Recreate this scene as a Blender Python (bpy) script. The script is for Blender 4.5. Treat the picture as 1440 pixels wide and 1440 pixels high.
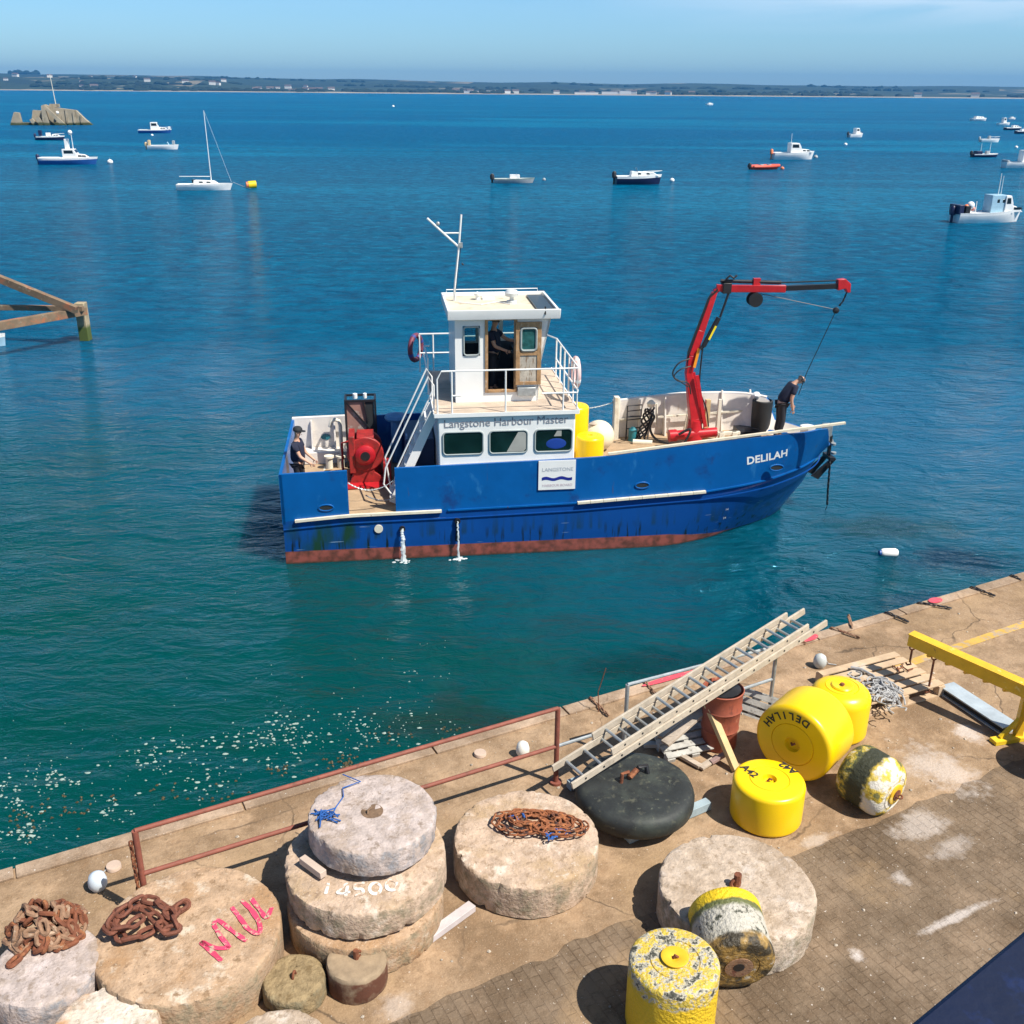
import bpy, bmesh, math, random
from mathutils import Vector, Matrix, noise, Euler
random.seed(7)
PI=math.pi
scene=bpy.context.scene
for o in list(bpy.data.objects): bpy.data.objects.remove(o)
COL=scene.collection

# ------------------------------------------------------------------ camera
CAM_H=10.3; QZ=3.0; FPX=1440.0
PITCH=math.radians(22.35); ROLL=math.radians(0.48)
_f=Vector((0,math.cos(PITCH),-math.sin(PITCH))); _r0=Vector((1,0,0)); _u0=_r0.cross(_f)
_r=_r0*math.cos(ROLL)+_u0*math.sin(ROLL); _u=-_r0*math.sin(ROLL)+_u0*math.cos(ROLL)
camd=bpy.data.cameras.new('camera'); cam=bpy.data.objects.new('camera',camd); COL.objects.link(cam)
camd.sensor_width=36; camd.sensor_height=36; camd.sensor_fit='HORIZONTAL'; camd.lens=36.0
camd.clip_start=0.05; camd.clip_end=40000
Mc=Matrix((_r,_u,-_f)).transposed().to_4x4(); Mc.translation=Vector((0,0,CAM_H)); cam.matrix_world=Mc
scene.camera=cam

# ------------------------------------------------------------------ sky and sun
SUN_EL=math.radians(55); SUN_D=Vector((0.86,-0.51,0)).normalized()    # horizontal direction towards the sun
w=bpy.data.worlds.new('World'); scene.world=w; w.use_nodes=True
nt=w.node_tree; nt.nodes.clear()
wo=nt.nodes.new('ShaderNodeOutputWorld'); bg=nt.nodes.new('ShaderNodeBackground'); sk=nt.nodes.new('ShaderNodeTexSky')
sk.sky_type='NISHITA'; sk.sun_disc=False; sk.sun_elevation=SUN_EL; sk.sun_rotation=math.atan2(SUN_D.x,SUN_D.y)
sk.air_density=1.1; sk.dust_density=0.2; sk.ozone_density=3.5; sk.altitude=0
hs=nt.nodes.new('ShaderNodeHueSaturation'); hs.inputs['Saturation'].default_value=1.15; hs.inputs['Value'].default_value=1.16
tm=nt.nodes.new('ShaderNodeMix'); tm.data_type='RGBA'; tm.blend_type='MULTIPLY'; tm.inputs[0].default_value=1; tm.inputs[7].default_value=(.78,.97,1.16,1)
# thin cirrus
tc=nt.nodes.new('ShaderNodeTexCoord'); mp=nt.nodes.new('ShaderNodeMapping'); mp.inputs['Scale'].default_value=(1.6,1.6,16)
nz=nt.nodes.new('ShaderNodeTexNoise'); nz.inputs['Scale'].default_value=3.0; nz.inputs['Detail'].default_value=6; nz.inputs['Distortion'].default_value=.6
cr=nt.nodes.new('ShaderNodeValToRGB'); cr.color_ramp.elements[0].position=.36; cr.color_ramp.elements[1].position=.60
sx=nt.nodes.new('ShaderNodeSeparateXYZ'); mr=nt.nodes.new('ShaderNodeMapRange'); mr.inputs[1].default_value=.045; mr.inputs[2].default_value=.08
mr2=nt.nodes.new('ShaderNodeMapRange'); mr2.inputs[1].default_value=.06; mr2.inputs[2].default_value=.3; mr2.inputs[3].default_value=.05; mr2.inputs[4].default_value=.7
m1=nt.nodes.new('ShaderNodeMath'); m1.operation='MULTIPLY'; m2=nt.nodes.new('ShaderNodeMath'); m2.operation='MULTIPLY'
mx=nt.nodes.new('ShaderNodeMix'); mx.data_type='RGBA'; mx.inputs[7].default_value=(8.6,10.0,11.4,1)
L=nt.links.new
L(tc.outputs['Generated'],mp.inputs['Vector']); L(mp.outputs['Vector'],nz.inputs['Vector']); L(nz.outputs['Fac'],cr.inputs['Fac'])
L(tc.outputs['Generated'],sx.inputs['Vector']); L(sx.outputs['Z'],mr.inputs[0]); L(sx.outputs['X'],mr2.inputs[0])
L(cr.outputs['Color'],m1.inputs[0]); L(mr.outputs[0],m1.inputs[1]); L(m1.outputs[0],m2.inputs[0]); L(mr2.outputs[0],m2.inputs[1])
L(sk.outputs['Color'],hs.inputs['Color']); tz=nt.nodes.new('ShaderNodeMix'); tz.data_type='RGBA'; tz.inputs[6].default_value=(.68,.98,1.40,1); tz.inputs[7].default_value=(.70,.98,1.22,1)
mz=nt.nodes.new('ShaderNodeMapRange'); mz.inputs[1].default_value=.0; mz.inputs[2].default_value=.14; L(sx.outputs['Z'],mz.inputs[0]); L(mz.outputs[0],tz.inputs[0]); L(tz.outputs[2],tm.inputs[7])
zd=nt.nodes.new('ShaderNodeMapRange'); zd.inputs[1].default_value=.16; zd.inputs[2].default_value=.6; zd.inputs[3].default_value=1; zd.inputs[4].default_value=.38; L(sx.outputs['Z'],zd.inputs[0])  # upper sky dimmed to cut fill light and deepen water reflections
zm=nt.nodes.new('ShaderNodeVectorMath'); zm.operation='SCALE'; L(hs.outputs['Color'],zm.inputs[0]); L(zd.outputs[0],zm.inputs['Scale'])
L(zm.outputs[0],tm.inputs[6]); L(tm.outputs[2],mx.inputs[6]); L(m2.outputs[0],mx.inputs[0])
L(mx.outputs[2],bg.inputs['Color']); L(bg.outputs['Background'],wo.inputs['Surface'])
bg.inputs['Strength'].default_value=0.072
sl=bpy.data.lights.new('sun','SUN'); sl.energy=5.0; sl.angle=math.radians(.5); sl.color=(1,.94,.84)
so=bpy.data.objects.new('sun',sl); COL.objects.link(so); so.location=(20,-10,60)
sdir=Vector((SUN_D.x*math.cos(SUN_EL),SUN_D.y*math.cos(SUN_EL),math.sin(SUN_EL)))
so.rotation_euler=sdir.to_track_quat('Z','Y').to_euler()
scene.view_settings.view_transform='Standard'; scene.view_settings.look='None'
scene.view_settings.exposure=0.52; scene.view_settings.gamma=1

# ------------------------------------------------------------------ helpers
def at(px,py,z=0.0):
    d=_f*FPX+_r*(px-720)+_u*(720-py); return Vector((0,0,CAM_H))+d*((z-CAM_H)/d.z)
def lin(r,g,b):
    f=lambda v:(v/255/12.92 if v/255<=.04045 else ((v/255+.055)/1.055)**2.4)
    return (f(r),f(g),f(b),1)
def V(*a): return Vector(a)
MATS={}
def mat(name,base,rough=.6,metal=0,vary=.12,vscale=3.0,spots=None,bump=.15,bscale=30,bdist=.01,spec=.5,coat=0,aniso=None,extra=None):
    """procedural material; spots=[(colour,scale,threshold,width,(sx,sy,sz)),...] laid over the base"""
    if name in MATS: return MATS[name]
    m=bpy.data.materials.new(name); m.use_nodes=True; t=m.node_tree; N=t.nodes; K=t.links.new
    b=N['Principled BSDF']; b.inputs['Roughness'].default_value=rough; b.inputs['Metallic'].default_value=metal
    b.inputs['Specular IOR Level'].default_value=spec; b.inputs['Coat Weight'].default_value=coat; b.inputs['Coat Roughness'].default_value=.1
    tc=N.new('ShaderNodeTexCoord')
    n=N.new('ShaderNodeTexNoise'); n.inputs['Scale'].default_value=vscale; n.inputs['Detail'].default_value=8; n.inputs['Roughness'].default_value=.62
    K(tc.outputs['Object'],n.inputs['Vector'])
    r=N.new('ShaderNodeMapRange'); r.inputs[1].default_value=.3; r.inputs[2].default_value=.7; r.inputs[3].default_value=1-vary; r.inputs[4].default_value=1+vary
    K(n.outputs['Fac'],r.inputs[0])
    mu=N.new('ShaderNodeMix'); mu.data_type='RGBA'; mu.blend_type='MULTIPLY'; mu.inputs[0].default_value=1
    mu.inputs[6].default_value=base; K(r.outputs[0],mu.inputs[7]); col=mu.outputs[2]
    for (c2,sc,th,wd,st) in (spots or []):
        mp=N.new('ShaderNodeMapping'); mp.inputs['Scale'].default_value=st; mp.inputs['Location'].default_value=(sc*1.7,sc*.9,th*9)
        K(tc.outputs['Object'],mp.inputs['Vector'])
        n2=N.new('ShaderNodeTexNoise'); n2.inputs['Scale'].default_value=sc; n2.inputs['Detail'].default_value=7; n2.inputs['Roughness'].default_value=.65
        K(mp.outputs['Vector'],n2.inputs['Vector'])
        r2=N.new('ShaderNodeMapRange'); r2.inputs[1].default_value=th; r2.inputs[2].default_value=th+wd
        K(n2.outputs['Fac'],r2.inputs[0])
        x=N.new('ShaderNodeMix'); x.data_type='RGBA'; x.inputs[7].default_value=c2; K(col,x.inputs[6]); K(r2.outputs[0],x.inputs[0]); col=x.outputs[2]
    if extra: col=extra(t,tc,col,b)
    K(col,b.inputs['Base Color'])
    if bump:
        n3=N.new('ShaderNodeTexNoise'); n3.inputs['Scale'].default_value=bscale; n3.inputs['Detail'].default_value=8; K(tc.outputs['Object'],n3.inputs['Vector'])
        bp=N.new('ShaderNodeBump'); bp.inputs['Strength'].default_value=bump; bp.inputs['Distance'].default_value=bdist
        K(n3.outputs['Fac'],bp.inputs['Height']); K(bp.outputs['Normal'],b.inputs['Normal'])
    MATS[name]=m; return m
def zmask(t,tc,z0,z1,nscale,namp,axis='Z',stretch=(1,1,1)):
    """0..1 ramp in object space along an axis with a ragged noise edge"""
    N=t.nodes;K=t.links.new
    s=N.new('ShaderNodeSeparateXYZ'); K(tc.outputs['Object'],s.inputs[0])
    mp=N.new('ShaderNodeMapping'); mp.inputs['Scale'].default_value=stretch; K(tc.outputs['Object'],mp.inputs['Vector'])
    n=N.new('ShaderNodeTexNoise'); n.inputs['Scale'].default_value=nscale; n.inputs['Detail'].default_value=8; K(mp.outputs['Vector'],n.inputs['Vector'])
    a=N.new('ShaderNodeMath'); a.operation='MULTIPLY_ADD'; a.inputs[1].default_value=namp; K(n.outputs['Fac'],a.inputs[0]); K(s.outputs[axis],a.inputs[2])
    sub=N.new('ShaderNodeMapRange'); sub.inputs[1].default_value=z0+namp*.5; sub.inputs[2].default_value=z1+namp*.5; K(a.outputs[0],sub.inputs[0])
    return sub.outputs[0]
def mixc(t,fac,col,c2):
    x=t.nodes.new('ShaderNodeMix'); x.data_type='RGBA'; t.links.new(fac,x.inputs[0]); t.links.new(col,x.inputs[6])
    if hasattr(c2,'links'): t.links.new(c2,x.inputs[7])
    else: x.inputs[7].default_value=c2
    return x.outputs[2]

def sm(path,n=6):
    P=[Vector(p) for p in path];out=[]
    for i in range(len(P)-1):
        a=P[max(i-1,0)];b=P[i];c=P[i+1];d=P[min(i+2,len(P)-1)]
        for k in range(n):
            t=k/n;out.append(0.5*((2*b)+(-a+c)*t+(2*a-5*b+4*c-d)*t*t+(-a+3*b-3*c+d)*t**3))
    out.append(P[-1]);return out
class MB:
    def __init__(s): s.v=[];s.f=[];s.mi=[];s.sm=[];s.cur=0
    def add(s,vs,fs,smooth=False):
        o=len(s.v); s.v+= [Vector(x) for x in vs]
        for q in fs: s.f.append([i+o for i in q]); s.mi.append(s.cur); s.sm.append(smooth)
        return s
    def box(s,c,d,rot=None):
        c=Vector(c);R=rot if rot is not None else Matrix.Identity(3)
        vs=[c+R@Vector((a*d[0]/2,b*d[1]/2,e*d[2]/2)) for e in(-1,1) for b in(-1,1) for a in(-1,1)]
        return s.add(vs,[(0,2,3,1),(4,5,7,6),(0,1,5,4),(2,6,7,3),(0,4,6,2),(1,3,7,5)])
    def bb(s,x0,x1,y0,y1,z0,z1): return s.box(((x0+x1)/2,(y0+y1)/2,(z0+z1)/2),(x1-x0,y1-y0,z1-z0))
    def beam(s,p0,p1,w0,h0,w1=None,h1=None,up=(0,0,1)):
        p0=Vector(p0);p1=Vector(p1);w1=w0 if w1 is None else w1;h1=h0 if h1 is None else h1
        d=(p1-p0).normalized();sd=d.cross(Vector(up)); 
        if sd.length<1e-4: sd=d.cross(Vector((0,1,0)))
        sd.normalize();u=sd.cross(d)
        vs=[]
        for p,w_,h_ in((p0,w0,h0),(p1,w1,h1)):
            for a,b in((-1,-1),(1,-1),(1,1),(-1,1)): vs.append(p+sd*a*w_/2+u*b*h_/2)
        return s.add(vs,[(3,2,1,0),(4,5,6,7),(0,1,5,4),(1,2,6,5),(2,3,7,6),(3,0,4,7)])
    def tube(s,path,r,seg=8,closed=False,cap=True):
        P=[Vector(p) for p in path];n=len(P);R=r if isinstance(r,(list,tuple)) else [r]*n
        vs=[];prev=None
        for i,p in enumerate(P):
            if closed: d=(P[(i+1)%n]-P[i-1])
            else: d=(P[min(i+1,n-1)]-P[max(i-1,0)])
            if d.length<1e-9: d=Vector((0,0,1))
            d.normalize()
            if prev is None:
                a=Vector((0,0,1)) if abs(d.z)<.9 else Vector((1,0,0))
                u=d.cross(a).normalized()
            else:
                u=prev-d*prev.dot(d)
                u=u.normalized() if u.length>1e-6 else d.orthogonal().normalized()
            prev=u;v=d.cross(u)
            for k in range(seg):
                t=2*PI*k/seg; vs.append(p+(u*math.cos(t)+v*math.sin(t))*R[i])
        fs=[]
        m=n if closed else n-1
        for i in range(m):
            for k in range(seg):
                a=i*seg+k;b=i*seg+(k+1)%seg;j=(i+1)%n
                fs.append((a,b,j*seg+(k+1)%seg,j*seg+k))
        if cap and not closed:
            s.add(vs,fs,True); o=len(s.v)-len(vs)
            s.f.append([o+k for k in range(seg)][::-1]);s.mi.append(s.cur);s.sm.append(False)
            s.f.append([o+(n-1)*seg+k for k in range(seg)]);s.mi.append(s.cur);s.sm.append(False)
            return s
        return s.add(vs,fs,True)
    def cyl(s,p0,p1,r0,r1=None,seg=16): return s.tube([p0,p1],[r0,r0 if r1 is None else r1],seg)
    def lathe(s,prof,c=(0,0,0),seg=32,jit=0,nsc=3,axis=None):
        c=Vector(c);vs=[];n=len(prof)
        for (r,z) in prof:
            for k in range(seg):
                t=2*PI*k/seg;p=Vector((r*math.cos(t),r*math.sin(t),z))
                if jit and r>1e-4:
                    q=noise.noise(p*nsc+c*1.3)*jit+noise.noise(p*nsc*4+c)*jit*.5; p+=Vector((math.cos(t)*q,math.sin(t)*q,noise.noise(p*nsc*2+c*2)*jit*.5))
                if axis is not None: p=axis@p
                vs.append(c+p)
        fs=[]
        for i in range(n-1):
            for k in range(seg):
                fs.append((i*seg+k,i*seg+(k+1)%seg,(i+1)*seg+(k+1)%seg,(i+1)*seg+k))
        fs.append(tuple(range(seg))[::-1]);fs.append(tuple((n-1)*seg+k for k in range(seg)))
        return s.add(vs,fs,True)
    def sphere(s,c,r,seg=16,rings=10,scale=(1,1,1)):
        prof=[(max(math.sin(PI*i/rings),1e-4)*r,-math.cos(PI*i/rings)*r) for i in range(rings+1)]
        A=Matrix.Diagonal(scale); return s.lathe(prof,c,seg,axis=A)
    def prism(s,poly,y0,y1,plane='xz'):
        """extrude a polygon given in a plane along the third axis"""
        f={'xz':lambda a,b,t:(a,t,b),'xy':lambda a,b,t:(a,b,t),'yz':lambda a,b,t:(t,a,b)}[plane]
        n=len(poly);vs=[f(a,b,y0) for a,b in poly]+[f(a,b,y1) for a,b in poly]
        fs=[tuple(range(n))[::-1],tuple(range(n,2*n))]+[(i,(i+1)%n,n+(i+1)%n,n+i) for i in range(n)]
        return s.add(vs,fs)
    def grid(s,rows,smooth=True):
        n=len(rows[0]);vs=[p for r in rows for p in r];fs=[]
        for i in range(len(rows)-1):
            for k in range(n-1): fs.append((i*n+k,i*n+k+1,(i+1)*n+k+1,(i+1)*n+k))
        return s.add(vs,fs,smooth)
    def link(s,c,t,nrm,Ln,Wd,r,seg=6):
        t=Vector(t).normalized();nrm=Vector(nrm);nrm=(nrm-t*nrm.dot(t))
        nrm=nrm.normalized() if nrm.length>1e-5 else t.orthogonal().normalized()
        b=t.cross(nrm);hl=(Ln-Wd)/2;rr=Wd/2-r;P=[]
        for k in range(6): a=-PI/2+PI*k/5; P.append(Vector(c)+t*(hl+rr*math.cos(a))+b*rr*math.sin(a))
        for k in range(6): a=PI/2+PI*k/5; P.append(Vector(c)+t*(-hl+rr*math.cos(a))+b*rr*math.sin(a))
        return s.tube(P,r,seg,closed=True)
    def chain(s,path,Ln,r,twist=.0):
        Wd=Ln*.62;pitch=Ln-2.2*r;P=[Vector(p) for p in path];i=0;pos=P[0].copy();out=[pos.copy()]
        acc=0
        for a,b in zip(P,P[1:]):
            d=(b-a).length;u=(b-a)/max(d,1e-9);x=pitch-acc
            while x<=d: out.append(a+u*x);x+=pitch
            acc=d-(x-pitch)
        for k,(a,b) in enumerate(zip(out,out[1:])):
            nn=Vector((0,0,1)) if k%2 else Vector((.3,.3,.15)).cross((b-a))
            if twist: nn=nn+Vector((random.uniform(-1,1),random.uniform(-1,1),random.uniform(-1,1)))*twist
            s.link((a+b)/2,b-a,nn,Ln,Wd,r)
        return s
    def build(s,name,m,parent=None,bevel=0,flip=False):
        me=bpy.data.meshes.new(name); me.from_pydata([tuple(v) for v in s.v],[],s.f)
        ms=m if isinstance(m,(list,tuple)) else [m]
        for x in ms: me.materials.append(x)
        for p,i,q in zip(me.polygons,s.mi,s.sm): p.material_index=i; p.use_smooth=q
        bm=bmesh.new();bm.from_mesh(me);bmesh.ops.recalc_face_normals(bm,faces=bm.faces);bm.to_mesh(me);bm.free()
        me.set_sharp_from_angle(angle=math.radians(40))
        me.update(); o=bpy.data.objects.new(name,me); COL.objects.link(o)
        if parent is not None: o.parent=parent
        if bevel:
            b=o.modifiers.new('bevel','BEVEL');b.width=bevel;b.segments=2;b.limit_method='ANGLE';b.angle_limit=math.radians(50)
        return o
def tag(o,label,cat,group=None):
    o['label']=label;o['category']=cat
    if group:o['group']=group
    return o
def empty(name,loc=(0,0,0),rz=0,label=None,cat=None,group=None):
    o=bpy.data.objects.new(name,None);COL.objects.link(o);o.location=loc;o.rotation_euler=(0,0,rz);o.empty_display_size=.3
    if label: tag(o,label,cat,group)
    return o
def struct(o,kind='structure'): o['kind']=kind; return o
def text_mesh(s,size,extrude=.002,align='LEFT',bold=0,spacing=1):
    cu=bpy.data.curves.new('t','FONT');cu.body=s;cu.size=size;cu.extrude=extrude;cu.align_x=align;cu.offset=bold;cu.resolution_u=3;cu.space_character=spacing
    ob=bpy.data.objects.new('t',cu);COL.objects.link(ob);dg=bpy.context.evaluated_depsgraph_get();dg.update()
    me=bpy.data.meshes.new_from_object(ob.evaluated_get(dg));bpy.data.objects.remove(ob);bpy.data.curves.remove(cu);return me
def text(s,size,M,m,parent,name='lettering',**k):
    me=text_mesh(s,size,**k);me.transform(M);me.materials.clear();me.materials.append(m)
    o=bpy.data.objects.new(name,me);COL.objects.link(o);o.parent=parent;return o
def frame(o,x,y):
    x=Vector(x).normalized();y=Vector(y);y=(y-x*y.dot(x)).normalized();z=x.cross(y)
    M=Matrix((x,y,z)).transposed().to_4x4();M.translation=Vector(o);return M
def lerp_tab(tab,x):
    if x<=tab[0][0]: return tab[0][1]
    for a,b in zip(tab,tab[1:]):
        if x<=b[0]: return a[1]+(b[1]-a[1])*(x-a[0])/(b[0]-a[0])
    return tab[-1][1]
def arc(p0,p1,sag,n=14):
    p0=Vector(p0);p1=Vector(p1);return [p0.lerp(p1,i/n)-Vector((0,0,sag*4*(i/n)*(1-i/n))) for i in range(n+1)]

# ------------------------------------------------------------------ materials
white=mat('white_paint',(.82,.82,.80,1),.35,vary=.05,vscale=1.5,spots=[((.62,.5,.34,1),2.2,.66,.12,(1,1,.35))],bump=.04)
cream=mat('cream_paint',(.72,.67,.55,1),.5,vary=.1,vscale=3,spots=[((.42,.3,.17,1),3,.62,.1,(1,1,.4))],bump=.05)
black=mat('black_metal',(.015,.015,.018,1),.45,vary=.2,bump=.08)
rubber=mat('black_rubber',(.018,.019,.02,1),.6,vary=.3,bump=.15)
dark=mat('dark_interior',(.02,.024,.026,1),.7,bump=0)
steelg=mat('galvanised_steel',(.42,.45,.46,1),.45,.6,vary=.2,vscale=12,bump=.05)
red=mat('red_machine_paint',(.46,.014,.022,1),.32,vary=.15,vscale=6,spots=[((.2,.03,.02,1),9,.62,.1,(1,1,1))],bump=.05)
redw=mat('red_winch_paint',(.33,.022,.02,1),.5,vary=.3,vscale=6,spots=[((.12,.03,.02,1),7,.55,.15,(1,1,1))],bump=.1)
rust=mat('rusty_iron',(.17,.055,.025,1),.85,vary=.35,vscale=14,spots=[((.33,.13,.05,1),9,.52,.15,(1,1,1)),((.05,.025,.02,1),16,.6,.1,(1,1,1))],bump=.5,bscale=60)
rustpale=mat('salt_crusted_rust',(.26,.15,.09,1),.9,vary=.3,vscale=14,spots=[((.42,.33,.24,1),8,.56,.12,(1,1,1)),((.14,.05,.03,1),12,.56,.1,(1,1,1))],bump=.5,bscale=60)
rustchain=mat('orange_rust_chain',(.26,.09,.035,1),.85,vary=.35,vscale=18,spots=[((.5,.2,.07,1),14,.56,.12,(1,1,1)),((.04,.02,.018,1),12,.54,.08,(1,1,1))],bump=.4,bscale=60)
rustpipe=mat('red_oxide_pipe',(.23,.07,.045,1),.7,vary=.2,vscale=8,spots=[((.14,.05,.03,1),11,.58,.1,(1,1,1))],bump=.2)
rustdrum=mat('rusty_red_steel',(.3,.075,.04,1),.75,vary=.25,vscale=5,spots=[((.12,.035,.025,1),6,.55,.18,(1,1,.5)),((.42,.16,.09,1),10,.6,.1,(1,1,1))],bump=.2)
wood=mat('weathered_wood',(.42,.35,.28,1),.85,vary=.25,vscale=6,spots=[((.22,.17,.13,1),5,.55,.15,(1,6,6))],bump=.3)
woodgrey=mat('grey_timber',(.42,.41,.38,1),.85,vary=.25,vscale=7,spots=[((.2,.18,.16,1),6,.56,.12,(2,2,2))],bump=.3)
woodyel=mat('fresh_pine',(.55,.4,.2,1),.75,vary=.15,vscale=8,bump=.2)
woodbrown=mat('varnished_door_wood',(.36,.21,.1,1),.55,vary=.3,vscale=8,spots=[((.5,.42,.33,1),5,.58,.12,(4,4,1))],bump=.15)
aluw=mat('painted_ladder_aluminium',(.50,.43,.34,1),.6,.05,vary=.22,vscale=9,spots=[((.32,.25,.18,1),14,.62,.08,(1,1,1))],bump=.1)
yellow=mat('yellow_plastic',(.86,.56,.003,1),.33,vary=.06,vscale=2,spots=[((.62,.45,.02,1),3,.72,.1,(1,1,1))],bump=.06,bscale=14,bdist=.004)
yellowp=mat('yellow_steel_paint',(.70,.42,.02,1),.45,vary=.15,vscale=5,spots=[((.25,.12,.04,1),12,.66,.06,(1,1,1)),((.75,.6,.2,1),7,.62,.1,(1,1,1))],bump=.1)
def foul_top(t,tc,col,b):
    N=t.nodes;K=t.links.new
    n=N.new('ShaderNodeTexNoise');n.inputs['Scale'].default_value=11;n.inputs['Detail'].default_value=9;n.inputs['Roughness'].default_value=.7;K(tc.outputs['Object'],n.inputs['Vector'])
    r=N.new('ShaderNodeValToRGB');e=r.color_ramp.elements;e[0].position=.4;e[0].color=(.05,.05,.035,1);e[1].position=.45;e[1].color=(.42,.39,.31,1)
    e2=e.new(.49);e2.color=(.50,.46,.36,1);e3=e.new(.515);e3.color=(.62,.42,.02,1);e4=e.new(.64);e4.color=(.45,.4,.12,1);e5=e.new(.66);e5.color=(.48,.44,.34,1)
    K(n.outputs['Fac'],r.inputs[0]);return mixc(t,zmask(t,tc,.52,.55,9,.16),col,r.outputs[0])
def foul_end(t,tc,col,b):
    N=t.nodes;K=t.links.new
    n=N.new('ShaderNodeTexNoise');n.inputs['Scale'].default_value=12;n.inputs['Detail'].default_value=9;n.inputs['Roughness'].default_value=.72;K(tc.outputs['Object'],n.inputs['Vector'])
    r=N.new('ShaderNodeValToRGB');e=r.color_ramp.elements;e[0].position=.39;e[0].color=(.06,.06,.04,1);e[1].position=.46;e[1].color=(.46,.43,.36,1)
    a=e.new(.62);a.color=(.48,.45,.39,1);a=e.new(.7);a.color=(.4,.3,.1,1)
    K(n.outputs['Fac'],r.inputs[0])
    c1=mixc(t,zmask(t,tc,.13,.155,14,.05),col,(.12,.13,.04,1)); c1=mixc(t,zmask(t,tc,.19,.23,14,.07),c1,r.outputs[0])
    r2=N.new('ShaderNodeValToRGB');e=r2.color_ramp.elements;e[0].position=.42;e[0].color=(.045,.035,.02,1);e[1].position=.6;e[1].color=(.36,.22,.06,1);a=e.new(.7);a.color=(.4,.36,.3,1)
    n2=N.new('ShaderNodeTexNoise');n2.inputs['Scale'].default_value=9;n2.inputs['Detail'].default_value=9;K(tc.outputs['Object'],n2.inputs['Vector']);K(n2.outputs['Fac'],r2.inputs[0])
    return mixc(t,zmask(t,tc,.46,.5,10,.1),c1,r2.outputs[0])
def foul_band(t,tc,col,b):
    N=t.nodes;K=t.links.new
    n=N.new('ShaderNodeTexNoise');n.inputs['Scale'].default_value=9;n.inputs['Detail'].default_value=9;n.inputs['Roughness'].default_value=.7;K(tc.outputs['Object'],n.inputs['Vector'])
    r=N.new('ShaderNodeValToRGB');e=r.color_ramp.elements;e[0].position=.4;e[0].color=(.03,.032,.02,1);e[1].position=.5;e[1].color=(.16,.16,.05,1)
    a=e.new(.56);a.color=(.5,.36,.03,1);a=e.new(.64);a.color=(.55,.52,.45,1)
    K(n.outputs['Fac'],r.inputs[0])
    r2=N.new('ShaderNodeValToRGB');e=r2.color_ramp.elements;e[0].position=.38;e[0].color=(.14,.13,.04,1);e[1].position=.44;e[1].color=(.62,.42,.03,1);a=e.new(.49);a.color=(.60,.46,.12,1);a=e.new(.53);a.color=(.66,.61,.52,1)
    n2=N.new('ShaderNodeTexNoise');n2.inputs['Scale'].default_value=6;n2.inputs['Detail'].default_value=8;K(tc.outputs['Object'],n2.inputs['Vector']);K(n2.outputs['Fac'],r2.inputs[0])
    c=mixc(t,zmask(t,tc,.16,.2,8,.1),r.outputs[0],(.03,.032,.015,1))
    return mixc(t,zmask(t,tc,.36,.4,10,.14),c,r2.outputs[0])
yfoul_top=mat('barnacled_top_yellow',(.70,.46,.015,1),.6,vary=.1,bump=1,bscale=34,bdist=.025,extra=foul_top)
yfoul_end=mat('barnacled_end_yellow',(.74,.5,.01,1),.55,vary=.08,bump=1,bscale=34,bdist=.02,extra=foul_end)
yfoul_band=mat('weedy_yellow',(.6,.4,.02,1),.7,vary=.1,bump=.8,bscale=26,bdist=.02,extra=foul_band)
def conc(name,base,stain,light,sc=4,bump=.65,side=(.2,.18,.12,1),h=.3):
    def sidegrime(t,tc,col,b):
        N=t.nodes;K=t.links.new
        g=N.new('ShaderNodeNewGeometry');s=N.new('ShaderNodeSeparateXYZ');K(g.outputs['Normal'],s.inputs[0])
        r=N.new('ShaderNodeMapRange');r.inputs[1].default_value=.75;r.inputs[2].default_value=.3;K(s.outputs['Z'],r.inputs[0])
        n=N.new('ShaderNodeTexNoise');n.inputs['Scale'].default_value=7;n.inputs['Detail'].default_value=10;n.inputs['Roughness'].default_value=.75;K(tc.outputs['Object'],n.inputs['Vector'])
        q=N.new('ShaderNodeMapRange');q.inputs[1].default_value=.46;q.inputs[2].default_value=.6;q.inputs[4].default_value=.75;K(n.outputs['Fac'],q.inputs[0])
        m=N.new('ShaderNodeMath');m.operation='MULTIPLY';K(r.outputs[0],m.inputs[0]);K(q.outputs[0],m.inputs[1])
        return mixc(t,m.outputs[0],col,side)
    d=(base[0]*.3,base[1]*.28,base[2]*.25,1)
    return mat(name,base,.92,vary=.28,vscale=sc*2,spots=[(stain,2.1,.5,.16,(1,1,1)),(light,3.6,.56,.1,(1,1,1)),((base[0]*.62,base[1]*.58,base[2]*.52,1),11,.54,.12,(1,1,1)),(d,42,.64,.04,(1,1,1)),(light,55,.62,.05,(1,1,1)),(d,14,.70,.03,(1,1,1))],bump=bump,bscale=30,bdist=.022,spec=.2,extra=sidegrime)
concs=[conc('pinkish_concrete',(.47,.35,.26,1),(.4,.28,.17,1),(.62,.53,.44,1)),
       conc('pale_concrete',(.45,.36,.28,1),(.33,.25,.18,1),(.55,.47,.40,1),5),
       conc('sandy_concrete',(.42,.29,.19,1),(.36,.22,.12,1),(.55,.46,.36,1),3.5),
       conc('grey_violet_concrete',(.43,.36,.33,1),(.33,.25,.19,1),(.52,.45,.43,1),5,side=(.2,.22,.25,1)),
       conc('orange_stained_concrete',(.58,.5,.42,1),(.45,.22,.08,1),(.68,.63,.56,1),4),
       conc('olive_brown_weight',(.27,.2,.11,1),(.15,.11,.06,1),(.36,.29,.17,1),8,.8)]
redpaint=mat('red_spray_paint',(.60,.05,.12,1),.8,vary=.2,vscale=9,spots=[((.45,.33,.24,1),18,.54,.05,(1,1,1))],bump=.2)
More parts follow.
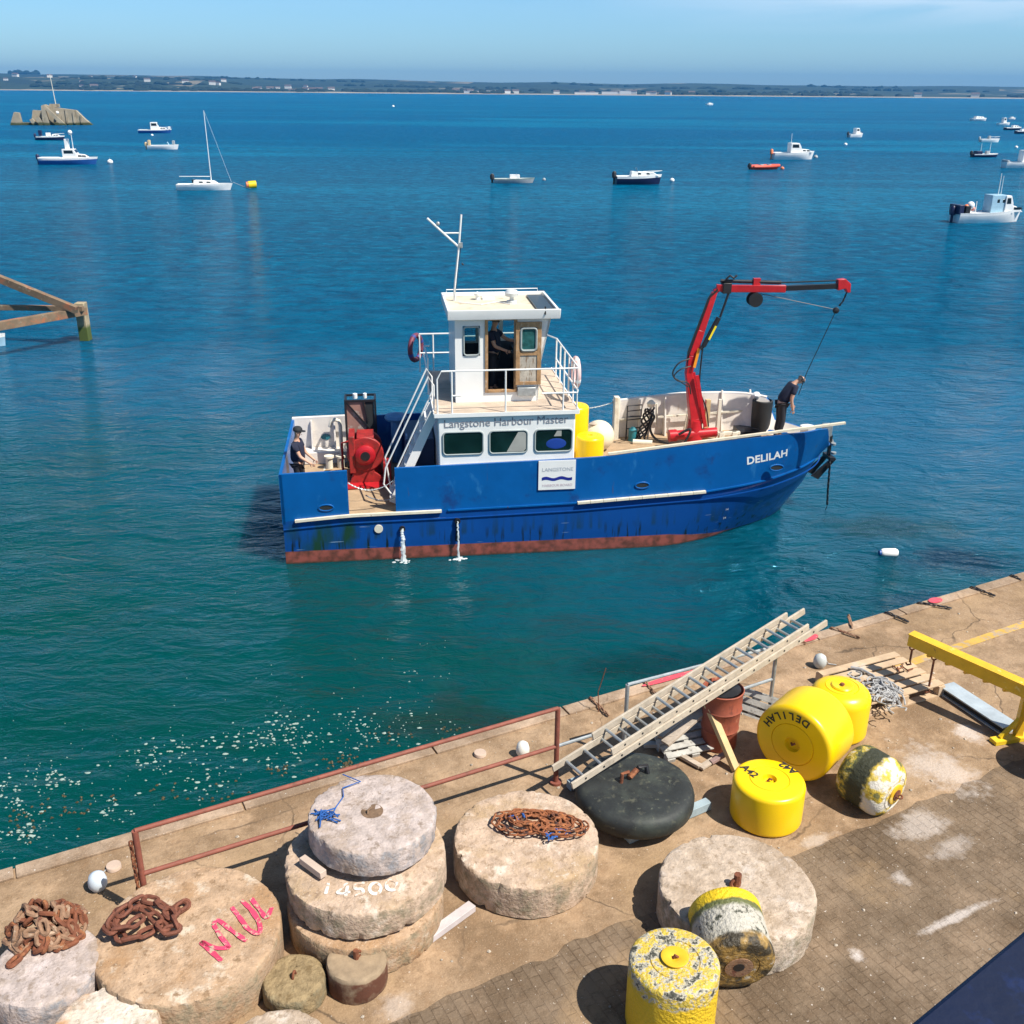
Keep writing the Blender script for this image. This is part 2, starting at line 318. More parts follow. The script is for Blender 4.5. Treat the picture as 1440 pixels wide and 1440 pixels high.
pinkpaint=mat('pink_red_marking',(.62,.07,.1,1),.85,vary=.2,spots=[((.5,.36,.28,1),20,.6,.08,(1,1,1))],bump=.2)
whitepaint=mat('white_spray_paint',(.72,.68,.64,1),.9,vary=.1,spots=[((.47,.35,.26,1),13,.5,.08,(1,1,1))],bump=.2)
bluerope=mat('blue_rope',(.015,.09,.32,1),.8,vary=.3,bump=.2)
greyrope=mat('grey_rope',(.36,.36,.36,1),.9,vary=.35,vscale=20,bump=.3)
letter_black=mat('black_lettering',(.02,.02,.02,1),.7,bump=0)
# ================================================================== WATER
def make_water():
    m=bpy.data.materials.new('sea_water');m.use_nodes=True;t=m.node_tree;N=t.nodes;K=t.links.new;b=N['Principled BSDF']
    b.inputs['IOR'].default_value=1.33;b.inputs['Specular Tint'].default_value=(.16,.68,1,1);b.inputs['Roughness'].default_value=.06;b.inputs['Specular IOR Level'].default_value=.5
    g=N.new('ShaderNodeNewGeometry');s=N.new('ShaderNodeSeparateXYZ');K(g.outputs['Position'],s.inputs[0])
    def nse(scale,st,detail=4,dist=0,rough=.55,rz=0):
        mp=N.new('ShaderNodeMapping');mp.inputs['Scale'].default_value=st;mp.inputs['Rotation'].default_value=(0,0,rz);K(g.outputs['Position'],mp.inputs['Vector'])
        n=N.new('ShaderNodeTexNoise');n.inputs['Scale'].default_value=scale;n.inputs['Detail'].default_value=detail;n.inputs['Distortion'].default_value=dist;n.inputs['Roughness'].default_value=rough
        K(mp.outputs['Vector'],n.inputs['Vector']);return n.outputs['Fac']
    def rng(v,a,b_,c=0,d=1):
        r=N.new('ShaderNodeMapRange');r.interpolation_type='SMOOTHSTEP';r.inputs[1].default_value=a;r.inputs[2].default_value=b_;r.inputs[3].default_value=c;r.inputs[4].default_value=d;K(v,r.inputs[0]);return r.outputs[0]
    def mth(op,a,b_):
        q=N.new('ShaderNodeMath');q.operation=op
        for i,x in enumerate((a,b_)):
            if hasattr(x,'links'): K(x,q.inputs[i])
            else: q.inputs[i].default_value=x
        return q.outputs[0]
    # shallow silty green water by the quay, blue further out
    big=nse(.045,(1,1.6,1),3)
    d=mth('ADD',mth('SUBTRACT',s.outputs['Y'],mth('MULTIPLY',s.outputs['X'],-.35)),mth('MULTIPLY',big,22))
    near=WATER_NEAR; mid=WATER_MID; far=WATER_FAR
    c=N.new('ShaderNodeMix');c.data_type='RGBA';c.inputs[6].default_value=near;c.inputs[7].default_value=mid;K(rng(d,24,50),c.inputs[0])
    c2=mixc(t,rng(s.outputs['Y'],60,330),c.outputs[2],far)
    # wind lanes and gust patches, their lighter sheen painted into the colour
    lane=rng(nse(.010,(.28,1.9,1),6,1.4,.62),.46,.62)
    c3=mixc(t,mth('MULTIPLY',lane,rng(s.outputs['Y'],30,110,0,.8)),c2,WATER_LIGHT)
    gust=rng(nse(.16,(.5,1.5,1),5,.6),.4,.68)
    c4=mixc(t,mth('MULTIPLY',gust,rng(s.outputs['Y'],20,60,.05,.28)),c3,(.004,.12,.26,1))
    # sunken rocks near the wall
    rk=rng(nse(.42,(1,1,1),4,.3),.6,.7)
    v=mth('MULTIPLY_ADD' if False else 'ADD',mth('MULTIPLY',s.outputs['X'],.466),mth('MULTIPLY',s.outputs['Y'],-.885))   # towards the quay
    c5=mixc(t,mth('MULTIPLY',rk,rng(v,-18,-13,0,.5)),c4,(.02,.028,.012,1))
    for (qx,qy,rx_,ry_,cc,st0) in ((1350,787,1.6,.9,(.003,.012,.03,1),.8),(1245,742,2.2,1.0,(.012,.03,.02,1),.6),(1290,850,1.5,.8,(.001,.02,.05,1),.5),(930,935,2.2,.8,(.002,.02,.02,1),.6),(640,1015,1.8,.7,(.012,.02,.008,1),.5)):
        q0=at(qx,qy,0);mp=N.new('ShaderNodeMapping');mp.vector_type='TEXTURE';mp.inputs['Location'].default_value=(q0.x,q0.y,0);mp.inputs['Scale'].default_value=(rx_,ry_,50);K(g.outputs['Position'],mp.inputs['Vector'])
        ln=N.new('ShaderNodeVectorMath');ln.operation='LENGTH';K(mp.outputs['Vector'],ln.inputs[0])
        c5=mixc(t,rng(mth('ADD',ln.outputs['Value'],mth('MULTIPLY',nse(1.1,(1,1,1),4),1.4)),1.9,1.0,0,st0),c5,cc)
    lp=rng(nse(.75,(.8,1.1,1),6,.4,.65),.38,.66)
    c6=mixc(t,mth('MULTIPLY',lp,rng(s.outputs['Y'],16,60,.1,.6)),c5,(.002,.035,.09,1))  # dark ripple shading painted into the base colour
    st_=rng(nse(1.0,(.7,1.1,1),7,.5,.7),.5,.64)
    c7=mixc(t,mth('MULTIPLY',st_,rng(s.outputs['Y'],24,80,.03,.55)),c6,WATER_LIGHT)  # bright wave streaks, their sheen painted into the base colour
    K(c7,b.inputs['Base Color'])
    b.subsurface_method='BURLEY';b.inputs['Subsurface Weight'].default_value=1;b.inputs['Subsurface Radius'].default_value=(.4,1,1);b.inputs['Subsurface Scale'].default_value=.9
    # ripples
    h=mth('MULTIPLY',nse(.55,(.75,1.15,1),3,.5),1.0)
    h=mth('ADD',h,mth('MULTIPLY',nse(1.9,(.6,1.4,1),4,.7,.6,.25),.42))
    h=mth('ADD',h,mth('MULTIPLY',nse(6.5,(.6,1.3,1),4,.4,.6,-.2),.11))
    # calmer in the lee of the wall
    amp=rng(s.outputs['Y'],11,60,.32,1.5)
    amp=mth('ADD',amp,mth('MULTIPLY',gust,.10))
    q_=at(1150,800,0);vd=N.new('ShaderNodeVectorMath');vd.operation='DISTANCE';K(g.outputs['Position'],vd.inputs[0]);vd.inputs[1].default_value=(q_.x,q_.y,0)
    amp=mth('ADD',amp,mth('MULTIPLY',rng(vd.outputs['Value'],5.5,1.0),.75))
    bp=N.new('ShaderNodeBump');bp.inputs['Distance'].default_value=.62;K(h,bp.inputs['Height']);K(amp,bp.inputs['Strength']);K(bp.outputs['Normal'],b.inputs['Normal'])
    K(rng(s.outputs['Y'],15,250,.04,.3),b.inputs['Roughness'])
    K(rng(s.outputs['Y'],22,46,.55,.004),b.inputs['Specular IOR Level'])
    mb=MB();ys=[-60,0,20,40,80,160,320,640,1280,3000,4200];xs=[-8000,-3000,-1000,-300,-100,0,100,300,1000,3000,8000]
    mb.grid([[V(x,y,0) for x in xs] for y in ys],False);struct(mb.build('water',m))
WATER_NEAR=(.0003,.048,.040,1);WATER_MID=(.0001,.085,.175,1);WATER_FAR=(.0001,.088,.22,1);WATER_LIGHT=(.001,.18,.33,1)
make_water()
sea=mat('sea_bed',(.05,.06,.04,1),.9,bump=0);mb=MB();mb.grid([[V(x,y,-5) for x in(-8000,8000)] for y in(-60,4200)],False);struct(mb.build('seabed',sea))

# ================================================================== FAR SHORE
ridge=[(-.62,19),(-.5,19),(-.42,17),(-.30,16.5),(-.27,17),(-.19,14),(-.08,11.5),(-.015,10.5),(.03,12.5),(.1,9.5),(.16,12.5),(.26,12),(.32,10.5),(.4,11.5),(.5,10),(.62,10)]
def hill_h(x,y):
    az=x/y; hp=lerp_tab(ridge,az)*3.86+9
    s=min(max((y-3550)/2900,0),1);s=s*s*(3-2*s)
    left=max(0,min(1,(-.20-az)/.08)) ; nearhill=left*min(max((y-3500)/900,0),1)*46*(1-min(max((y-4700)/900,0),1)*.0)
    n=noise.noise(V(x/900,y/900,1.3))*10+noise.noise(V(x/300,y/300,4.3))*5
    h=max(hp*s,nearhill)+n*min(s+left*.4,1)*.9
    if y>6800: h-= (y-6800)*.05
    return max(h,0)+2.0
def landcol(t,tc,col,b):
    N=t.nodes;K=t.links.new
    mp=N.new('ShaderNodeMapping');mp.inputs['Scale'].default_value=(1,.45,1);K(tc.outputs['Object'],mp.inputs['Vector'])
    vo=N.new('ShaderNodeTexVoronoi');vo.inputs['Scale'].default_value=.0042;K(mp.outputs['Vector'],vo.inputs['Vector'])
    sp=N.new('ShaderNodeSeparateColor');K(vo.outputs['Color'],sp.inputs[0])
    r=N.new('ShaderNodeValToRGB');r.color_ramp.interpolation='CONSTANT';e=r.color_ramp.elements;e[0].position=0;e[0].color=(.010,.024,.012,1);e[1].position=.55;e[1].color=(.018,.038,.016,1)
    a=e.new(.74);a.color=(.20,.17,.10,1);a=e.new(.84);a.color=(.03,.05,.02,1)
    K(sp.outputs[0],r.inputs[0])
    n=N.new('ShaderNodeTexNoise');n.inputs['Scale'].default_value=.006;n.inputs['Detail'].default_value=6;K(tc.outputs['Object'],n.inputs['Vector'])
    q=N.new('ShaderNodeMapRange');q.inputs[1].default_value=.46;q.inputs[2].default_value=.52;K(n.outputs['Fac'],q.inputs[0])
    return mixc(t,q.outputs[0],r.outputs[0],(.02,.038,.014,1))
land=mat('fields_and_woods',(.04,.06,.03,1),.95,bump=0,extra=landcol)
mb=MB();rows=[]
for j in range(64):
    y=3480+j*90.0; rows.append([V((-.78+1.56*i/240)*y,y,hill_h((-.78+1.56*i/240)*y,y) if j>0 else -1) for i in range(241)])
mb.grid(rows,True);struct(mb.build('hills',land))
beach=mat('pale_shingle',(.3,.26,.2,1),.9,bump=0,vary=.2,vscale=.01);mb=MB();rows=[]
xs=[-2700+i*45 for i in range(121)]
rows=[[V(x,3470+noise.noise(V(x/300,0,0))*18,-.5) for x in xs],[V(x,3476+noise.noise(V(x/300,0,0))*18,1.0+max(0,noise.noise(V(x/160,3,0)))*6) for x in xs],[V(x,3500+noise.noise(V(x/300,0,0))*18,3) for x in xs]]
mb.grid(rows,True);struct(mb.build('beach',beach))
leaf=mat('far_foliage',(.010,.022,.010,1),.95,bump=0,vary=.3,vscale=.03)
mb=MB();rnd=random.Random(3)
def blob(mb,c,r,h):
    seg=6;vs=[];p=[(.55,.0),(1,.35),(.8,.75),(.25,1)]
    for (a,z) in p:
        for k in range(seg): q=2*PI*k/seg;vs.append(V(c[0]+math.cos(q)*r*a*rnd.uniform(.8,1.2),c[1]+math.sin(q)*r*a,c[2]+h*z*rnd.uniform(.9,1.1)))
    fs=[(i*seg+k,i*seg+(k+1)%seg,(i+1)*seg+(k+1)%seg,(i+1)*seg+k) for i in range(3) for k in range(seg)]+[tuple(18+k for k in range(6))]
    mb.add(vs,fs)
for i in range(2600):
    x=rnd.uniform(-2500,2500);y=rnd.choice([3515,3530,3560,3700,3900,4300,4800,5500])+rnd.uniform(-20,60)
    if noise.noise(V(x/260,y/260,7))<-.05 and y<3600: continue
    if y>3600 and noise.noise(V(x/500,y/300,2))<.02: continue
    x*=y/3520; blob(mb,(x,y,hill_h(x,y)-2),rnd.uniform(9,22),rnd.uniform(7,13))
for i in range(26):  # tall clumps on the left skyline
    x=rnd.choice([-3180,-2830])+rnd.gauss(0,70);y=6350+rnd.uniform(-60,60);blob(mb,(x,y,hill_h(x,y)-3),rnd.uniform(14,26),rnd.uniform(14,26))
struct(mb.build('woodland',leaf),'stuff')
# houses on the far shore, each its own object
hw=mat('far_house_render',(.75,.72,.66,1),.8,bump=0);hr=mat('far_house_roof',(.12,.09,.08,1),.9,bump=0)
def house_mesh(wd,dp,h,m2=hr):
    mb=MB();mb.cur=0;mb.bb(-wd/2,wd/2,-dp/2,dp/2,-4,h);mb.cur=1
    mb.prism([(-dp/2-.5,h+.05),(dp/2+.5,h+.05),(0,h+dp*.38)],-wd/2-.4,wd/2+.4,'yz');return mb
hm=None
spots=[]
for i in range(58):
    az=rnd.choice([rnd.uniform(-.5,-.24),rnd.uniform(-.5,-.24),rnd.uniform(-.24,-.15),rnd.uniform(-.06,.0),rnd.uniform(.05,.16),rnd.uniform(-.5,.5)])
    y=rnd.uniform(3560,4500) if az<-.15 else rnd.uniform(3500,3620)
    spots.append((az*y,y))
for i,(x,y) in enumerate(spots):
    if i==0: hm=house_mesh(14,9,7).build('house',[hw,hr]); o=hm
    else: o=hm.copy();COL.objects.link(o)
    s=rnd.uniform(.7,1.5);o.scale=(s*1.2,s,s);o.location=(x,y,hill_h(x,y));o.rotation_euler=(0,0,rnd.uniform(-.5,.5))
    tag(o,'tiny pale house with dark roof on the far shore','house','houses dotted along the far shore')
for k,(az,y,wd,h) in enumerate([(-.040,3510,46,8),(-.022,3512,30,10),(.064,3510,75,7),(.085,3512,50,9),(.099,3515,36,12)]):
    mb=MB();mb.cur=0;mb.bb(-wd/2,wd/2,-8,8,-3,h);mb.cur=1;mb.bb(-wd/2-.5,wd/2+.5,-8.5,8.5,h+.02,h+.6)
    o=mb.build('waterfront_building',[hw,mat('pale_roof',(.6,.6,.6,1),.7,bump=0)]);o.location=(az*y,y,1.5)
    tag(o,'long low white building by the water on the far shore','building','long white buildings on the far shore')

# haze over the harbour
hz=bpy.data.materials.new('haze_air');hz.use_nodes=True;t=hz.node_tree;t.nodes.remove(t.nodes['Principled BSDF'])
pv=t.nodes.new('ShaderNodeVolumePrincipled');pv.inputs['Color'].default_value=(.07,.37,.85,1);pv.inputs['Density'].default_value=HAZE if 'HAZE' in globals() else .0001;pv.inputs['Anisotropy'].default_value=.1
t.links.new(pv.outputs[0],t.nodes['Material Output'].inputs['Volume'])
mb=MB();mb.bb(-9500,9500,-120,10500,-8,175);struct(mb.build('haze',hz),'stuff')

# ================================================================== QUAY
QA=math.radians(27.8);QE=V(math.cos(QA),math.sin(QA),0);QN=V(math.sin(QA),-math.cos(QA),0);Q0=V(-5.12,8.14,0)
def quv(u,v,z=QZ): p=Q0+QE*u+QN*v;return V(p.x,p.y,z)
def quvof(p): d=Vector((p.x,p.y,0))-Q0;return d.dot(QE),d.dot(QN)
QR=Matrix((QE,-QN,V(0,0,1))).transposed()
def scatter_col(t,tc,col,b):
    return col
def quay_mat(name,base,paver=False):
    m=bpy.data.materials.new(name);m.use_nodes=True;t=m.node_tree;N=t.nodes;K=t.links.new;b=N['Principled BSDF'];b.inputs['Roughness'].default_value=.93;b.inputs['Specular IOR Level'].default_value=.2
    tc=N.new('ShaderNodeTexCoord')
    def nse(scale,detail=8,st=(1,1,1),rough=.6,off=0):
        mp=N.new('ShaderNodeMapping');mp.inputs['Scale'].default_value=st;mp.inputs['Location'].default_value=(off,off*.7,0);K(tc.outputs['Object'],mp.inputs['Vector'])
        n=N.new('ShaderNodeTexNoise');n.inputs['Scale'].default_value=scale;n.inputs['Detail'].default_value=detail;n.inputs['Roughness'].default_value=rough;K(mp.outputs['Vector'],n.inputs['Vector']);return n.outputs['Fac']
    def rng(v,a,b_,c=0,d=1):
        r=N.new('ShaderNodeMapRange');r.inputs[1].default_value=a;r.inputs[2].default_value=b_;r.inputs[3].default_value=c;r.inputs[4].default_value=d;K(v,r.inputs[0]);return r.outputs[0]
    rgb=N.new('ShaderNodeRGB');rgb.outputs[0].default_value=base;col=rgb.outputs[0]
    dk=(base[0]*.55,base[1]*.52,base[2]*.48,1);lt=(min(base[0]*1.45,.62),min(base[1]*1.42,.56),min(base[2]*1.4,.5),1)
    col=mixc(t,rng(nse(.9,10,rough=.74),.43,.6,0,.9),col,dk)
    col=mixc(t,rng(nse(2.3,10,rough=.78,off=61),.55,.62,0,.6),col,dk)
    col=mixc(t,rng(nse(1.6,9,off=7),.5,.68,0,.7),col,lt)
    col=mixc(t,rng(nse(7,8,off=3),.5,.75,0,.5),col,(base[0]*.6,base[1]*.5,base[2]*.4,1))
    col=mixc(t,rng(nse(.55,6,off=21),.56,.64,0,.55),col,(.34,.23,.13,1))
    col=mixc(t,rng(nse(3.2,12,rough=.8,off=41),.5,.6,0,.55),col,dk)
    col=mixc(t,rng(nse(70,3,off=9),.56,.7,0,.5),col,lt)
    col=mixc(t,rng(nse(34,4,off=5),.66,.7,0,.7),col,(.09,.07,.05,1))
    col=mixc(t,rng(nse(26,4,off=15),.67,.71,0,.8),col,(.62,.56,.5,1))
    h=nse(24,8)
    if not paver:
        vo=N.new('ShaderNodeTexVoronoi');vo.feature='DISTANCE_TO_EDGE';vo.inputs['Scale'].default_value=.42
        nw=N.new('ShaderNodeTexNoise');nw.inputs['Scale'].default_value=2.5;nw.inputs['Detail'].default_value=8;K(tc.outputs['Object'],nw.inputs['Vector'])
        va=N.new('ShaderNodeVectorMath');va.operation='MULTIPLY_ADD';va.inputs[1].default_value=(.35,.35,0);K(nw.outputs['Color'],va.inputs[0]);K(tc.outputs['Object'],va.inputs[2]);K(va.outputs[0],vo.inputs['Vector'])
        ck=N.new('ShaderNodeMath');ck.operation='MULTIPLY';K(rng(vo.outputs['Distance'],.006,.001,0,1),ck.inputs[0]);K(rng(nse(.7,4,off=31),.46,.56,0,.75),ck.inputs[1])
        col=mixc(t,ck.outputs[0],col,(.07,.05,.035,1))
    if paver:
        br=N.new('ShaderNodeTexBrick');br.inputs['Scale'].default_value=1;br.inputs['Mortar Size'].default_value=.007;br.inputs['Brick Width'].default_value=.2;br.inputs['Row Height'].default_value=.1
        br.inputs['Mortar Smooth'].default_value=.4;br.inputs['Color1'].default_value=(1,1,1,1);br.inputs['Color2'].default_value=(.8,.8,.8,1);br.inputs['Mortar'].default_value=(.64,.61,.58,1)
        nd=N.new('ShaderNodeTexNoise');nd.inputs['Scale'].default_value=1.2;K(tc.outputs['Object'],nd.inputs['Vector'])
        va=N.new('ShaderNodeVectorMath');va.operation='MULTIPLY_ADD';va.inputs[1].default_value=(.05,.05,.05);K(nd.outputs['Color'],va.inputs[0]);K(tc.outputs['Object'],va.inputs[2])
        mp=N.new('ShaderNodeMapping');mp.inputs['Rotation'].default_value=(0,0,1.5708);K(va.outputs[0],mp.inputs['Vector']);K(mp.outputs['Vector'],br.inputs['Vector'])
        mu=N.new('ShaderNodeMix');mu.data_type='RGBA';mu.blend_type='MULTIPLY';K(rng(nse(1.1,6,off=2),.4,.62,.1,.75),mu.inputs[0]);K(col,mu.inputs[6]);K(br.outputs['Color'],mu.inputs[7]);col=mu.outputs[2]
        a=N.new('ShaderNodeMath');a.operation='MULTIPLY_ADD';a.inputs[1].default_value=-.35;K(br.outputs['Fac'],a.inputs[0]);K(h,a.inputs[2]);h=a.outputs[0]
    # spilt-lime and guano blotches around given points, ragged
    sep=N.new('ShaderNodeSeparateXYZ');K(tc.outputs['Object'],sep.inputs[0])
    for (px,py,ru,rv,strength) in SPILLS:
        u,v=quvof(at(px,py,QZ))
        mp=N.new('ShaderNodeMapping');mp.vector_type='TEXTURE';mp.inputs['Location'].default_value=(u,-v,QZ if False else 0);mp.inputs['Scale'].default_value=(ru,rv,100);K(tc.outputs['Object'],mp.inputs['Vector'])
        ln=N.new('ShaderNodeVectorMath');ln.operation='LENGTH';K(mp.outputs['Vector'],ln.inputs[0])
        a=N.new('ShaderNodeMath');a.operation='MULTIPLY_ADD';a.inputs[1].default_value=2.3;K(nse(4.5,9,off=px*.01,rough=.7),a.inputs[0]);K(ln.outputs['Value'],a.inputs[2])
        col=mixc(t,rng(a.outputs[0],1.95,1.45,0,strength),col,(.62,.56,.52,1))
    K(col,b.inputs['Base Color']);bp=N.new('ShaderNodeBump');bp.inputs['Strength'].default_value=.8;bp.inputs['Distance'].default_value=.016;K(h,bp.inputs['Height']);K(bp.outputs['Normal'],b.inputs['Normal']);return m
SPILLS=[(1320,1080,.5,.75,.45),(1290,1160,.5,.3,.4),(1345,1290,.7,.07,.6),(1360,1030,.25,.3,.6),(1205,1345,.1,.12,.75),(1265,1235,.16,.2,.5),(1340,1190,.4,.2,.35),(560,1415,.25,.2,.3),(1150,1180,.4,.12,.35)]
qbase=quay_mat('quay_concrete',(.345,.24,.152,1));qpave=quay_mat('block_paving',(.205,.15,.102,1),True);qedge=quay_mat('coping_concrete',(.39,.29,.21,1))
qroot=Matrix.Translation(Q0)@QR.to_4x4()
def qobj(mb,name,m,bevel=0): o=mb.build(name,m,bevel=bevel);o.matrix_world=qroot;return o
# body of the quay (local: x along edge, -y towards the land)
mb=MB();pts=[]
N_=260
top=[];bot=[]
for i in range(N_+1):
    u=-45+i*105/N_
    top.append(V(u,noise.noise(V(u*1.7,0,0))*.03+noise.noise(V(u*7,3,0))*.012,QZ));bot.append(V(u,.1,-6))
back=[V(p.x,-40,QZ) for p in top]
mb.grid([bot,[V(p.x,p.y+.01,QZ-.06) for p in top],[V(p.x,p.y-.03,QZ) for p in top],[V(p.x,-1.2,QZ) for p in top],[V(p.x,-3.46,QZ) for p in top],back],False)
mb.cur=0
struct(qobj(mb,'quay',qbase))
mb=MB();rows=[]
us=[-45+i*.12 for i in range(880)]
rows=[[V(u,-3.47+noise.noise(V(u*.9,5,0))*.07+noise.noise(V(u*4,5,0))*.07,QZ+.004) for u in us],[V(u,-39,QZ+.004) for u in us]]
mb.grid(rows,False);struct(qobj(mb,'paving',qpave))
# coping stones along the edge, slightly proud, with open joints
mb=MB();u=-20.0;rnd=random.Random(5)
while u<40:
    ln=rnd.uniform(1.7,2.3);wd=.17+.02*rnd.random()
    mb.box((u+ln/2,-wd/2-.012,QZ+.012),(ln-.025,wd,.026+.008*rnd.random()));u+=ln
struct(qobj(mb,'quay_coping',qedge,.006))
# yellow line and red marks
lp=mat('worn_yellow_line',(.55,.34,.07,1),.85,vary=.2,spots=[((.37,.28,.2,1),9,.5,.1,(1,1,1))],bump=.2)
mb=MB();a=at(1225,951,QZ);b_=at(1470,868,QZ);d=(b_-a).normalized();n_=V(-d.y,d.x,0)
mb.add([a-n_*.07+V(0,0,.005),b_-n_*.07+V(0,0,.005),b_+n_*.07+V(0,0,.005),a+n_*.07+V(0,0,.005)],[(0,1,2,3)]);struct(mb.build('road_marking',lp))
mb=MB()
for px,py,ru,rv in((1130,898,.2,.09),(1312,846,.13,.08),(930,951,.42,.05),(968,936,.12,.05)):
    u,v=quvof(at(px,py,QZ));v=max(v,.1)
    mb.add([V(u+ru*math.cos(k*PI/8)*(1+.15*noise.noise(V(k,px,0))),-v+rv*math.sin(k*PI/8),QZ+.044) for k in range(16)],[tuple(range(16))])
struct(qobj(mb,'red_paint_marking',pinkpaint))
# ================================================================== PEOPLE
skin=mat('skin',(.55,.31,.21,1),.55,vary=.06,bump=0);navy=mat('navy_cloth',(.012,.016,.04,1),.85,vary=.2,vscale=8,bump=.2);navyt=mat('dark_trousers',(.02,.022,.03,1),.85,vary=.25,vscale=6,bump=.2)
capm=mat('dark_cap',(.02,.022,.026,1),.8,bump=.1);boot=mat('dark_boot',(.02,.018,.016,1),.6,bump=0);hairg=mat('grey_hair',(.12,.11,.1,1),.9,bump=.2)
def skinmesh(name,nodes,edges,m,parent,root=0,sub=2):
    """nodes: [(pos,(rx,ry))]; grown with a Skin modifier and baked"""
    me=bpy.data.meshes.new(name);me.from_pydata([tuple(p) for p,_ in nodes],edges,[]);o=bpy.data.objects.new(name,me);COL.objects.link(o)
    md=o.modifiers.new('skin','SKIN');md.use_smooth_shade=True
    sv=me.skin_vertices[0].data
    for i,(p,r) in enumerate(nodes):
        r=r if isinstance(r,tuple) else (r,r);sv[i].radius=r;sv[i].use_root=False
    # one root per connected piece
    seen=set();adj={i:[] for i in range(len(nodes))}
    for a,b in edges: adj[a].append(b);adj[b].append(a)
    for i in range(len(nodes)):
        s=i if i else root
        if s in seen: 
            if i in seen: continue
            s=i
        sv[s].use_root=True;st=[s]
        while st:
            q=st.pop()
            if q in seen: continue
            seen.add(q);st+=adj[q]
    ss=o.modifiers.new('sub','SUBSURF');ss.levels=sub;ss.render_levels=sub
    dg=bpy.context.evaluated_depsgraph_get();dg.update();nm=bpy.data.meshes.new_from_object(o.evaluated_get(dg));bpy.data.objects.remove(o)
    nm.materials.clear();nm.materials.append(m)
    for p in nm.polygons:p.use_smooth=True
    nm.name=name;o=bpy.data.objects.new(name,nm);COL.objects.link(o);o.parent=parent;return o
def person(loc,rz,label,lean=0,head_pitch=0,bald=False,cap=False,armL=None,armR=None,parent=None):
    """faces +x; lean = forward bend of the trunk in radians; arms = (shoulder angle forward, elbow bend)"""
    root=empty('person',loc,rz,label,'person')
    hip=V(0,0,.93);ax=V(math.sin(lean),0,math.cos(lean));fw=V(math.cos(lean),0,-math.sin(lean))
    waist=hip+ax*.16;chest=hip+ax*.36;neckb=hip+ax*.53;hp=lean+head_pitch;hx=V(math.sin(hp),0,math.cos(hp));hf=V(math.cos(hp),0,-math.sin(hp))
    neck=neckb+(ax+hx).normalized()*.06;jaw=neck+hx*.05+hf*.02;headc=jaw+hx*.08;crown=headc+hx*.07-hf*.01
    n=[(hip,(.11,.085)),(waist,(.11,.08)),(chest,(.13,.095)),(neckb,(.075,.065)),(neck,(.052,.052)),(jaw,(.062,.07)),(headc,(.078,.092)),(crown,(.055,.065))]
    e=[(0,1),(1,2),(2,3),(3,4),(4,5),(5,6),(6,7)]
    sh=[];tr=[(hip+V(0,0,.04),(.15,.13))];te=[];shirt=[(hip-ax*.03,(.175,.15)),(waist,(.18,.155)),(chest,(.20,.16)),(neckb-ax*.02,(.09,.08))];se=[(0,1),(1,2),(2,3)]
    eb=[]
    for s,arm in((1,armL or (.1,.3)),(-1,armR or (.1,.3))):
        S=neckb-ax*.07+V(0,.17*s,0);a=arm[0];q=V(math.sin(a),.12*s,-math.cos(a)).normalized();E_=S+q*.29;a2=a+arm[1];q2=V(math.sin(a2),-.05*s,-math.cos(a2)).normalized();W=E_+q2*.25;P=W+q2*.06
        i=len(n);n+=[(S,.062),(E_,.042),(W,.029),(P,(.04,.022))];e+=[(2,i),(i,i+1),(i+1,i+2),(i+2,i+3)]
        j=len(shirt);shirt+=[(S,.08),(S.lerp(E_,.62),.066)];se+=[(2,j),(j,j+1)]
        # fingers and thumb, separate short chains rooted in the palm
        sd=V(0,1,0)*s
        for k,fl in enumerate((.065,.075,.07,.055)):
            b0=P+q2*.01+V(0,0,0)+fw*.0+ (q2.cross(V(0,1,0))*(-.024+.016*k));m1=b0+q2*fl*.55;m2=m1+(q2-sd*.7).normalized()*fl*.45
            i=len(n);n+=[(b0,.009),(m1,.0085),(m2,.007)];e+=[(i,i+1),(i+1,i+2)]
        th=P-q2*.03+q2.cross(V(0,1,0))*-.03;i=len(n);n+=[(th,.011),(th+(q2-q2.cross(V(0,1,0)))*.03,.01),(th+(q2*1.6-q2.cross(V(0,1,0)))*.035,.008)];e+=[(i,i+1),(i+1,i+2)]
    for s in(1,-1):
        H=V(0,.09*s,.88);Kn=V(.03,.1*s,.47);A=V(-.02,.1*s,.09);T=V(.13,.11*s,.035)
        i=len(n);n+=[(H,.085),(Kn,.055),(A,.04),(T,(.035,.03))];e+=[(0,i),(i,i+1),(i+1,i+2),(i+2,i+3)]
        j=len(tr);tr+=[(H,.105),(Kn,.078),(A+V(0,0,.06),.062)];te+=[(0,j),(j,j+1),(j+1,j+2)]
        skinmesh('shoe',[(A+V(-.05,0,-.04),.05),(V(.05,.105*s,.05),.052),(T+V(.03,0,0),.038)],[(0,1),(1,2)],boot,root)
    nose=headc+hf*.085-hx*.012;i=len(n);n+=[(headc+hf*.06+hx*.02,.012),(nose,.014)];e+=[(i,i+1)]
    for s in(1,-1): i=len(n);n+=[(headc+V(0,.078*s,.0)+hx*.02,.012),(headc+V(0,.084*s,0)-hx*.025,.011)];e+=[(i,i+1)]
    skinmesh('body',n,e,skin,root)
    skinmesh('shirt',shirt,se,navy,root);skinmesh('trousers',tr,te,navyt,root)
    for s in(1,-1):
        mb=MB();mb.sphere(headc+hf*.082+V(0,.03*s,0)+hx*.012,.011,8,6);mb.build('eye',black,root)
    mb=MB();mb.beam(headc+hf*.088-hx*.045+V(0,.022,0),headc+hf*.088-hx*.045-V(0,.022,0),.008,.008);mb.build('mouth',redw,root)
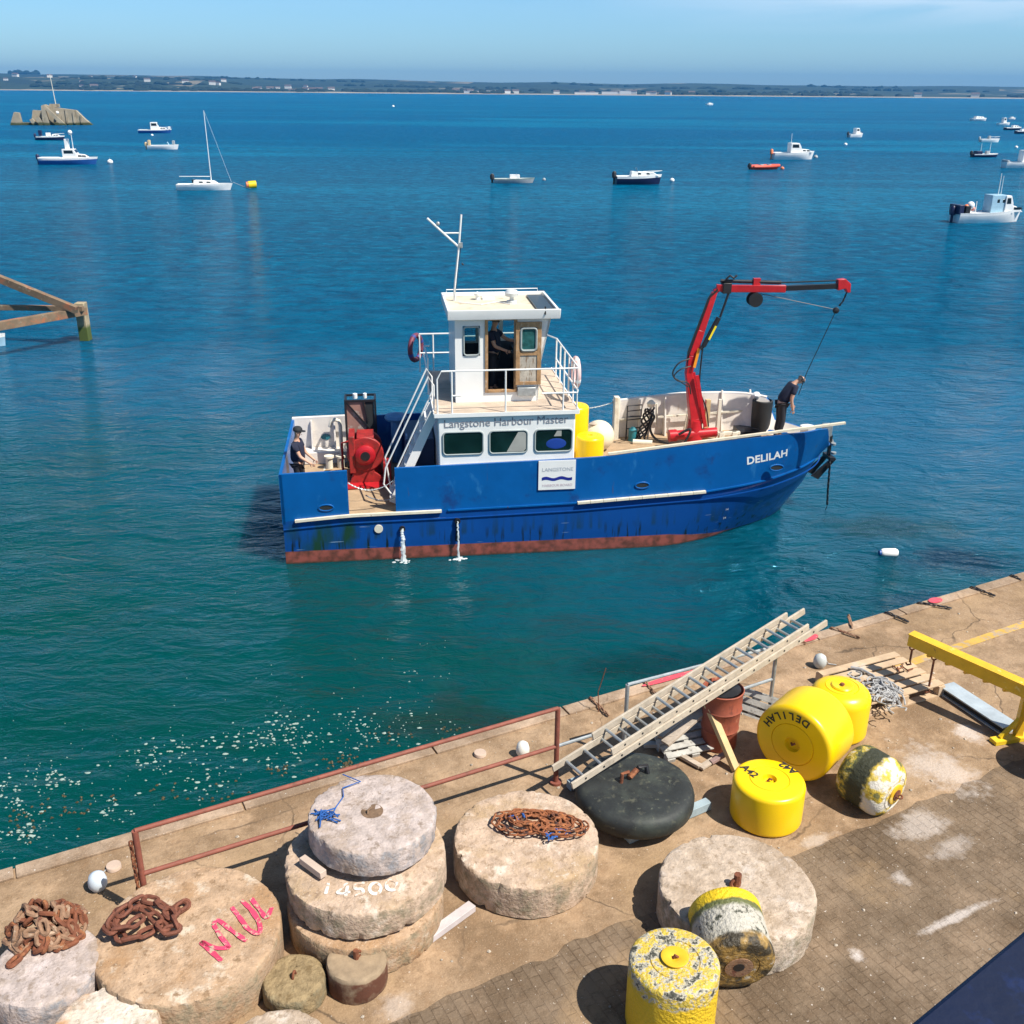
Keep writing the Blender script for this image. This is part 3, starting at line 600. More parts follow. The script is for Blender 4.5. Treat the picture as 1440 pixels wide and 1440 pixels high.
    if cap:
        mb=MB();R=Matrix((hf,V(0,1,0),hx)).transposed();mb.lathe([(.098,.03),(.105,.05),(.1,.09),(.07,.125),(.001,.135)],headc,16,axis=R)
        mb.prism([(.05,-.07),(.16,-.05),(.185,0),(.16,.05),(.05,.07)],.036,.046,'xy')
        for k in range(10): mb.v[-1-k]=headc+R@mb.v[-1-k]
        mb.build('cap',capm,root)
    elif not bald:
        mb=MB();R=Matrix((hf,V(0,1,0),hx)).transposed();mb.lathe([(.088,.0),(.098,.03),(.096,.07),(.07,.11),(.001,.125)],headc-hf*.012,14,axis=R);mb.build('hair',hairg,root)
    else:
        mb=MB();R=Matrix((hf,V(0,1,0),hx)).transposed();mb.lathe([(.084,-.04),(.093,-.01),(.094,.02),(.088,.03)],headc-hf*.014,14,axis=R);mb.build('hair',hairg,root)
    root.scale=(1.07,1.1,1.05);return root

# ================================================================== THE WORKBOAT
BR=V(-5.28,21.73,0);BAng=math.radians(7.5);BM=Matrix.Translation(BR)@Matrix.Rotation(BAng,4,'Z')
def bw(x,y,z): return BM@V(x,y,z)
boat=empty('workboat',BR,BAng,'blue steel harbour workboat with white two storey cabin and red crane, seen side on','workboat')
BEAM=4.3;YC=BEAM/2
TX=[0,1.5,2.6,3.6,5,6.9,8.5,9.7,10.7,11.5,12.1,12.7,13.2,13.55,13.78,13.85];TY=[0,0,0,0,0,0,0,0,0,.0,.05,.28,.66,1.12,1.62,YC]
KX=[0,1.5,2.6,3.6,5,6.9,8.5,9.7,10.55,11.25,11.85,12.4,12.9,13.3,13.6,13.75];KY=[0,0,0,0,0,0,0,.0,.02,.08,.22,.5,.86,1.25,1.7,YC]
WX=[.0,1.5,2.6,3.6,5,6.9,8.3,9.2,9.9,10.5,11.1,11.6,12.1,12.45,12.75,12.9];WY=[.0,0,0,0,0,0.0,.0,.05,.25,.5,.85,1.1,1.4,1.65,1.95,YC]
GZ=[(0,2.23),(3.6,2.3),(6.9,2.36),(7.7,2.39),(9.2,2.55),(10.75,2.70),(12,2.78),(12.9,2.74),(13.3,2.64),(13.5,2.1),(13.85,1.95)]
GZF=[(0,2.23),(3.6,2.3),(6.9,2.34),(8.7,2.46),(10.6,2.62),(12.4,2.60),(12.95,2.55),(13.1,1.98),(13.85,1.95)]
KZ=[(0,1.07),(1.5,1.17),(3.6,1.19),(6.9,1.25),(10,1.40),(11,1.52),(12.1,1.66),(13.8,1.75)]
def dense(X,Y,M=6):
    out=[]
    for i in range(len(X)-1):
        for k in range(M):
            t=k/M; im=max(i-1,0);ip=min(i+2,len(X)-1)
            f=lambda A:0.5*((2*A[i])+(-A[im]+A[i+1])*t+(2*A[im]-5*A[i]+4*A[i+1]-A[ip])*t*t+(-A[im]+3*A[i]-3*A[i+1]+A[ip])*t**3)
            out.append((f(X),max(f(Y),0)))
    out.append((X[-1],Y[-1]));return out
T=dense(TX,TY);Kk=dense(KX,KY);W=dense(WX,WY)
NP=len(T)
def lvl(i):
    t=T[i];k=Kk[i];w_=W[i];kz=lerp_tab(KZ,k[0])
    mid=(k[0]*.62+w_[0]*.38,k[1]*.62+w_[1]*.38,kz*.52)
    kel=(w_[0]-.12-.5*(i/NP)**4,w_[1]*1.0+.12+.0,-.55);kel=(kel[0],min(kel[1],YC),kel[2])
    return [V(*kel),V(w_[0],w_[1],0),V(*mid),V(k[0],k[1],kz)]
def far(p): return V(p.x,BEAM-p.y,p.z)
def hull_extra(t,tc,col,b):
    N=t.nodes;K=t.links.new
    # dark weathering streaks below the rubbing line
    c=mixc(t,mulf(t,zmask(t,tc,.52,.62,1.1,.35,stretch=(1.6,1,.12),axis='Z') ,nfac(t,tc,3.6,(1.5,1,.08),.48,.62),below(t,tc,'Z',1.16,.9)),col,(.012,.035,.03,1))
    c=mixc(t,mulf(t,nfac(t,tc,6,(1.6,1,.16),.57,.66),below(t,tc,'Z',.75,.25),None),c,(.008,.015,.02,1))
    c=mixc(t,mulf(t,nfac(t,tc,2.2,(1,1,.35),.46,.68),below(t,tc,'Z',1.15,.25),below(t,tc,'X',3.4,1.2)),c,(.012,.05,.03,1))
    c=mixc(t,mulf(t,nfac(t,tc,5,(.25,1,5),.69,.72),below(t,tc,'Z',1.1,.05),None),c,(.2,.3,.42,1))
    # red boot top
    s=N.new('ShaderNodeSeparateXYZ');K(tc.outputs['Object'],s.inputs[0])
    lim=N.new('ShaderNodeMapRange');lim.inputs[1].default_value=9.2;lim.inputs[2].default_value=11.4;lim.inputs[3].default_value=.31;lim.inputs[4].default_value=.0;K(s.outputs['X'],lim.inputs[0])
    sb=N.new('ShaderNodeMath');sb.operation='SUBTRACT';K(lim.outputs[0],sb.inputs[0]);K(s.outputs['Z'],sb.inputs[1])
    r=N.new('ShaderNodeMapRange');r.inputs[1].default_value=-.006;r.inputs[2].default_value=.006;K(sb.outputs[0],r.inputs[0])
    n=N.new('ShaderNodeTexNoise');n.inputs['Scale'].default_value=5;n.inputs['Detail'].default_value=8;K(tc.outputs['Object'],n.inputs['Vector'])
    rr=N.new('ShaderNodeValToRGB');e=rr.color_ramp.elements;e[0].position=.35;e[0].color=(.13,.05,.035,1);e[1].position=.6;e[1].color=(.36,.10,.075,1);K(n.outputs['Fac'],rr.inputs[0])
    c=mixc(t,r.outputs[0],c,rr.outputs[0])
    return mixc(t,below(t,tc,'Z',.05,.06,inv=True,noisy=.08),c,(.05,.05,.03,1)) 
def nfac(t,tc,sc,st,a,b_):
    N=t.nodes;K=t.links.new;mp=N.new('ShaderNodeMapping');mp.inputs['Scale'].default_value=st;K(tc.outputs['Object'],mp.inputs['Vector'])
    n=N.new('ShaderNodeTexNoise');n.inputs['Scale'].default_value=sc;n.inputs['Detail'].default_value=6;K(mp.outputs['Vector'],n.inputs['Vector'])
    r=N.new('ShaderNodeMapRange');r.inputs[1].default_value=a;r.inputs[2].default_value=b_;K(n.outputs['Fac'],r.inputs[0]);return r.outputs[0]
def below(t,tc,axis,v,w_,inv=False,noisy=0):
    N=t.nodes;K=t.links.new;s=N.new('ShaderNodeSeparateXYZ');K(tc.outputs['Object'],s.inputs[0])
    r=N.new('ShaderNodeMapRange');r.inputs[1].default_value=v;r.inputs[2].default_value=v-w_;K(s.outputs[axis],r.inputs[0]);return r.outputs[0]
def mulf(t,a,b_,c=None):
    m=t.nodes.new('ShaderNodeMath');m.operation='MULTIPLY';t.links.new(a,m.inputs[0]);t.links.new(b_,m.inputs[1])
    if c is None:return m.outputs[0]
    m2=t.nodes.new('ShaderNodeMath');m2.operation='MULTIPLY';t.links.new(m.outputs[0],m2.inputs[0]);t.links.new(c,m2.inputs[1]);return m2.outputs[0]
hullblue=mat('hull_blue_paint',(.004,.062,.28,1),.33,vary=.08,vscale=.8,bump=.2,bscale=1.6,bdist=.05,extra=hull_extra)
bulblue=mat('bulwark_blue_paint',(.0015,.098,.34,1),.35,vary=.12,vscale=1.1,spots=[((.01,.05,.2,1),1.6,.58,.15,(1,1,1)),((.08,.045,.03,1),7,.66,.06,(1,1,.10)),((.02,.16,.42,1),2.4,.6,.1,(1,1,.5)),((.05,.2,.45,1),7,.7,.05,(.4,1,3))],bump=.22,bscale=1.5,bdist=.05)
deckwood=mat('tan_deck',(.40,.28,.17,1),.85,vary=.18,vscale=3,spots=[((.2,.14,.09,1),3,.56,.15,(.4,2,1)),((.5,.4,.28,1),5,.6,.1,(1,3,1))],bump=.25)
stripw=mat('cream_rubbing_strip',(.72,.66,.52,1),.6,vary=.12,vscale=5,spots=[((.35,.2,.1,1),5,.62,.06,(1,1,1))],bump=.1)
glassd=mat('dark_window_glass',(.006,.022,.022,1),.06,bump=0,vary=.5,vscale=1.6,spec=.8)
rubberg=mat('grey_window_seal',(.30,.34,.34,1),.5,bump=0)
greyl=mat('grey_lettering',(.25,.25,.28,1),.6,bump=0,vary=.02)
# hull
mb=MB();near=[lvl(i) for i in range(NP)]
mb.grid([list(c) for c in zip(*near)],True);mb.grid([[far(p) for p in c] for c in zip(*near)],True)
st=near[0];mb.add([st[0],st[1],st[2],st[3],far(st[3]),far(st[2]),far(st[1]),far(st[0])],[tuple(range(8))])
mb.build('hull',hullblue,boat)
# deck following the sheer
DZ=[(0,1.09),(2.6,1.20),(7,1.24),(8,1.38),(12,1.62),(13.7,1.68)]
mb=MB();rows=[]
for i in range(NP):
    k=near[i][3];z=lerp_tab(DZ,k.x);z=min(z,k.z+.06) if k.x<7 else z
    rows.append([V(k.x-.01,k.y+.01,z),V(k.x-.01,YC,z+.03),V(k.x-.01,BEAM-k.y-.01,z)])
mb.grid(rows,False);mb.build('deck',deckwood,boat)
# bulwarks
def bul(xa,xb,side,first=False):
    idx=[i for i in range(NP) if xa<=T[i][0]<=xb]
    def P(i,top):
        if top: return V(T[i][0],T[i][1],lerp_tab(GZF if side=='far' else GZ,T[i][0]))
        return near[i][3]
    def mkp(x,top):
        for i in range(NP-1):
            if T[i][0]<=x<=T[i+1][0]:
                f=(x-T[i][0])/(T[i+1][0]-T[i][0]);return P(i,top).lerp(P(i+1,top),f)
        return P(NP-1,top)
    pts=[(mkp(xa,0),mkp(xa,1))]+[(P(i,0),P(i,1)) for i in idx]+[(mkp(xb,0),mkp(xb,1))]
    th=.07;o0=[];o1=[];i1=[];i0=[]
    for j,(b0,t0) in enumerate(pts):
        pa=pts[max(j-1,0)][1];pb=pts[min(j+1,len(pts)-1)][1];d=(pb-pa);d.z=0
        d=d.normalized() if d.length>1e-6 else V(1,0,0)
        nn=V(-d.y,d.x,0)*th
        zt=lerp_tab(DZ,b0.x)-.04
        o0.append(b0);o1.append(t0);i1.append(t0+nn);bi=b0+nn;i0.append(V(bi.x,bi.y,min(zt,b0.z)))
    mp_=(lambda L_:[far(p) for p in L_]) if side=='far' else (lambda L_:L_)
    o0,o1,i1,i0=map(mp_,(o0,o1,i1,i0))
    mb=MB();mb.cur=0;mb.grid([o0,o1],True);mb.grid([o1,i1],False)
    for k in(0,-1): mb.add([o0[k],o1[k],i1[k],i0[k]],[(0,1,2,3)])
    mb.cur=2 if first else 1
    mb.grid([i1,i0],True)
    return mb
inner=mat('cream_bulwark_inside',(.74,.69,.63,1),.6,vary=.12,vscale=2,spots=[((.42,.29,.17,1),2.5,.64,.1,(1,1,.4)),((.55,.52,.5,1),1.5,.58,.15,(1,1,1))],bump=.05)
M3=[bulblue,inner,bulblue]
bul(0,1.52,'near').build('bulwark',M3,boat);bul(2.6,13.849,'near').build('bulwark',M3,boat)
bul(0,1.75,'far').build('bulwark',M3,boat);bul(1.75,7.2,'far',True).build('bulwark',M3,boat);bul(8.66,13.849,'far').build('bulwark',M3,boat)
mb=MB();mb.cur=0;mb.bb(-.012,.06,0,BEAM,1.0,2.22);mb.build('transom',bulblue,boat)
# capping rails
def cap(xa,xb,side,z=.012,w_=.13):
    pts=[V(x,0,0) for x in []]
    g_=GZF if side=='far' else GZ;L_=[V(T[i][0],T[i][1],lerp_tab(g_,T[i][0])+z) for i in range(NP) if xa<=T[i][0]<=xb]
    L_=[V(xa,0,lerp_tab(g_,xa)+z)]+L_
    if side=='far': L_=[far(p) for p in L_]
    mb=MB()
    for a,b_ in zip(L_,L_[1:]):
        if (b_-a).length>.02: mb.beam(a,b_,w_,.035)
    return mb
cap(0,1.5,'far').build('capping_rail',inner,boat);cap(8.66,12.95,'far').build('capping_rail',inner,boat)
# stiffeners inside the far bulwark
for x in (.5,1.1,2.1,2.8,3.4,9.4,10.1,10.9,11.7,12.5):
    z=lerp_tab(DZ,x);g=lerp_tab(GZ,x)
    mb=MB();mb.prism([(BEAM-.08,z),(BEAM-.08,g-.05),(BEAM-.13,g-.05),(BEAM-.34,z)],x-.02,x+.02,'yz');mb.build('stiffener',inner if not 1.75<x<7 else bulblue,boat)
mb=MB();mb.beam((8.7,BEAM-.14,1.95),(13,BEAM-.3,2.2),.05,.05);mb.build('inner_rail',cream,boat)
# rubbing strakes
mb=MB()
for a,b_ in((.28,3.66),): 
    n_=10
    for k in range(n_):
        x0=a+(b_-a)*k/n_;x1=a+(b_-a)*(k+1)/n_;mb.beam((x0,-.03,lerp_tab(KZ,x0)),(x1,-.03,lerp_tab(KZ,x1)),.07,.06)
mb.build('rubbing_strake',stripw,boat)
mb=MB();n_=10
for k in range(n_):
    x0=6.89+3.14*k/n_;x1=6.89+3.14*(k+1)/n_;mb.beam((x0,-.035,lerp_tab(KZ,x0)+.01),(x1-.01,-.035,lerp_tab(KZ,x1)+.01),.08,.055)
mb.build('rubbing_strake',stripw,boat)
mb=MB();L_=[near[i][3]+V(0,-.012,-.2 if True else 0) for i in range(0,NP,2)]
for a,b_ in zip(L_,L_[1:]): 
    if (b_-a).length>.02: mb.beam(a,b_,.03,.02)
mb.build('weld_bead',hullblue,boat)
mb=MB()
L_=[near[i][3]+V(0,-.01,0) for i in range(NP) if near[i][3].x>3.6]
for a,b_ in zip(L_,L_[1:]):
    if (b_-a).length>.02: mb.beam(a,b_,.045,.035)
mb.build('knuckle_trim',bulblue,boat)
# freeing ports and fairleads with white rims
for x,z in((1.0,1.38),(8.45,1.63),(11.75,1.95)):
    mb=MB();P=[V(x+.17*math.cos(k*PI/8),-.005+lerp_tab([(0,0),(12,0)],x),z+.075*math.sin(k*PI/8)) for k in range(16)];mb.tube(P,.02,8,closed=True);f=mb.build('fairlead',bulblue,boat)
    mb=MB();mb.add([V(x+.15*math.cos(k*PI/8),-.012,z+.06*math.sin(k*PI/8)) for k in range(16)],[tuple(range(16))]);mb.build('opening',dark,f)
mb=MB();P=[V(12.0+.15*math.cos(k*PI/8),BEAM-.16,2.05+.08*math.sin(k*PI/8)) for k in range(16)];mb.tube(P,.022,8,closed=True);mb.build('fairlead',bulblue,boat)
mb=MB();P=[V(.85+.13*math.cos(k*PI/8),BEAM-.085,1.72+.08*math.sin(k*PI/8)) for k in range(16)];mb.add(P,[tuple(range(16))]);mb.build('fairlead',mat('blue_green_opening',(.02,.16,.2,1),.5,bump=0),boat)
# outlets with running water, pump discharge
mb=MB();mb.cyl((2.18,-.03,.80),(2.18,.02,.80),.10,seg=18);mb.build('outlet_cap',cream,boat)
watj=mat('falling_water',(.8,.88,.9,1),.15,bump=.3,vary=.1)
wm=watj.node_tree.nodes['Principled BSDF'];wm.inputs['Alpha'].default_value=.55
for x,z,r in((2.73,.78,.034),(4.03,.92,.015)):
    mb=MB();mb.cyl((x,-.06,z),(x,.03,z),.07,seg=14);mb.build('outlet_pipe',black,boat)
    P=[V(x,-.06-.1*math.sqrt(k/8),z-(z)*(k/8)**1.4) for k in range(9)];mb=MB();P=[q+V(random.uniform(-.012,.012),random.uniform(-.01,.01),0) for q in sm(P,3)];mb.tube(P,[r*(1+.8*k/len(P))*random.uniform(.7,1.25) for k in range(len(P))],7)
    for k in range(22): 
        a=random.uniform(0,2*PI);q=random.uniform(.02,.22);mb.sphere((x+math.cos(a)*q*1.2,-.17+math.sin(a)*q*.6,.01),random.uniform(.015,.045),6,4,(1.3,1,.4))
    mb.build('water_outflow',watj,boat)
mb=MB();mb.tube([V(4.0,-.03,1.0),V(4.02,-.05,.7),V(4.0,-.06,.42)],.035,8);mb.build('fender_strap',black,boat)
# bow name and draught marks
def hull_y(x,z):
    best=None
    for i in range(NP-1):
        k0,k1=near[i][3],near[i+1][3];g0=V(T[i][0],T[i][1],lerp_tab(GZ,T[i][0]));g1=V(T[i+1][0],T[i+1][1],lerp_tab(GZ,T[i+1][0]))
        lo0,hi0,lo1,hi1=(k0,g0,k1,g1) if z>lerp_tab(KZ,x) else (near[i][2],k0,near[i+1][2],k1)
        f0=(z-lo0.z)/max(hi0.z-lo0.z,1e-6);a=lo0.lerp(hi0,f0);f1=(z-lo1.z)/max(hi1.z-lo1.z,1e-6);b=lo1.lerp(hi1,f1)
        if min(a.x,b.x)-1e-6<=x<=max(a.x,b.x)+1e-6 and abs(b.x-a.x)>1e-6: return a.y+(b.y-a.y)*(x-a.x)/(b.x-a.x)
    return 0
def drape(o,off=.006):
    for v in o.data.vertices: v.co.y=hull_y(v.co.x,v.co.z)-off
o_=text('DELILAH',.27,frame((11.0,-.012,2.05),(1,0,.133),(-.02,0,1)),white,boat,bold=.008,extrude=0,spacing=1.03);drape(o_)
for i_,s_ in enumerate(('14','24')): o_=text(s_,.085,frame((10.62 if i_==0 else 10.6,.0 if i_==0 else .05,.82-.25*i_),(1,.02,.05),(0,-.1,1)),white,boat,extrude=0);drape(o_)
# placard on the side
mb=MB();mb.bb(5.94,6.82,-.03,-.004,1.62,2.34);pl=mb.build('side_placard',white,boat)
tgrey=mat('faded_grey_lettering',(.42,.44,.48,1),.6,bump=0,vary=.02);tpink=mat('faded_pink_lettering',(.6,.48,.52,1),.6,bump=0,vary=.02)
text('LANGSTONE',.128,frame((6.39,-.033,2.08),(1,0,0),(0,0,1)),tgrey,pl,align='CENTER',extrude=.001)
text('HARBOUR BOARD',.086,frame((6.39,-.033,1.70),(1,0,0),(0,0,1)),tpink,pl,align='CENTER',extrude=.001)
mb=MB();xs=[6.02+.72*k/24 for k in range(25)]
up=[V(x,-.033,1.93+.022*math.sin((x-6.02)*17)) for x in xs];dn=[V(x,-.033,1.855+.018*math.sin((x-6.02)*17)) for x in xs];mb.grid([dn,up],False);mb.build('wave_emblem',mat('emblem_blue',(.01,.02,.25,1),.5,bump=0),pl)

# --- lower cabin
cab=MB();cab.bb(3.63,6.80,.10,4.0,1.2,3.46);cabin=cab.build('cabin',white,boat,bevel=.03)
text('Langstone Harbour Master',.268,frame((3.745,.092,3.185),(1,0,.012),(0,0,1)),greyl,cabin,extrude=.001,spacing=.985)
def rrect(x0,x1,z0,z1,r,n=5):
    P=[]
    for cx,cz,a in((x1-r,z0+r,-PI/2),(x1-r,z1-r,0),(x0+r,z1-r,PI/2),(x0+r,z0+r,PI)):
        for k in range(n+1): t=a+PI/2*k/n;P.append((cx+r*math.cos(t),cz+r*math.sin(t)))
    return P
def window(x0,x1,z0,z1,y,parent,glass=glassd,seal=rubberg,inside_patch=None):
    mb=MB();mb.tube([V(a,y-.008,b_) for a,b_ in rrect(x0,x1,z0,z1,.09)],.022,6,closed=True);f=mb.build('window',seal,parent)
    mb=MB();P=rrect(x0+.01,x1-.01,z0+.01,z1-.01,.085);mb.add([V(a,y-.01,b_) for a,b_ in P],[tuple(range(len(P)))]);mb.build('pane',glass,f)
    if inside_patch:
        mb=MB();mb.add([V(a,y-.013,b_) for a,b_ in inside_patch],[tuple(range(len(inside_patch)))]);mb.build('inside_patch',mat('inside_patch_tone',(.36,.36,.33,1),.25,bump=0),f)  # pale sheet added as the cabin interior seen through the pane
    return f
window(3.73,4.65,2.53,3.07,.1,cabin)
window(4.80,5.68,2.53,3.07,.1,cabin,inside_patch=[(5.2,2.56),(5.6,2.56),(5.65,2.62),(5.65,3.0),(5.6,3.04),(5.47,3.04)])
window(5.86,6.73,2.53,3.07,.1,cabin,inside_patch=[(6.3,2.9),(6.48,2.9),(6.48,3.04),(6.38,3.04)])
mb=MB();mb.sphere((6.36,.088,2.72),.2,14,8,(1.2,.03,.65));mb.build('blue_bundle',mat('blue_bundle',(.01,.05,.3,1),.5,bump=0),cabin)
# upper deck boards
ud=MB()
for k in range(26): ud.bb(3.55,6.86,.06+.152*k,.06+.152*k+.146,3.465,3.51)
upd=ud.build('upper_deck',mat('bleached_deck_boards',(.50,.40,.31,1),.8,vary=.2,vscale=2,spots=[((.32,.25,.19,1),3,.55,.15,(.3,4,1))],bump=.2),boat)
mb=MB();mb.bb(3.54,6.87,.035,.057,3.44,3.53);mb.bb(3.525,3.545,.06,4.0,3.44,3.53);mb.bb(6.865,6.885,.06,4.0,3.44,3.53);mb.build('deck_edge',white,boat)

# --- wheelhouse
wy0,wy1=.98,3.05;zf,zr=3.51,5.52
wh=MB()
wh.bb(4.15,4.80,wy0,wy0+.05,zf,4.62);wh.bb(4.15,4.28,wy0,wy0+.05,4.62,5.32);wh.bb(4.68,4.80,wy0,wy0+.05,4.62,5.32);wh.bb(4.15,4.80,wy0,wy0+.05,5.32,zr)
wh.bb(4.80,5.53,wy0,wy0+.05,zf,3.76);wh.bb(4.80,5.53,wy0,wy0+.05,5.47,zr)
wh.prism([(5.53,zf),(6.05,zf),(6.10,4.4),(6.34,zr),(5.53,zr)],wy0,wy0+.05)
# far wall: band of windows
wh.prism([(4.15,zf),(6.05,zf),(6.08,4.55),(4.15,4.55)],wy1-.05,wy1);wh.prism([(4.15,5.3),(6.29,5.3),(6.34,zr),(4.15,zr)],wy1-.05,wy1)
for x in (4.15,4.75,5.35,6.0): wh.bb(x,x+.1,wy1-.05,wy1,4.55,5.3)
# back wall and raked front
wh.bb(4.10,4.15,wy0,wy1,zf,zr)
for y0,y1 in((wy0+.0,wy0+.1),(1.95,2.05),(wy1-.1,wy1)):
    wh.add([V(6.10,y0,4.4),V(6.34,y0,zr),V(6.34,y1,zr),V(6.10,y1,4.4),V(6.06,y0,4.4),V(6.29,y0,zr),V(6.29,y1,zr),V(6.06,y1,4.4)],[(0,1,2,3),(4,5,6,7),(0,4,5,1),(3,7,6,2),(1,5,6,2),(0,4,7,3)])
wh.add([V(6.05,wy0,zf),V(6.10,wy0,4.4),V(6.10,wy1,4.4),V(6.05,wy1,zf),V(6.0,wy0,zf),V(6.05,wy0,4.4),V(6.05,wy1,4.4),V(6.0,wy1,zf)],[(0,1,2,3),(4,5,6,7),(0,4,5,1),(3,7,6,2),(1,5,6,2)])
whl=wh.build('wheelhouse',white,boat)
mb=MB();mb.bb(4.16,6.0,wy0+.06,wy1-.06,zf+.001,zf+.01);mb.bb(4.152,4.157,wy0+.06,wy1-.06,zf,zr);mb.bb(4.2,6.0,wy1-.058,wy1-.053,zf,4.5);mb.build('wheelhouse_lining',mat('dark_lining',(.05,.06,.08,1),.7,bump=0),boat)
mb=MB();mb.bb(5.62,6.0,1.25,2.8,3.52,4.45);mb.bb(5.5,5.7,1.5,1.8,4.4,4.55);mb.build('helm_console',dark,boat)
mb=MB();mb.tube([V(a,wy0-.008,b_) for a,b_ in rrect(4.30,4.66,4.64,5.30,.07)],.022,6,closed=True);wf=mb.build('window',rubberg,whl)
gl=bpy.data.materials.new('tinted_glass');gl.use_nodes=True;gb=gl.node_tree.nodes['Principled BSDF'];gb.inputs['Base Color'].default_value=(.25,.4,.42,1);gb.inputs['Transmission Weight'].default_value=1;gb.inputs['Roughness'].default_value=.02;gb.inputs['IOR'].default_value=1.1
mb=MB();P=rrect(4.27,4.69,4.61,5.33,.05);mb.add([V(a,wy0+.02,b_) for a,b_ in P],[tuple(range(len(P)))]);mb.build('pane',gl,wf)
mb=MB();mb.add([V(4.2,wy1-.025,4.5),V(6.05,wy1-.025,4.5),V(6.25,wy1-.025,5.35),V(4.2,wy1-.025,5.35)],[(0,1,2,3)]);mb.build('pane',gl,boat)
mb=MB();mb.add([V(6.085,wy0+.05,4.4),V(6.32,wy0+.05,5.5),V(6.32,wy1-.05,5.5),V(6.085,wy1-.05,4.4)],[(0,1,2,3)]);mb.build('pane',gl,boat)
# door frame and open sliding door leaf
mb=MB();mb.bb(4.79,4.86,wy0-.035,wy0+.06,3.74,5.50);mb.bb(5.47,5.54,wy0-.035,wy0+.06,3.74,5.50);mb.bb(4.86,5.47,wy0-.035,wy0+.06,5.44,5.50);mb.bb(4.86,5.47,wy0-.035,wy0+.06,3.74,3.80);mb.build('door_frame',woodbrown,boat,bevel=.006)
d=MB();y=wy0-.055
for a in((5.50,5.60,3.92,5.40),(6.0,6.10,3.92,5.40),(5.60,6.0,3.92,4.0),(5.60,6.0,5.28,5.40),(5.60,6.0,4.62,4.72)): d.bb(a[0],a[1],y-.03,y+.02,a[2],a[3])
dr=d.build('sliding_door',woodbrown,boat,bevel=.005)
mb=MB();mb.bb(5.60,6.0,y-.012,y+.01,4.0,4.62);mb.build('panel',mat('weathered_door_panel',(.42,.38,.32,1),.8,vary=.3,vscale=5,spots=[((.2,.13,.08,1),5,.55,.1,(5,5,1))],bump=.2),dr)
mb=MB();P=rrect(5.62,5.98,4.74,5.26,.07);mb.tube([V(a,y-.03,b_) for a,b_ in P],.028,6,closed=True);q=mb.build('window',rubberg,dr)
mb=MB();mb.add([V(a,y-.02,b_) for a,b_ in P],[tuple(range(len(P)))]);mb.build('pane',mat('greenish_pane',(.03,.12,.12,1),.06,bump=0,vary=.4,vscale=6),q)
mb=MB();mb.bb(5.55,5.98,wy0-.12,wy0-.01,3.66,3.86);mb.build('step_box',steelg,boat,bevel=.01)
# roof
r=MB();x0,x1,y0,y1=3.93,6.50,.78,3.15
r.bb(x0,x1,y0,y1,5.49,5.60)
for a in((x0,x1,y0,y0+.06),(x0,x1,y1-.06,y1),(x0,x0+.06,y0+.06,y1-.06),(x1-.06,x1,y0+.06,y1-.06)): r.bb(*a,5.60,5.70)
r.prism([(y0-.001,5.49),(y0-.001,5.71),(y0-.05,5.73),(y0-.05,5.69)],x0-.01,x1+.01,'yz')
roof=r.build('wheelhouse_roof',white,boat,bevel=.012)
mb=MB();mb.bb(x0+.065,x1-.065,y0+.065,y1-.065,5.602,5.612);mb.build('roof_top',mat('stained_roof',(.62,.55,.42,1),.7,vary=.12,vscale=2,spots=[((.45,.33,.2,1),2.5,.58,.1,(1,1,1)),((.5,.45,.35,1),8,.6,.06,(1,1,1))],bump=.2),roof)
mb=MB();mb.bb(6.02,6.40,1.1,2.9,5.62,5.66);mb.build('solar_panel',mat('dark_panel',(.04,.045,.04,1),.3,bump=0),boat)
mb=MB();mb.lathe([(.001,0),(.12,0),(.12,.06),(.05,.08),(.05,.15),(.15,.17),(.17,.25),(.12,.31),(.001,.33)],(5.55,2.1,5.61),20);mb.build('radar_dome',mat('grey_white_gelcoat',(.6,.62,.62,1),.35,bump=0),boat)
mb=MB();mb.lathe([(.001,0),(.05,0),(.05,.1),(.08,.11),(.09,.16),(.001,.2)],(4.78,2.6,5.61),14);mb.tube([V(4.3,2.2,5.63),V(4.8,1.9,5.63),V(5.2,2.2,5.63),V(5.5,1.9,5.63)],.012,6);mb.bb(4.9,5.2,2.55,2.75,5.61,5.66);mb.build('roof_fittings',white,boat)
mb=MB();mb.cyl((6.15,.75,5.6),(6.15,.75,5.78),.02,seg=8);mb.build('horn',black,boat)
# searchlight rail along back of roof
mb=MB();mb.tube([V(4.05,2.95,5.7),V(4.05,2.95,5.8),V(6.3,2.95,5.8),V(6.3,2.95,5.7)],.012,6);mb.build('roof_rail',white,boat)
# mast
mb=MB();mb.tube([V(4.2,2.5,5.55),V(4.24,2.5,6.1),V(4.34,2.5,6.95),V(4.40,2.5,7.62)],[.03,.026,.024,.022],8);mb.tube([V(4.33,2.5,6.88),V(3.95,2.5,7.22),V(3.60,2.5,7.54)],.026,8);mb.tube([V(3.98,2.5,7.2),V(4.37,2.5,7.2)],.018,8)
ms=mb.build('mast',white,boat)
mb=MB();mb.sphere((3.85,2.5,7.42),.045,10,6);mb.bb(4.33,4.42,2.46,2.54,6.86,6.98);mb.build('mast_light',steelg,ms)
mb=MB();mb.tube([V(4.2,2.45,5.6),V(4.38,2.42,6.9)],.006,5);mb.tube([V(4.4,2.5,6.5),V(4.44,2.5,6.46)],.02,6);mb.build('cable',black,ms)
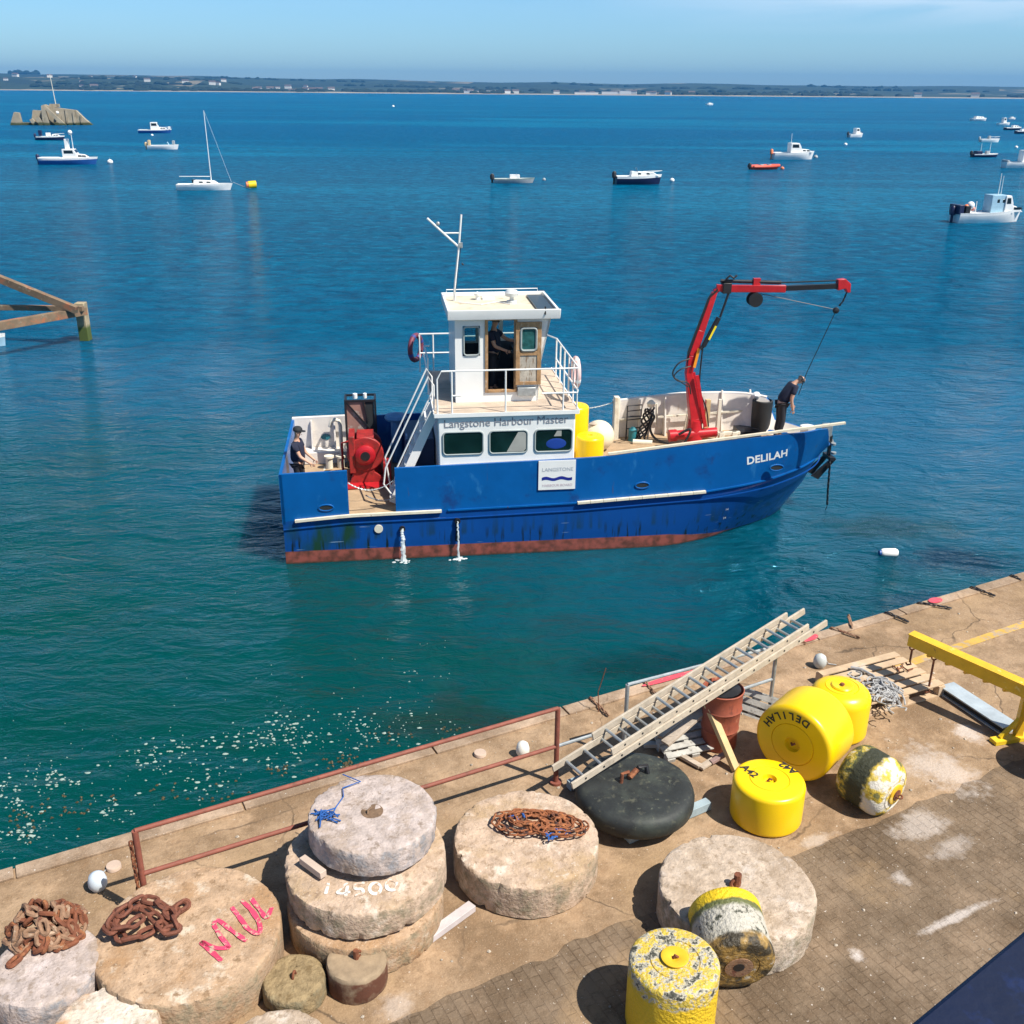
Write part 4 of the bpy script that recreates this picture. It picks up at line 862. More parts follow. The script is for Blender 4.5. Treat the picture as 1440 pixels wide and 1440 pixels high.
# handrails
def rail(paths,r=.02,name='handrail'):
    mb=MB()
    for p in paths: mb.tube([V(*q) for q in p],r,8)
    return mb.build(name,white,boat)
rail([[(3.62,.10,3.5),(3.62,.10,4.32),(3.72,.10,4.50),(6.82,.10,4.50),(6.82,.10,3.5)],[(3.95,.10,3.5),(3.95,.10,4.5)],[(5.17,.10,3.5),(5.17,.10,4.5)],[(6.50,.10,3.5),(6.50,.10,4.5)],[(6.0,.10,3.93),(6.84,.10,3.93)],[(3.95,.10,3.93),(4.15,.10,3.93)]])
rail([[(6.84,.10,4.5),(6.84,3.1,4.5),(6.5,3.9,4.5)],[(6.84,.10,3.97),(6.84,3.1,3.97)]]+[[(6.84,y,3.5),(6.84,y,4.5)] for y in (.7,1.3,1.9,2.5,3.1)])
rail([[(3.38,3.95,4.44),(3.40,3.95,4.5),(6.5,3.95,4.5)],[(3.4,3.95,4.0),(6.5,3.95,4.0)],[(3.40,3.95,3.5),(3.40,3.95,4.5)],[(3.75,3.95,3.5),(3.75,3.95,4.5)],[(5.0,3.95,3.5),(5.0,3.95,4.5)],[(6.5,3.95,3.5),(6.5,3.95,4.5)]])
rail([[(3.50,1.75,3.5),(3.50,1.75,4.40),(3.46,2.6,4.5),(3.6,2.6,4.5)],[(3.5,2.2,3.97),(3.5,3.9,3.97)],[(3.5,2.8,3.5),(3.5,2.8,4.0)]])
# stair with rails
st=MB()
for y in(.45,1.15):
    st.beam((3.56,y,3.45),(2.55,y,1.26),.04,.2)
for k in range(8): 
    f=(k+.5)/8;st.box((3.52-1.0*f,.8,3.4-2.15*f),(.22,.66,.03))
stw=st.build('stair',white,boat)
rail([[(3.56,.42,3.5),(3.56,.42,4.1),(3.44,.42,4.3),(2.40,.42,2.15),(2.34,.42,1.75),(2.5,.42,1.5)],[(3.52,.42,3.95),(2.62,.42,2.05),(2.72,.42,1.55)]],.02,'stair_rail')
rail([[(3.56,1.18,3.5),(3.56,1.18,4.1),(3.44,1.18,4.3),(2.40,1.18,2.15),(2.5,1.18,1.4)]],.02,'stair_rail')
# things under the stair in the shadow
mb=MB();mb.bb(2.9,3.6,1.4,3.0,1.2,2.5);mb.build('engine_casing',mat('dark_blue_casing',(.01,.03,.09,1),.5,bump=.05),boat,bevel=.03)
mb=MB();mb.lathe([(.14,0),(.14,1.05),(.12,1.1),(.26,1.14),(.30,1.2),(.27,1.27),(.001,1.33)],(2.72,3.45,1.24),20);mb.build('ventilator',mat('pale_blue_paint',(.10,.27,.5,1),.5,vary=.2,bump=.05),boat)
mb=MB();mb.bb(3.0,3.4,3.3,3.9,1.24,2.2);mb.build('deck_locker',bulblue,boat,bevel=.03)
mb=MB();mb.sphere((3.25,.75,1.62),.22,14,8,(1,1,1.3));mb.build('gas_bottle',bulblue,boat)
# stern deck: cage, winch, bollards, vent pipe
mb=MB()
X0,X1,Y0,Y1,Z0,Z1=1.45,2.2,3.15,3.7,2.05,3.0
for x in(X0,X1):
    for yy in(Y0,Y1): mb.beam((x,yy,1.2),(x,yy,Z1),.05,.05)
for z in(Z0,Z1): 
    mb.beam((X0,Y0,z),(X1,Y0,z),.05,.05);mb.beam((X0,Y1,z),(X1,Y1,z),.05,.05);mb.beam((X0,Y0,z),(X0,Y1,z),.05,.05);mb.beam((X1,Y0,z),(X1,Y1,z),.05,.05)
mb.beam((X0,Y0-.01,Z1),(X1,Y0-.01,Z0),.04,.04);mb.beam((X0+.45,Y0-.015,Z1),(X1-.2,Y0-.015,Z0+.4),.04,.04)
cg=mb.build('hatch_frame',black,boat)
mb=MB();mb.bb(X0+.03,X1-.25,Y0+.01,Y0+.03,Z0+.03,Z1-.03);mb.build('hatch_panel',mat('brown_sheet',(.3,.16,.13,1),.7,vary=.3,vscale=2,spots=[((.5,.45,.4,1),2,.55,.1,(1,1,1))],bump=.1),cg)
mb=MB();mb.bb(X1-.25,X1-.03,Y0+.01,Y0+.03,Z0+.03,Z1-.03);mb.bb(X0,X1,Y0+.1,Y1,1.2,2.0);mb.build('hatch_box',dark,cg)
mb=MB();mb.lathe([(.001,0),(.06,0),(.06,.12),(.001,.14)],(1.7,3.4,3.0),10);mb.lathe([(.001,0),(.05,0),(.05,.12),(.001,.14)],(1.95,3.4,3.0),10);mb.build('hatch_lamp',white,cg)
wn=MB();ya,yb=1.9,2.75;cx,cz=1.92,1.98
def drumy(mb,x,z,prof,seg=28):
    A=Matrix(((1,0,0),(0,0,1),(0,1,0)));mb.lathe(prof,(x,0,z),seg,axis=A)
drumy(wn,cx,cz,[(.16,1.93),(.42,1.93),(.45,1.97),(.42,2.0),(.30,2.02),(.22,2.1),(.22,2.55),(.40,2.58),(.42,2.64),(.1,2.68)])
winch=wn.build('winch',redw,boat)
mb=MB();drumy(mb,cx,cz,[(.19,1.80),(.25,1.84),(.24,1.93),(.16,1.95)]);drumy(mb,cx,cz,[(.12,1.78),(.17,1.79),(.17,1.92),(.1,1.92)]);mb.build('warping_drum',red,winch)
mb=MB();drumy(mb,cx,cz,[(.001,1.765),(.115,1.77),(.115,1.79)]);mb.build('drum_bore',black,winch)
mb=MB();mb.prism([(cx-.42,1.22),(cx+.45,1.22),(cx+.42,1.35),(cx+.2,1.5),(cx+.2,1.75),(cx-.2,1.75),(cx-.35,1.4)],1.96,2.04);mb.prism([(cx-.42,1.22),(cx+.42,1.22),(cx+.3,1.9),(cx-.3,1.9)],2.55,2.62);mb.bb(cx-.2,cx+.22,1.95,2.6,2.32,2.42);mb.bb(cx-.4,cx-.25,1.9,2.6,1.5,2.45);mb.bb(cx+.42,cx+.62,1.9,2.3,1.22,1.75);mb.build('winch_frame',redw,winch,bevel=.015)
mb=MB();drumy(mb,cx,cz,[(.215,2.1),(.30,2.12),(.31,2.3),(.30,2.5),(.215,2.53)]);mb.build('winch_wire',mat('greasy_wire',(.05,.045,.04,1),.6,bump=.5,bscale=80),winch)
mb=MB();mb.bb(cx-.5,cx+.62,1.6,2.9,1.2,1.235);mb.build('winch_bed',red,winch)
for x in(.95,1.25):
    mb=MB();mb.lathe([(.09,0),(.09,.30),(.13,.32),(.13,.37),(.001,.38)],(x,3.35,1.12),14);mb.build('bollard',cream,boat)
mb=MB();mb.bb(.8,1.4,3.2,3.5,1.10,1.14);mb.build('bollard_plate',cream,boat)
mb=MB();mb.bb(.2,1.45,3.75,4.2,1.12,1.45);mb.build('bench_locker',inner,boat,bevel=.02)
mb=MB();mb.tube([V(1.28,3.5,1.15),V(1.28,3.5,2.25),V(1.25,3.5,2.38),V(1.15,3.5,2.42),V(1.05,3.5,2.36),V(1.02,3.5,2.22)],.05,10);mb.build('vent_pipe',cream,boat)
mb=MB();mb.tube([V(1.32,2.8,1.15),V(1.32,2.8,2.0),V(1.5,2.8,2.05)],.03,8);mb.build('hydraulic_pipe',redw,boat)
mb=MB();mb.chain(arc((1.53,.05,1.95),(2.6,.05,2.0),.22),.06,.009);mb.chain(arc((1.9,.9,1.3),(2.6,.05,1.55),.1),.06,.009);mb.build('gate_chain',steelg,boat)
mb=MB();mb.chain(arc((6.85,BEAM-.1,2.5),(8.66,BEAM-.05,2.45),.18),.07,.009);mb.build('gate_chain',steelg,boat)
# foredeck: far bulwark clutter, posts, crane
mb=MB();mb.bb(8.66,8.80,BEAM-.25,BEAM-.02,1.38,2.62);mb.build('bulwark_post',cream,boat,bevel=.01)
mb=MB();mb.beam((10.95,3.1,1.5),(10.95,3.1,2.78),.12,.12);mb.build('timber_post',woodyel,boat)
mb=MB();mb.beam((11.35,3.3,1.5),(11.35,3.3,2.72),.08,.08);mb.build('steel_post',cream,boat)
for x,yy,h in((11.2,2.55,.5),(11.55,2.55,.5)):
    mb=MB();mb.bb(x-.07,x+.07,yy-.07,yy+.07,1.55,1.55+h);mb.build('samson_post',cream,boat,bevel=.01)
mb=MB();mb.bb(11.1,11.7,2.5,2.6,1.98,2.05);mb.build('cross_bar',cream,boat)
mb=MB();mb.beam((12.52,4.05,1.6),(12.52,4.05,2.6),.05,.05);mb.lathe([(.001,0),(.1,.02),(.13,.1),(.06,.18),(.001,.2)],(12.62,4.0,2.5),10,jit=.03);mb.build('white_fitting',white,boat)
mb=MB();mb.tube(sm([V(10.6,3.9,1.6),V(10.65,3.85,2.2),V(10.75,3.8,2.5),V(10.8,3.8,2.85),V(10.78,3.75,3.0)]),.018,8);mb.build('light_hose',cream,boat)
mb=MB()
for k in range(5):
    a=k*1.3;P=[V(9.35+.12*math.cos(a+q*.5)+.015*q,3.75+.1*math.sin(a+q*.5),1.5+.06*q+.02*k) for q in range(15)];mb.tube(P,.028,6)
mb.tube(sm([V(9.5,3.7,2.3),V(9.65,3.6,2.2),V(9.55,3.6,1.9),V(9.7,3.5,1.6),V(10.1,3.2,1.5),V(10.4,2.9,1.5)]),.035,8);mb.build('black_hose',black,boat)
mb=MB();mb.tube([V(9.55,3.8,1.4),V(9.6,3.8,2.45),V(9.75,3.8,2.5),V(9.8,3.8,1.9)],.03,8);mb.lathe([(.001,0),(.1,.02),(.12,.12),(.05,.2),(.001,.22)],(9.6,3.8,2.4),10);mb.build('hose_stand',cream,boat)
mb=MB()
for z in(1.75,2.0,2.25): mb.tube([V(9.0,BEAM-.3,z),V(9.4,BEAM-.3,z+.03)],.015,6)
mb.tube([V(9.0,BEAM-.3,1.45),V(9.0,BEAM-.3,2.4),V(9.4,BEAM-.3,2.42),V(9.4,BEAM-.3,2.1),V(9.0,BEAM-.3,2.1)],.02,6);mb.build('valve_rack',black,boat)
mb=MB();mb.cyl((9.1,3.6,1.5),(9.6,3.45,1.5),.08,seg=12);mb.build('white_cylinder',cream,boat)
mb=MB();mb.lathe([(.001,0),(.12,0),(.12,.35),(.05,.42),(.001,.43)],(9.15,3.85,1.42),12);mb.build('pump_motor',mat('teal_pump',(.02,.18,.22,1),.5,bump=0),boat)
mb=MB();mb.lathe([(.26,0),(.28,.9),(.24,.92),(.22,.5),(.001,.48)],(12.72,3.75,1.62),20);mb.build('black_bin',rubber,boat)
mb=MB();mb.bb(12.0,12.6,3.3,3.9,1.62,1.78);mb.tube([V(11.6,2.9,1.66),V(12.2,3.2,1.72),V(12.7,2.9,1.66)],.05,8);mb.build('deck_gear',black,boat)
mb=MB()
for a,b_ in zip(range(9),range(1,10)): pass
mb.beam((7.6,.04,2.44),(13.35,.02,3.02),.07,.05);mb.build('timber_rail',mat('pale_batten',(.70,.62,.48,1),.7,vary=.12,vscale=6,bump=.15),boat)
# crane
cy=3.05
def cb(name,pts,ws,m,par,mat_w=None):
    mb=MB()
    for (p,q),(w0,w1) in zip(zip(pts,pts[1:]),zip(ws,ws[1:])): mb.beam(p,q,w0,w0,w1,w1,up=(0,1,0))
    return mb.build(name,m,par,bevel=.01)
mb=MB();mb.lathe([(.34,0),(.34,.06),(.26,.08),(.24,.38),(.2,.5),(.18,.75)],(10.62,cy,1.5),20);crane=mb.build('crane',red,boat)
mb=MB();mb.cyl((9.95,cy-.1,1.86),(11.2,cy-.1,1.92),.13,seg=16);mb.cyl((9.9,cy-.1,1.86),(10.1,cy-.1,1.87),.16,seg=16);mb.build('slew_cylinder',red,crane)
cb('column',[(10.66,cy,1.9),(10.60,cy,2.3),(10.34,cy,3.55)],[.31,.28,.17],red,crane)
mb=MB();mb.beam((10.86,cy-.16,2.1),(10.52,cy-.16,3.5),.05,.09);mb.beam((10.86,cy+.16,2.1),(10.52,cy+.16,3.5),.05,.09);mb.build('brace',red,crane)
cb('inner_boom',[(10.34,cy,3.5),(10.40,cy,4.0),(10.58,cy,4.65),(10.86,cy,5.62),(10.98,cy,5.72)],[.17,.21,.18,.13,.11],red,crane)
mb=MB();mb.beam((10.30,cy-.05,3.6),(10.28,cy-.05,4.1),.05,.05);mb.beam((10.28,cy-.05,4.1),(10.72,cy-.05,5.5),.04,.05);mb.beam((10.72,cy-.05,5.5),(10.95,cy-.05,5.72),.05,.05);mb.build('pipework',black,crane)
mb=MB();mb.add([V(10.40,cy-.157,3.72),V(10.47,cy-.157,3.70),V(10.56,cy-.157,4.2),V(10.49,cy-.157,4.22)],[(0,1,2,3)]);mb.build('warning_strip',mat('orange_label',(.85,.3,.02,1),.4,bump=0),crane)
tipy=2.55
mb=MB();mb.beam((10.9,cy,5.73),(11.25,cy-.06,5.72),.14,.17);mb.beam((11.25,cy-.06,5.72),(12.62,cy-.27,5.73),.15,.175);ob_=mb.build('outer_boom',red,crane,bevel=.01)
mb=MB();mb.beam((12.62,cy-.27,5.74),(13.93,tipy-.02,5.82),.11,.12);mb.build('boom_extension',black,ob_)
mb=MB();mb.cyl((11.0,cy-.0,5.90),(12.5,cy-.25,5.88),.045,seg=10);mb.cyl((12.5,cy-.25,5.88),(13.9,tipy,5.95),.018,seg=8);mb.build('extension_ram',black,ob_)
mb=MB();mb.bb(11.04,11.26,cy-.14,cy+.08,5.60,5.86);mb.tube([V(11.1,cy-.1,5.95),V(11.2,cy-.1,6.05),V(11.3,cy-.1,5.98),V(11.38,cy-.1,6.05)],.03,6);mb.build('valve_block',black,ob_,bevel=.01)
mb=MB();mb.prism([(13.88,5.72),(13.86,5.98),(14.05,6.0),(14.2,5.88),(14.22,5.66),(14.14,5.66),(14.08,5.76)],tipy-.09,tipy+.09);mb.build('boom_tip',red,ob_,bevel=.01)
mb=MB();A=Matrix(((1,0,0),(0,0,1),(0,1,0)));mb.lathe([(.05,-.12),(.18,-.12),(.18,-.08),(.12,-.07),(.12,.07),(.18,.08),(.18,.12),(.05,.12)],(11.88,cy-.15,5.45),20,axis=A);mb.build('cable_drum',black,ob_)
mb=MB();mb.bb(11.8,11.98,cy-.2,cy-.1,5.8,5.98);mb.build('drum_bracket',red,ob_)
mb=MB();mb.cyl((10.64,cy-.16,4.28),(10.98,cy-.15,5.0),.065,seg=12);mb.cyl((10.55,cy-.16,4.2),(10.66,cy-.16,4.3),.05,seg=10);mb.cyl((11.02,cy-.13,5.0),(11.2,cy-.1,5.6),.03,seg=10);rm=mb.build('lift_ram',black,crane)
mb=MB();mb.beam((10.74,cy-.232,4.45),(10.90,cy-.225,4.8),.05,.012,up=(0,1,0));mb.build('ram_label',mat('yellow_label',(.8,.62,.02,1),.4,bump=0),rm)
mb=MB();mb.chain([V(14.16,tipy,5.66),V(14.1,tipy,5.45),V(13.98,tipy,5.28)],.1,.017);mb.lathe([(.001,-.07),(.07,-.05),(.085,0),(.07,.05),(.001,.07)],(13.93,tipy,5.2),12,axis=A);mb.build('hook_block',black,crane)
mb=MB();mb.tube([V(12.0,cy-.2,5.6),V(13.93,tipy,5.22)],.008,5);mb.tube([V(13.93,tipy,5.18),V(13.36,tipy,3.62),V(13.2,tipy,3.0)],.011,5);mb.build('hoist_line',black,crane)
mb=MB();mb.tube(sm([V(10.3,cy-.15,3.95),V(10.0,cy-.2,3.85),V(9.86,cy-.2,3.6),V(9.98,cy-.2,3.4),V(10.3,cy-.15,3.3),V(10.4,cy-.15,3.0)]),.02,6);mb.tube(sm([V(10.34,cy-.15,3.75),V(10.05,cy-.2,3.68),V(9.9,cy-.2,3.5),V(10.05,cy-.2,3.38),V(10.32,cy-.15,3.2)]),.018,6);mb.tube(sm([V(10.62,cy-.15,4.3),V(10.62,cy-.15,3.2),V(10.85,cy-.15,2.6),V(10.95,cy-.15,2.1)]),.02,6);mb.tube(sm([V(10.1,cy-.3,1.95),V(10.4,cy-.35,2.1),V(10.2,cy-.4,1.7),V(9.9,cy-.3,1.6)]),.035,6);mb.build('hydraulic_hose',black,crane)
# bow: anchor, roller, chain
mb=MB();mb.bb(13.82,14.02,YC-.12,YC+.12,2.0,2.3);mb.beam((13.9,YC,2.1),(14.12,YC,1.75),.08,.12);mb.build('bow_roller',steelg,boat,bevel=.01)
mb=MB();mb.beam((14.05,YC,2.0),(14.05,YC,1.35),.07,.09);mb.prism([(13.55,.95),(14.1,1.45),(14.18,1.4),(13.75,.85)],YC-.22,YC-.16);mb.prism([(13.55,.95),(14.1,1.45),(14.18,1.4),(13.75,.85)],YC+.16,YC+.22);mb.bb(14.0,14.14,YC-.25,YC+.25,1.36,1.45);mb.build('anchor',black,boat)
mb=MB();mb.lathe([(.001,0),(.07,.01),(.07,.06),(.001,.07)],(14.1,YC-.1,1.75),10);mb.lathe([(.001,0),(.07,.01),(.07,.06),(.001,.07)],(14.14,YC-.1,1.5),10);mb.build('anchor_fitting',steelg,boat)
mb=MB();mb.chain([V(13.98,YC-.3,1.35),V(14.02,YC-.3,.6),V(14.06,YC-.3,0.1)],.13,.02);mb.tube([V(14.06,YC-.3,.1),V(13.7,YC-.4,-.9)],.012,5);mb.build('anchor_chain',black,boat)
mb=MB();mb.lathe([(.001,0),(.17,0),(.2,.3),(.001,.36)],(13.35,2.1,1.98),10,jit=.04);mb.build('white_rag',white,boat)

# crew and loose gear on the workboat (things of their own)
person(bw(.34,1.25,1.10),BAng-.25,'person in navy t-shirt and dark cap standing at the stern of the blue workboat',head_pitch=.1,cap=True,armL=(.35,.5),armR=(.45,.55))
person(bw(12.84,2.75,1.76),BAng-.1,'bald person in dark clothes leaning forward at the bow of the blue workboat',lean=.5,head_pitch=.5,bald=True,armL=(-.1,.6),armR=(-.25,.5)).scale=(1.15,1.3,1.08)
person(bw(5.08,1.75,3.53),BAng-.5,'person in dark blue standing inside the wheelhouse doorway',head_pitch=.15,armL=(.9,.6),armR=(.4,.9))
def lifebuoy(loc,m1,m2,label,rz):
    r=empty('lifebuoy',bw(*loc),BAng+rz,label,'lifebuoy');mb=MB();P=[V(0,.32*math.cos(k*PI/12),.32*math.sin(k*PI/12)) for k in range(24)];mb.tube(P,.065,10,closed=True);q=mb.build('ring',m1,r)
    mb=MB()
    for k in range(4):
        a=k*PI/2+.4;mb.tube([V(0,.32*math.cos(a+s),.32*math.sin(a+s)) for s in(-.12,0,.12)],.069,10)
    mb.build('band',m2,r)
lifebuoy((3.30,3.98,4.14),mat('faded_dark_ring',(.16,.035,.06,1),.6,bump=.1),mat('ring_band_blue',(.05,.06,.25,1),.6,bump=0),'dark red lifebuoy hung on the left end of the upper deck rail',-.5)
lifebuoy((6.94,.95,4.18),mat('faded_pink_ring',(.75,.5,.47,1),.6,bump=.1),white,'faded pink lifebuoy hung on the right rail of the upper deck',0)

# ================================================================== BUOYS on the boat and quay
def buoy(name,loc,R,r,h,m,label,group=None,round_=.09,eye='hole',par=None,top_round=None,cat='mooring buoy'):
    tr=top_round or round_
    root=empty(name,loc,0,label,cat,group);root.rotation_euler=R.to_euler()
    prof=[(.001,0),(r-round_,0)]
    for k in range(1,6): a=-PI/2+PI/2*k/5;prof.append((r-round_+round_*math.cos(a),round_+round_*math.sin(a)))
    for k in range(0,6): a=PI/2*k/5;prof.append((r-tr+tr*math.cos(a),h-tr+tr*math.sin(a)))
    prof+=[(r*.56,h+.003),(r*.545,h-.008),(r*.53,h+.003),(r*.2,h+.003)]
    prof+=([(r*.17,h-.04),(.001,h-.05)] if eye!='flat' else [(.001,h+.004)])
    mb=MB();mb.lathe(prof,(0,0,0),56);mb.build('float_body',m,root)
    return root
Z3=Matrix.Identity(3)
def axisR(d,roll=0):
    return Vector(d).to_track_quat('Z','Y').to_matrix()@Matrix.Rotation(roll,3,'Z')
g='spare yellow mooring buoys'
# boat cargo
b1=bw(7.32,.85,1.33);buoy('yellow_buoy',b1,Z3,.34,1.32,yellow,'yellow drum buoy on the workboat deck nearest the blue side beside the cabin',None,.07)
b1=bw(7.12,1.75,1.3);buoy('yellow_buoy',b1,Z3,.33,1.85,yellow,'tall yellow float standing at the cabin corner behind the other deck buoy',None,.08)
o=empty('ball_float',bw(8.08,3.3,1.82),0,'large cream ball float beside the yellow buoy on the workboat deck','float')
mb=MB();mb.sphere((0,0,0),.41,32,20);mb.build('ball',mat('cream_float',(.74,.66,.48,1),.4,vary=.08,vscale=3,bump=.03),o);mb=MB();mb.lathe([(.001,0),(.1,0),(.12,.05),(.05,.09),(.001,.1)],(-.16,-.1,.31),14);mb.build('lug',wood,o)

def grn(px,py,z=QZ): return at(px,py,z)
# A42 buoy standing
c=V(2.79,9.09,QZ)
r_=buoy('yellow_buoy',c,Z3,.385,.49,yellow,'clean yellow buoy marked A42 twice standing upright on its base',g,.05)
for (px,py,rz) in((1050,1086,-1.05),(1112,1078,2.2)):
    p=at(px,py,QZ+.495)-c
    for ch in [text('A42',.13,frame((p.x,p.y,.4955),(math.cos(rz),math.sin(rz),0),(-math.sin(rz),math.cos(rz),0)),letter_black,r_,align='CENTER',extrude=.001,bold=.004)]: pass
mb=MB();mb.tube([V(-.02,0,.46),V(0,0,.49),V(.03,.01,.47)],.012,6);mb.build('eye',rust,r_)
# second standing buoy behind
c=at(1189,1005,QZ+.02);c=V(4.03,10.72,QZ)
r_=buoy('yellow_buoy',c,Z3,.36,.64,yellow,'clean yellow buoy with rounded shoulders standing upright beside the rope pallet',g,.06,top_round=.15)
mb=MB();mb.lathe([(.12,.625),(.135,.65),(.12,.665),(.04,.655),(.001,.64)],(0,0,0),24);mb.build('collar',yellow,r_);mb=MB();mb.lathe([(.001,.66),(.03,.665),(.025,.68),(.001,.685)],(0,0,0),10);mb.build('eye',rust,r_)
# large buoy on its side, face towards the front left
ax=V(-.66,-.75,0).normalized()      # direction the lettered face looks
fc=at(1114,1047,QZ+.47)
back=fc-ax*.62
R=axisR(ax);r_=buoy('yellow_buoy',V(back.x,back.y,QZ+.47),R,.47,.62,yellow,'largest yellow buoy lying on its side with DELILAH on its face',g,.06)
# letters round the upper rim of the face
right=V(0,0,1).cross(ax).normalized();upv=V(0,0,1)
Rinv=R.inverted()
def face_letters(s,rad,size,a0,step,root,h,Rm):
    Ri=Rm.inverted();vs=[];
    bm=bmesh.new()
    for k,ch in enumerate(s):
        a=a0+step*k;pos=right*math.cos(a)*rad+upv*math.sin(a)*rad;tx=upv*math.cos(a)-right*math.sin(a);ty=-right*math.cos(a)-upv*math.sin(a)
        M=frame(Ri@pos+V(0,0,h),Ri@tx,Ri@ty);me=text_mesh(ch,size,.001,'CENTER',.003);me.transform(M);bm.from_mesh(me);bpy.data.meshes.remove(me)
    me=bpy.data.meshes.new('lettering');bm.to_mesh(me);bm.free();me.materials.append(letter_black);o=bpy.data.objects.new('lettering',me);COL.objects.link(o);o.parent=root
face_letters('DELILAH',.40,.125,1.22,.245,r_,.6245,R)
mb=MB();mb.tube([V(-.02,.0,.6),V(0,0,.63),V(.03,.02,.61)],.014,6);mb.build('eye',rust,r_)
# weed-covered buoy lying, end with iron eye to the front right
ax=V(.62,-.74,-.05).normalized();fc=at(1256,1113,QZ+.30)
back=fc-ax*.56;r_=buoy('yellow_buoy',V(back.x,back.y,QZ+.31),axisR(ax),.335,.58,yfoul_band,'weedy black and yellow buoy lying on its side with rusty eye in its end',g,.15)
mb=MB();mb.lathe([(.115,.56),(.12,.60),(.10,.61),(.04,.60)],(0,0,0),24);q=mb.build('collar',yellowp,r_);mb=MB();mb.lathe([(.001,.60),(.065,.605),(.065,.615),(.001,.62)],(0,0,0),16);mb.tube([V(.035*math.cos(k*PI/5),0,.635+.035*math.sin(k*PI/5)) for k in range(10)],.011,6,closed=True);mb.build('eye',rust,r_)
# barnacled buoy standing, front
c=V(1.37,6.40,QZ)
r_=buoy('yellow_buoy',c,Z3,.375,.70,yfoul_top,'barnacle crusted yellow buoy standing nearest the camera',g,.05)
mb=MB();mb.lathe([(.10,.70),(.115,.73),(.10,.735),(.03,.715),(.001,.70)],(0,0,0),24);mb.build('collar',yellowp,r_);mb=MB();mb.tube([V(-.02,0,.70),V(0,0,.745),V(.03,.01,.71)],.012,6);mb.build('eye',rust,r_)
# buoy leaning against the block: fouled end towards the camera
ax=V(.05,-.93,.38).normalized();fc=at(1040,1362,QZ+.36);back=fc-ax*.62
ax=V(.06,-.97,-.16).normalized();fc=at(1039,1360,QZ+.335);back=fc-ax*.60
r_=buoy('yellow_buoy',back,axisR(ax),.33,.60,yfoul_end,'half fouled yellow buoy leaning against the large round block with its yellow end up',g,.06)
mb=MB();mb.lathe([(.12,.59),(.125,.61),(.11,.612),(.05,.605)],(0,0,0),24);mb.build('collar',rustpale,r_);mb=MB();mb.lathe([(.001,.601),(.05,.602),(.05,.608),(.001,.61)],(0,0,0),14);mb.build('eye',black,r_)
# buoy at the right frame edge
c=at(1494,1088,QZ);r_=buoy('yellow_buoy',c,Z3,.36,.55,yfoul_top,'buoy mostly cut off by the right edge of the photo with its round shadow',g,.06)

# ================================================================== CONCRETE SINKERS
def sinker(name,cx,cy,z0,r,h,m,label,group='round concrete mooring blocks',tilt=(0,0),seg=180,jit=.012,eye=None,cat='mooring block'):
    root=empty(name,(cx,cy,z0),0,label,cat,group);root.rotation_euler=(tilt[0],tilt[1],random.uniform(0,6))
    rr=r;prof=[(.001,0),(rr*.5,0),(rr*.97,.0),(rr,.02),(rr,h*.33),(rr,h*.66),(rr,h-.03),(rr-.012,h-.008),(rr-.035,h),(rr*.8,h),(rr*.5,h),(rr*.25,h),(.001,h)]
    mb=MB();mb.lathe(prof,(0,0,0),seg,jit=jit,nsc=3.2+random.random())
    # flatten underside back, keep ragged rim
    for v in mb.v:
        v.z+= noise.noise(v*6)*.006
        rr_=math.hypot(v.x,v.y)
        if rr_>r*.9:
            q=noise.noise(V(v.x*16,v.y*16,v.z*9+r*7));c_=max(0,q-.2)*.06*(r/.75)
            if v.z>h*.8 or v.z<.05: f=1-c_/rr_;v.x*=f;v.y*=f;v.z-=c_*.35*(1 if v.z>h*.5 else -1)
    mb.build('block',m,root)
    if eye:
        kind,ex,ey,es=eye;mb=MB()
        if kind=='loop': mb.tube([V(ex+es*math.cos(PI*k/10)*.6,ey+.3*es*math.cos(PI*k/10),h-.02+es*1.5*math.sin(PI*k/10)) for k in range(11)],es*.22,8)
        if kind=='pin': mb.tube([V(ex,ey,h-.02),V(ex,ey,h+es)],es*.28,8);mb.tube([V(ex-.02+es*.35*math.cos(k*PI/6),ey,h+.03+es*.35*math.sin(k*PI/6)) for k in range(12)],es*.14,6,closed=True)
        mb.build('lifting_eye',rust,root)
    return root
A=sinker('mooring_block',-2.83,6.96,QZ,.80,.42,concs[2],'huge round concrete block with red letters MUL and a rusty chain on top',tilt=(.02,.0))
A.rotation_euler=(.015,0,0)
AI=(Matrix.Translation(V(-2.83,6.96,QZ))@Euler((.015,0,0)).to_matrix().to_4x4()).inverted()
def brush(strokes,z,w_,AI,m,root,ox=0,oy=1040,sc_=3.13,zl=.43):
    mb=MB()
    for s_ in strokes:
        P=[AI@at(ox+x/sc_,oy+y/sc_,z) for x,y in s_];P=sm(P,5) if len(P)>2 else [P[0].lerp(P[1],k/6) for k in range(7)]
        L0=[];L1=[]
        for k,p in enumerate(P):
            d=P[min(k+1,len(P)-1)]-P[max(k-1,0)];d.z=0;d.normalize();n_=V(-d.y,d.x,0);ww=w_*(1+.35*noise.noise(p*14))*(.7 if k in(0,len(P)-1) else 1)
            q=V(p.x,p.y,zl);L0.append(q-n_*ww);L1.append(q+n_*ww)
        mb.grid([L0,L1],False)
    return mb.build('lettering',m,root)
brush([[(975,972),(930,930),(883,888)],[(883,888),(950,915),(1012,914)],[(1012,914),(975,870),(940,815)],[(940,815),(960,795),(1020,840),(1085,885)],[(1020,738),(1060,790),(1095,835),(1140,852),(1142,810),(1110,755),(1062,708)],[(1105,700),(1140,745),(1172,784),(1188,760),(1198,738)]],QZ+.43,.021,AI,redpaint,A)
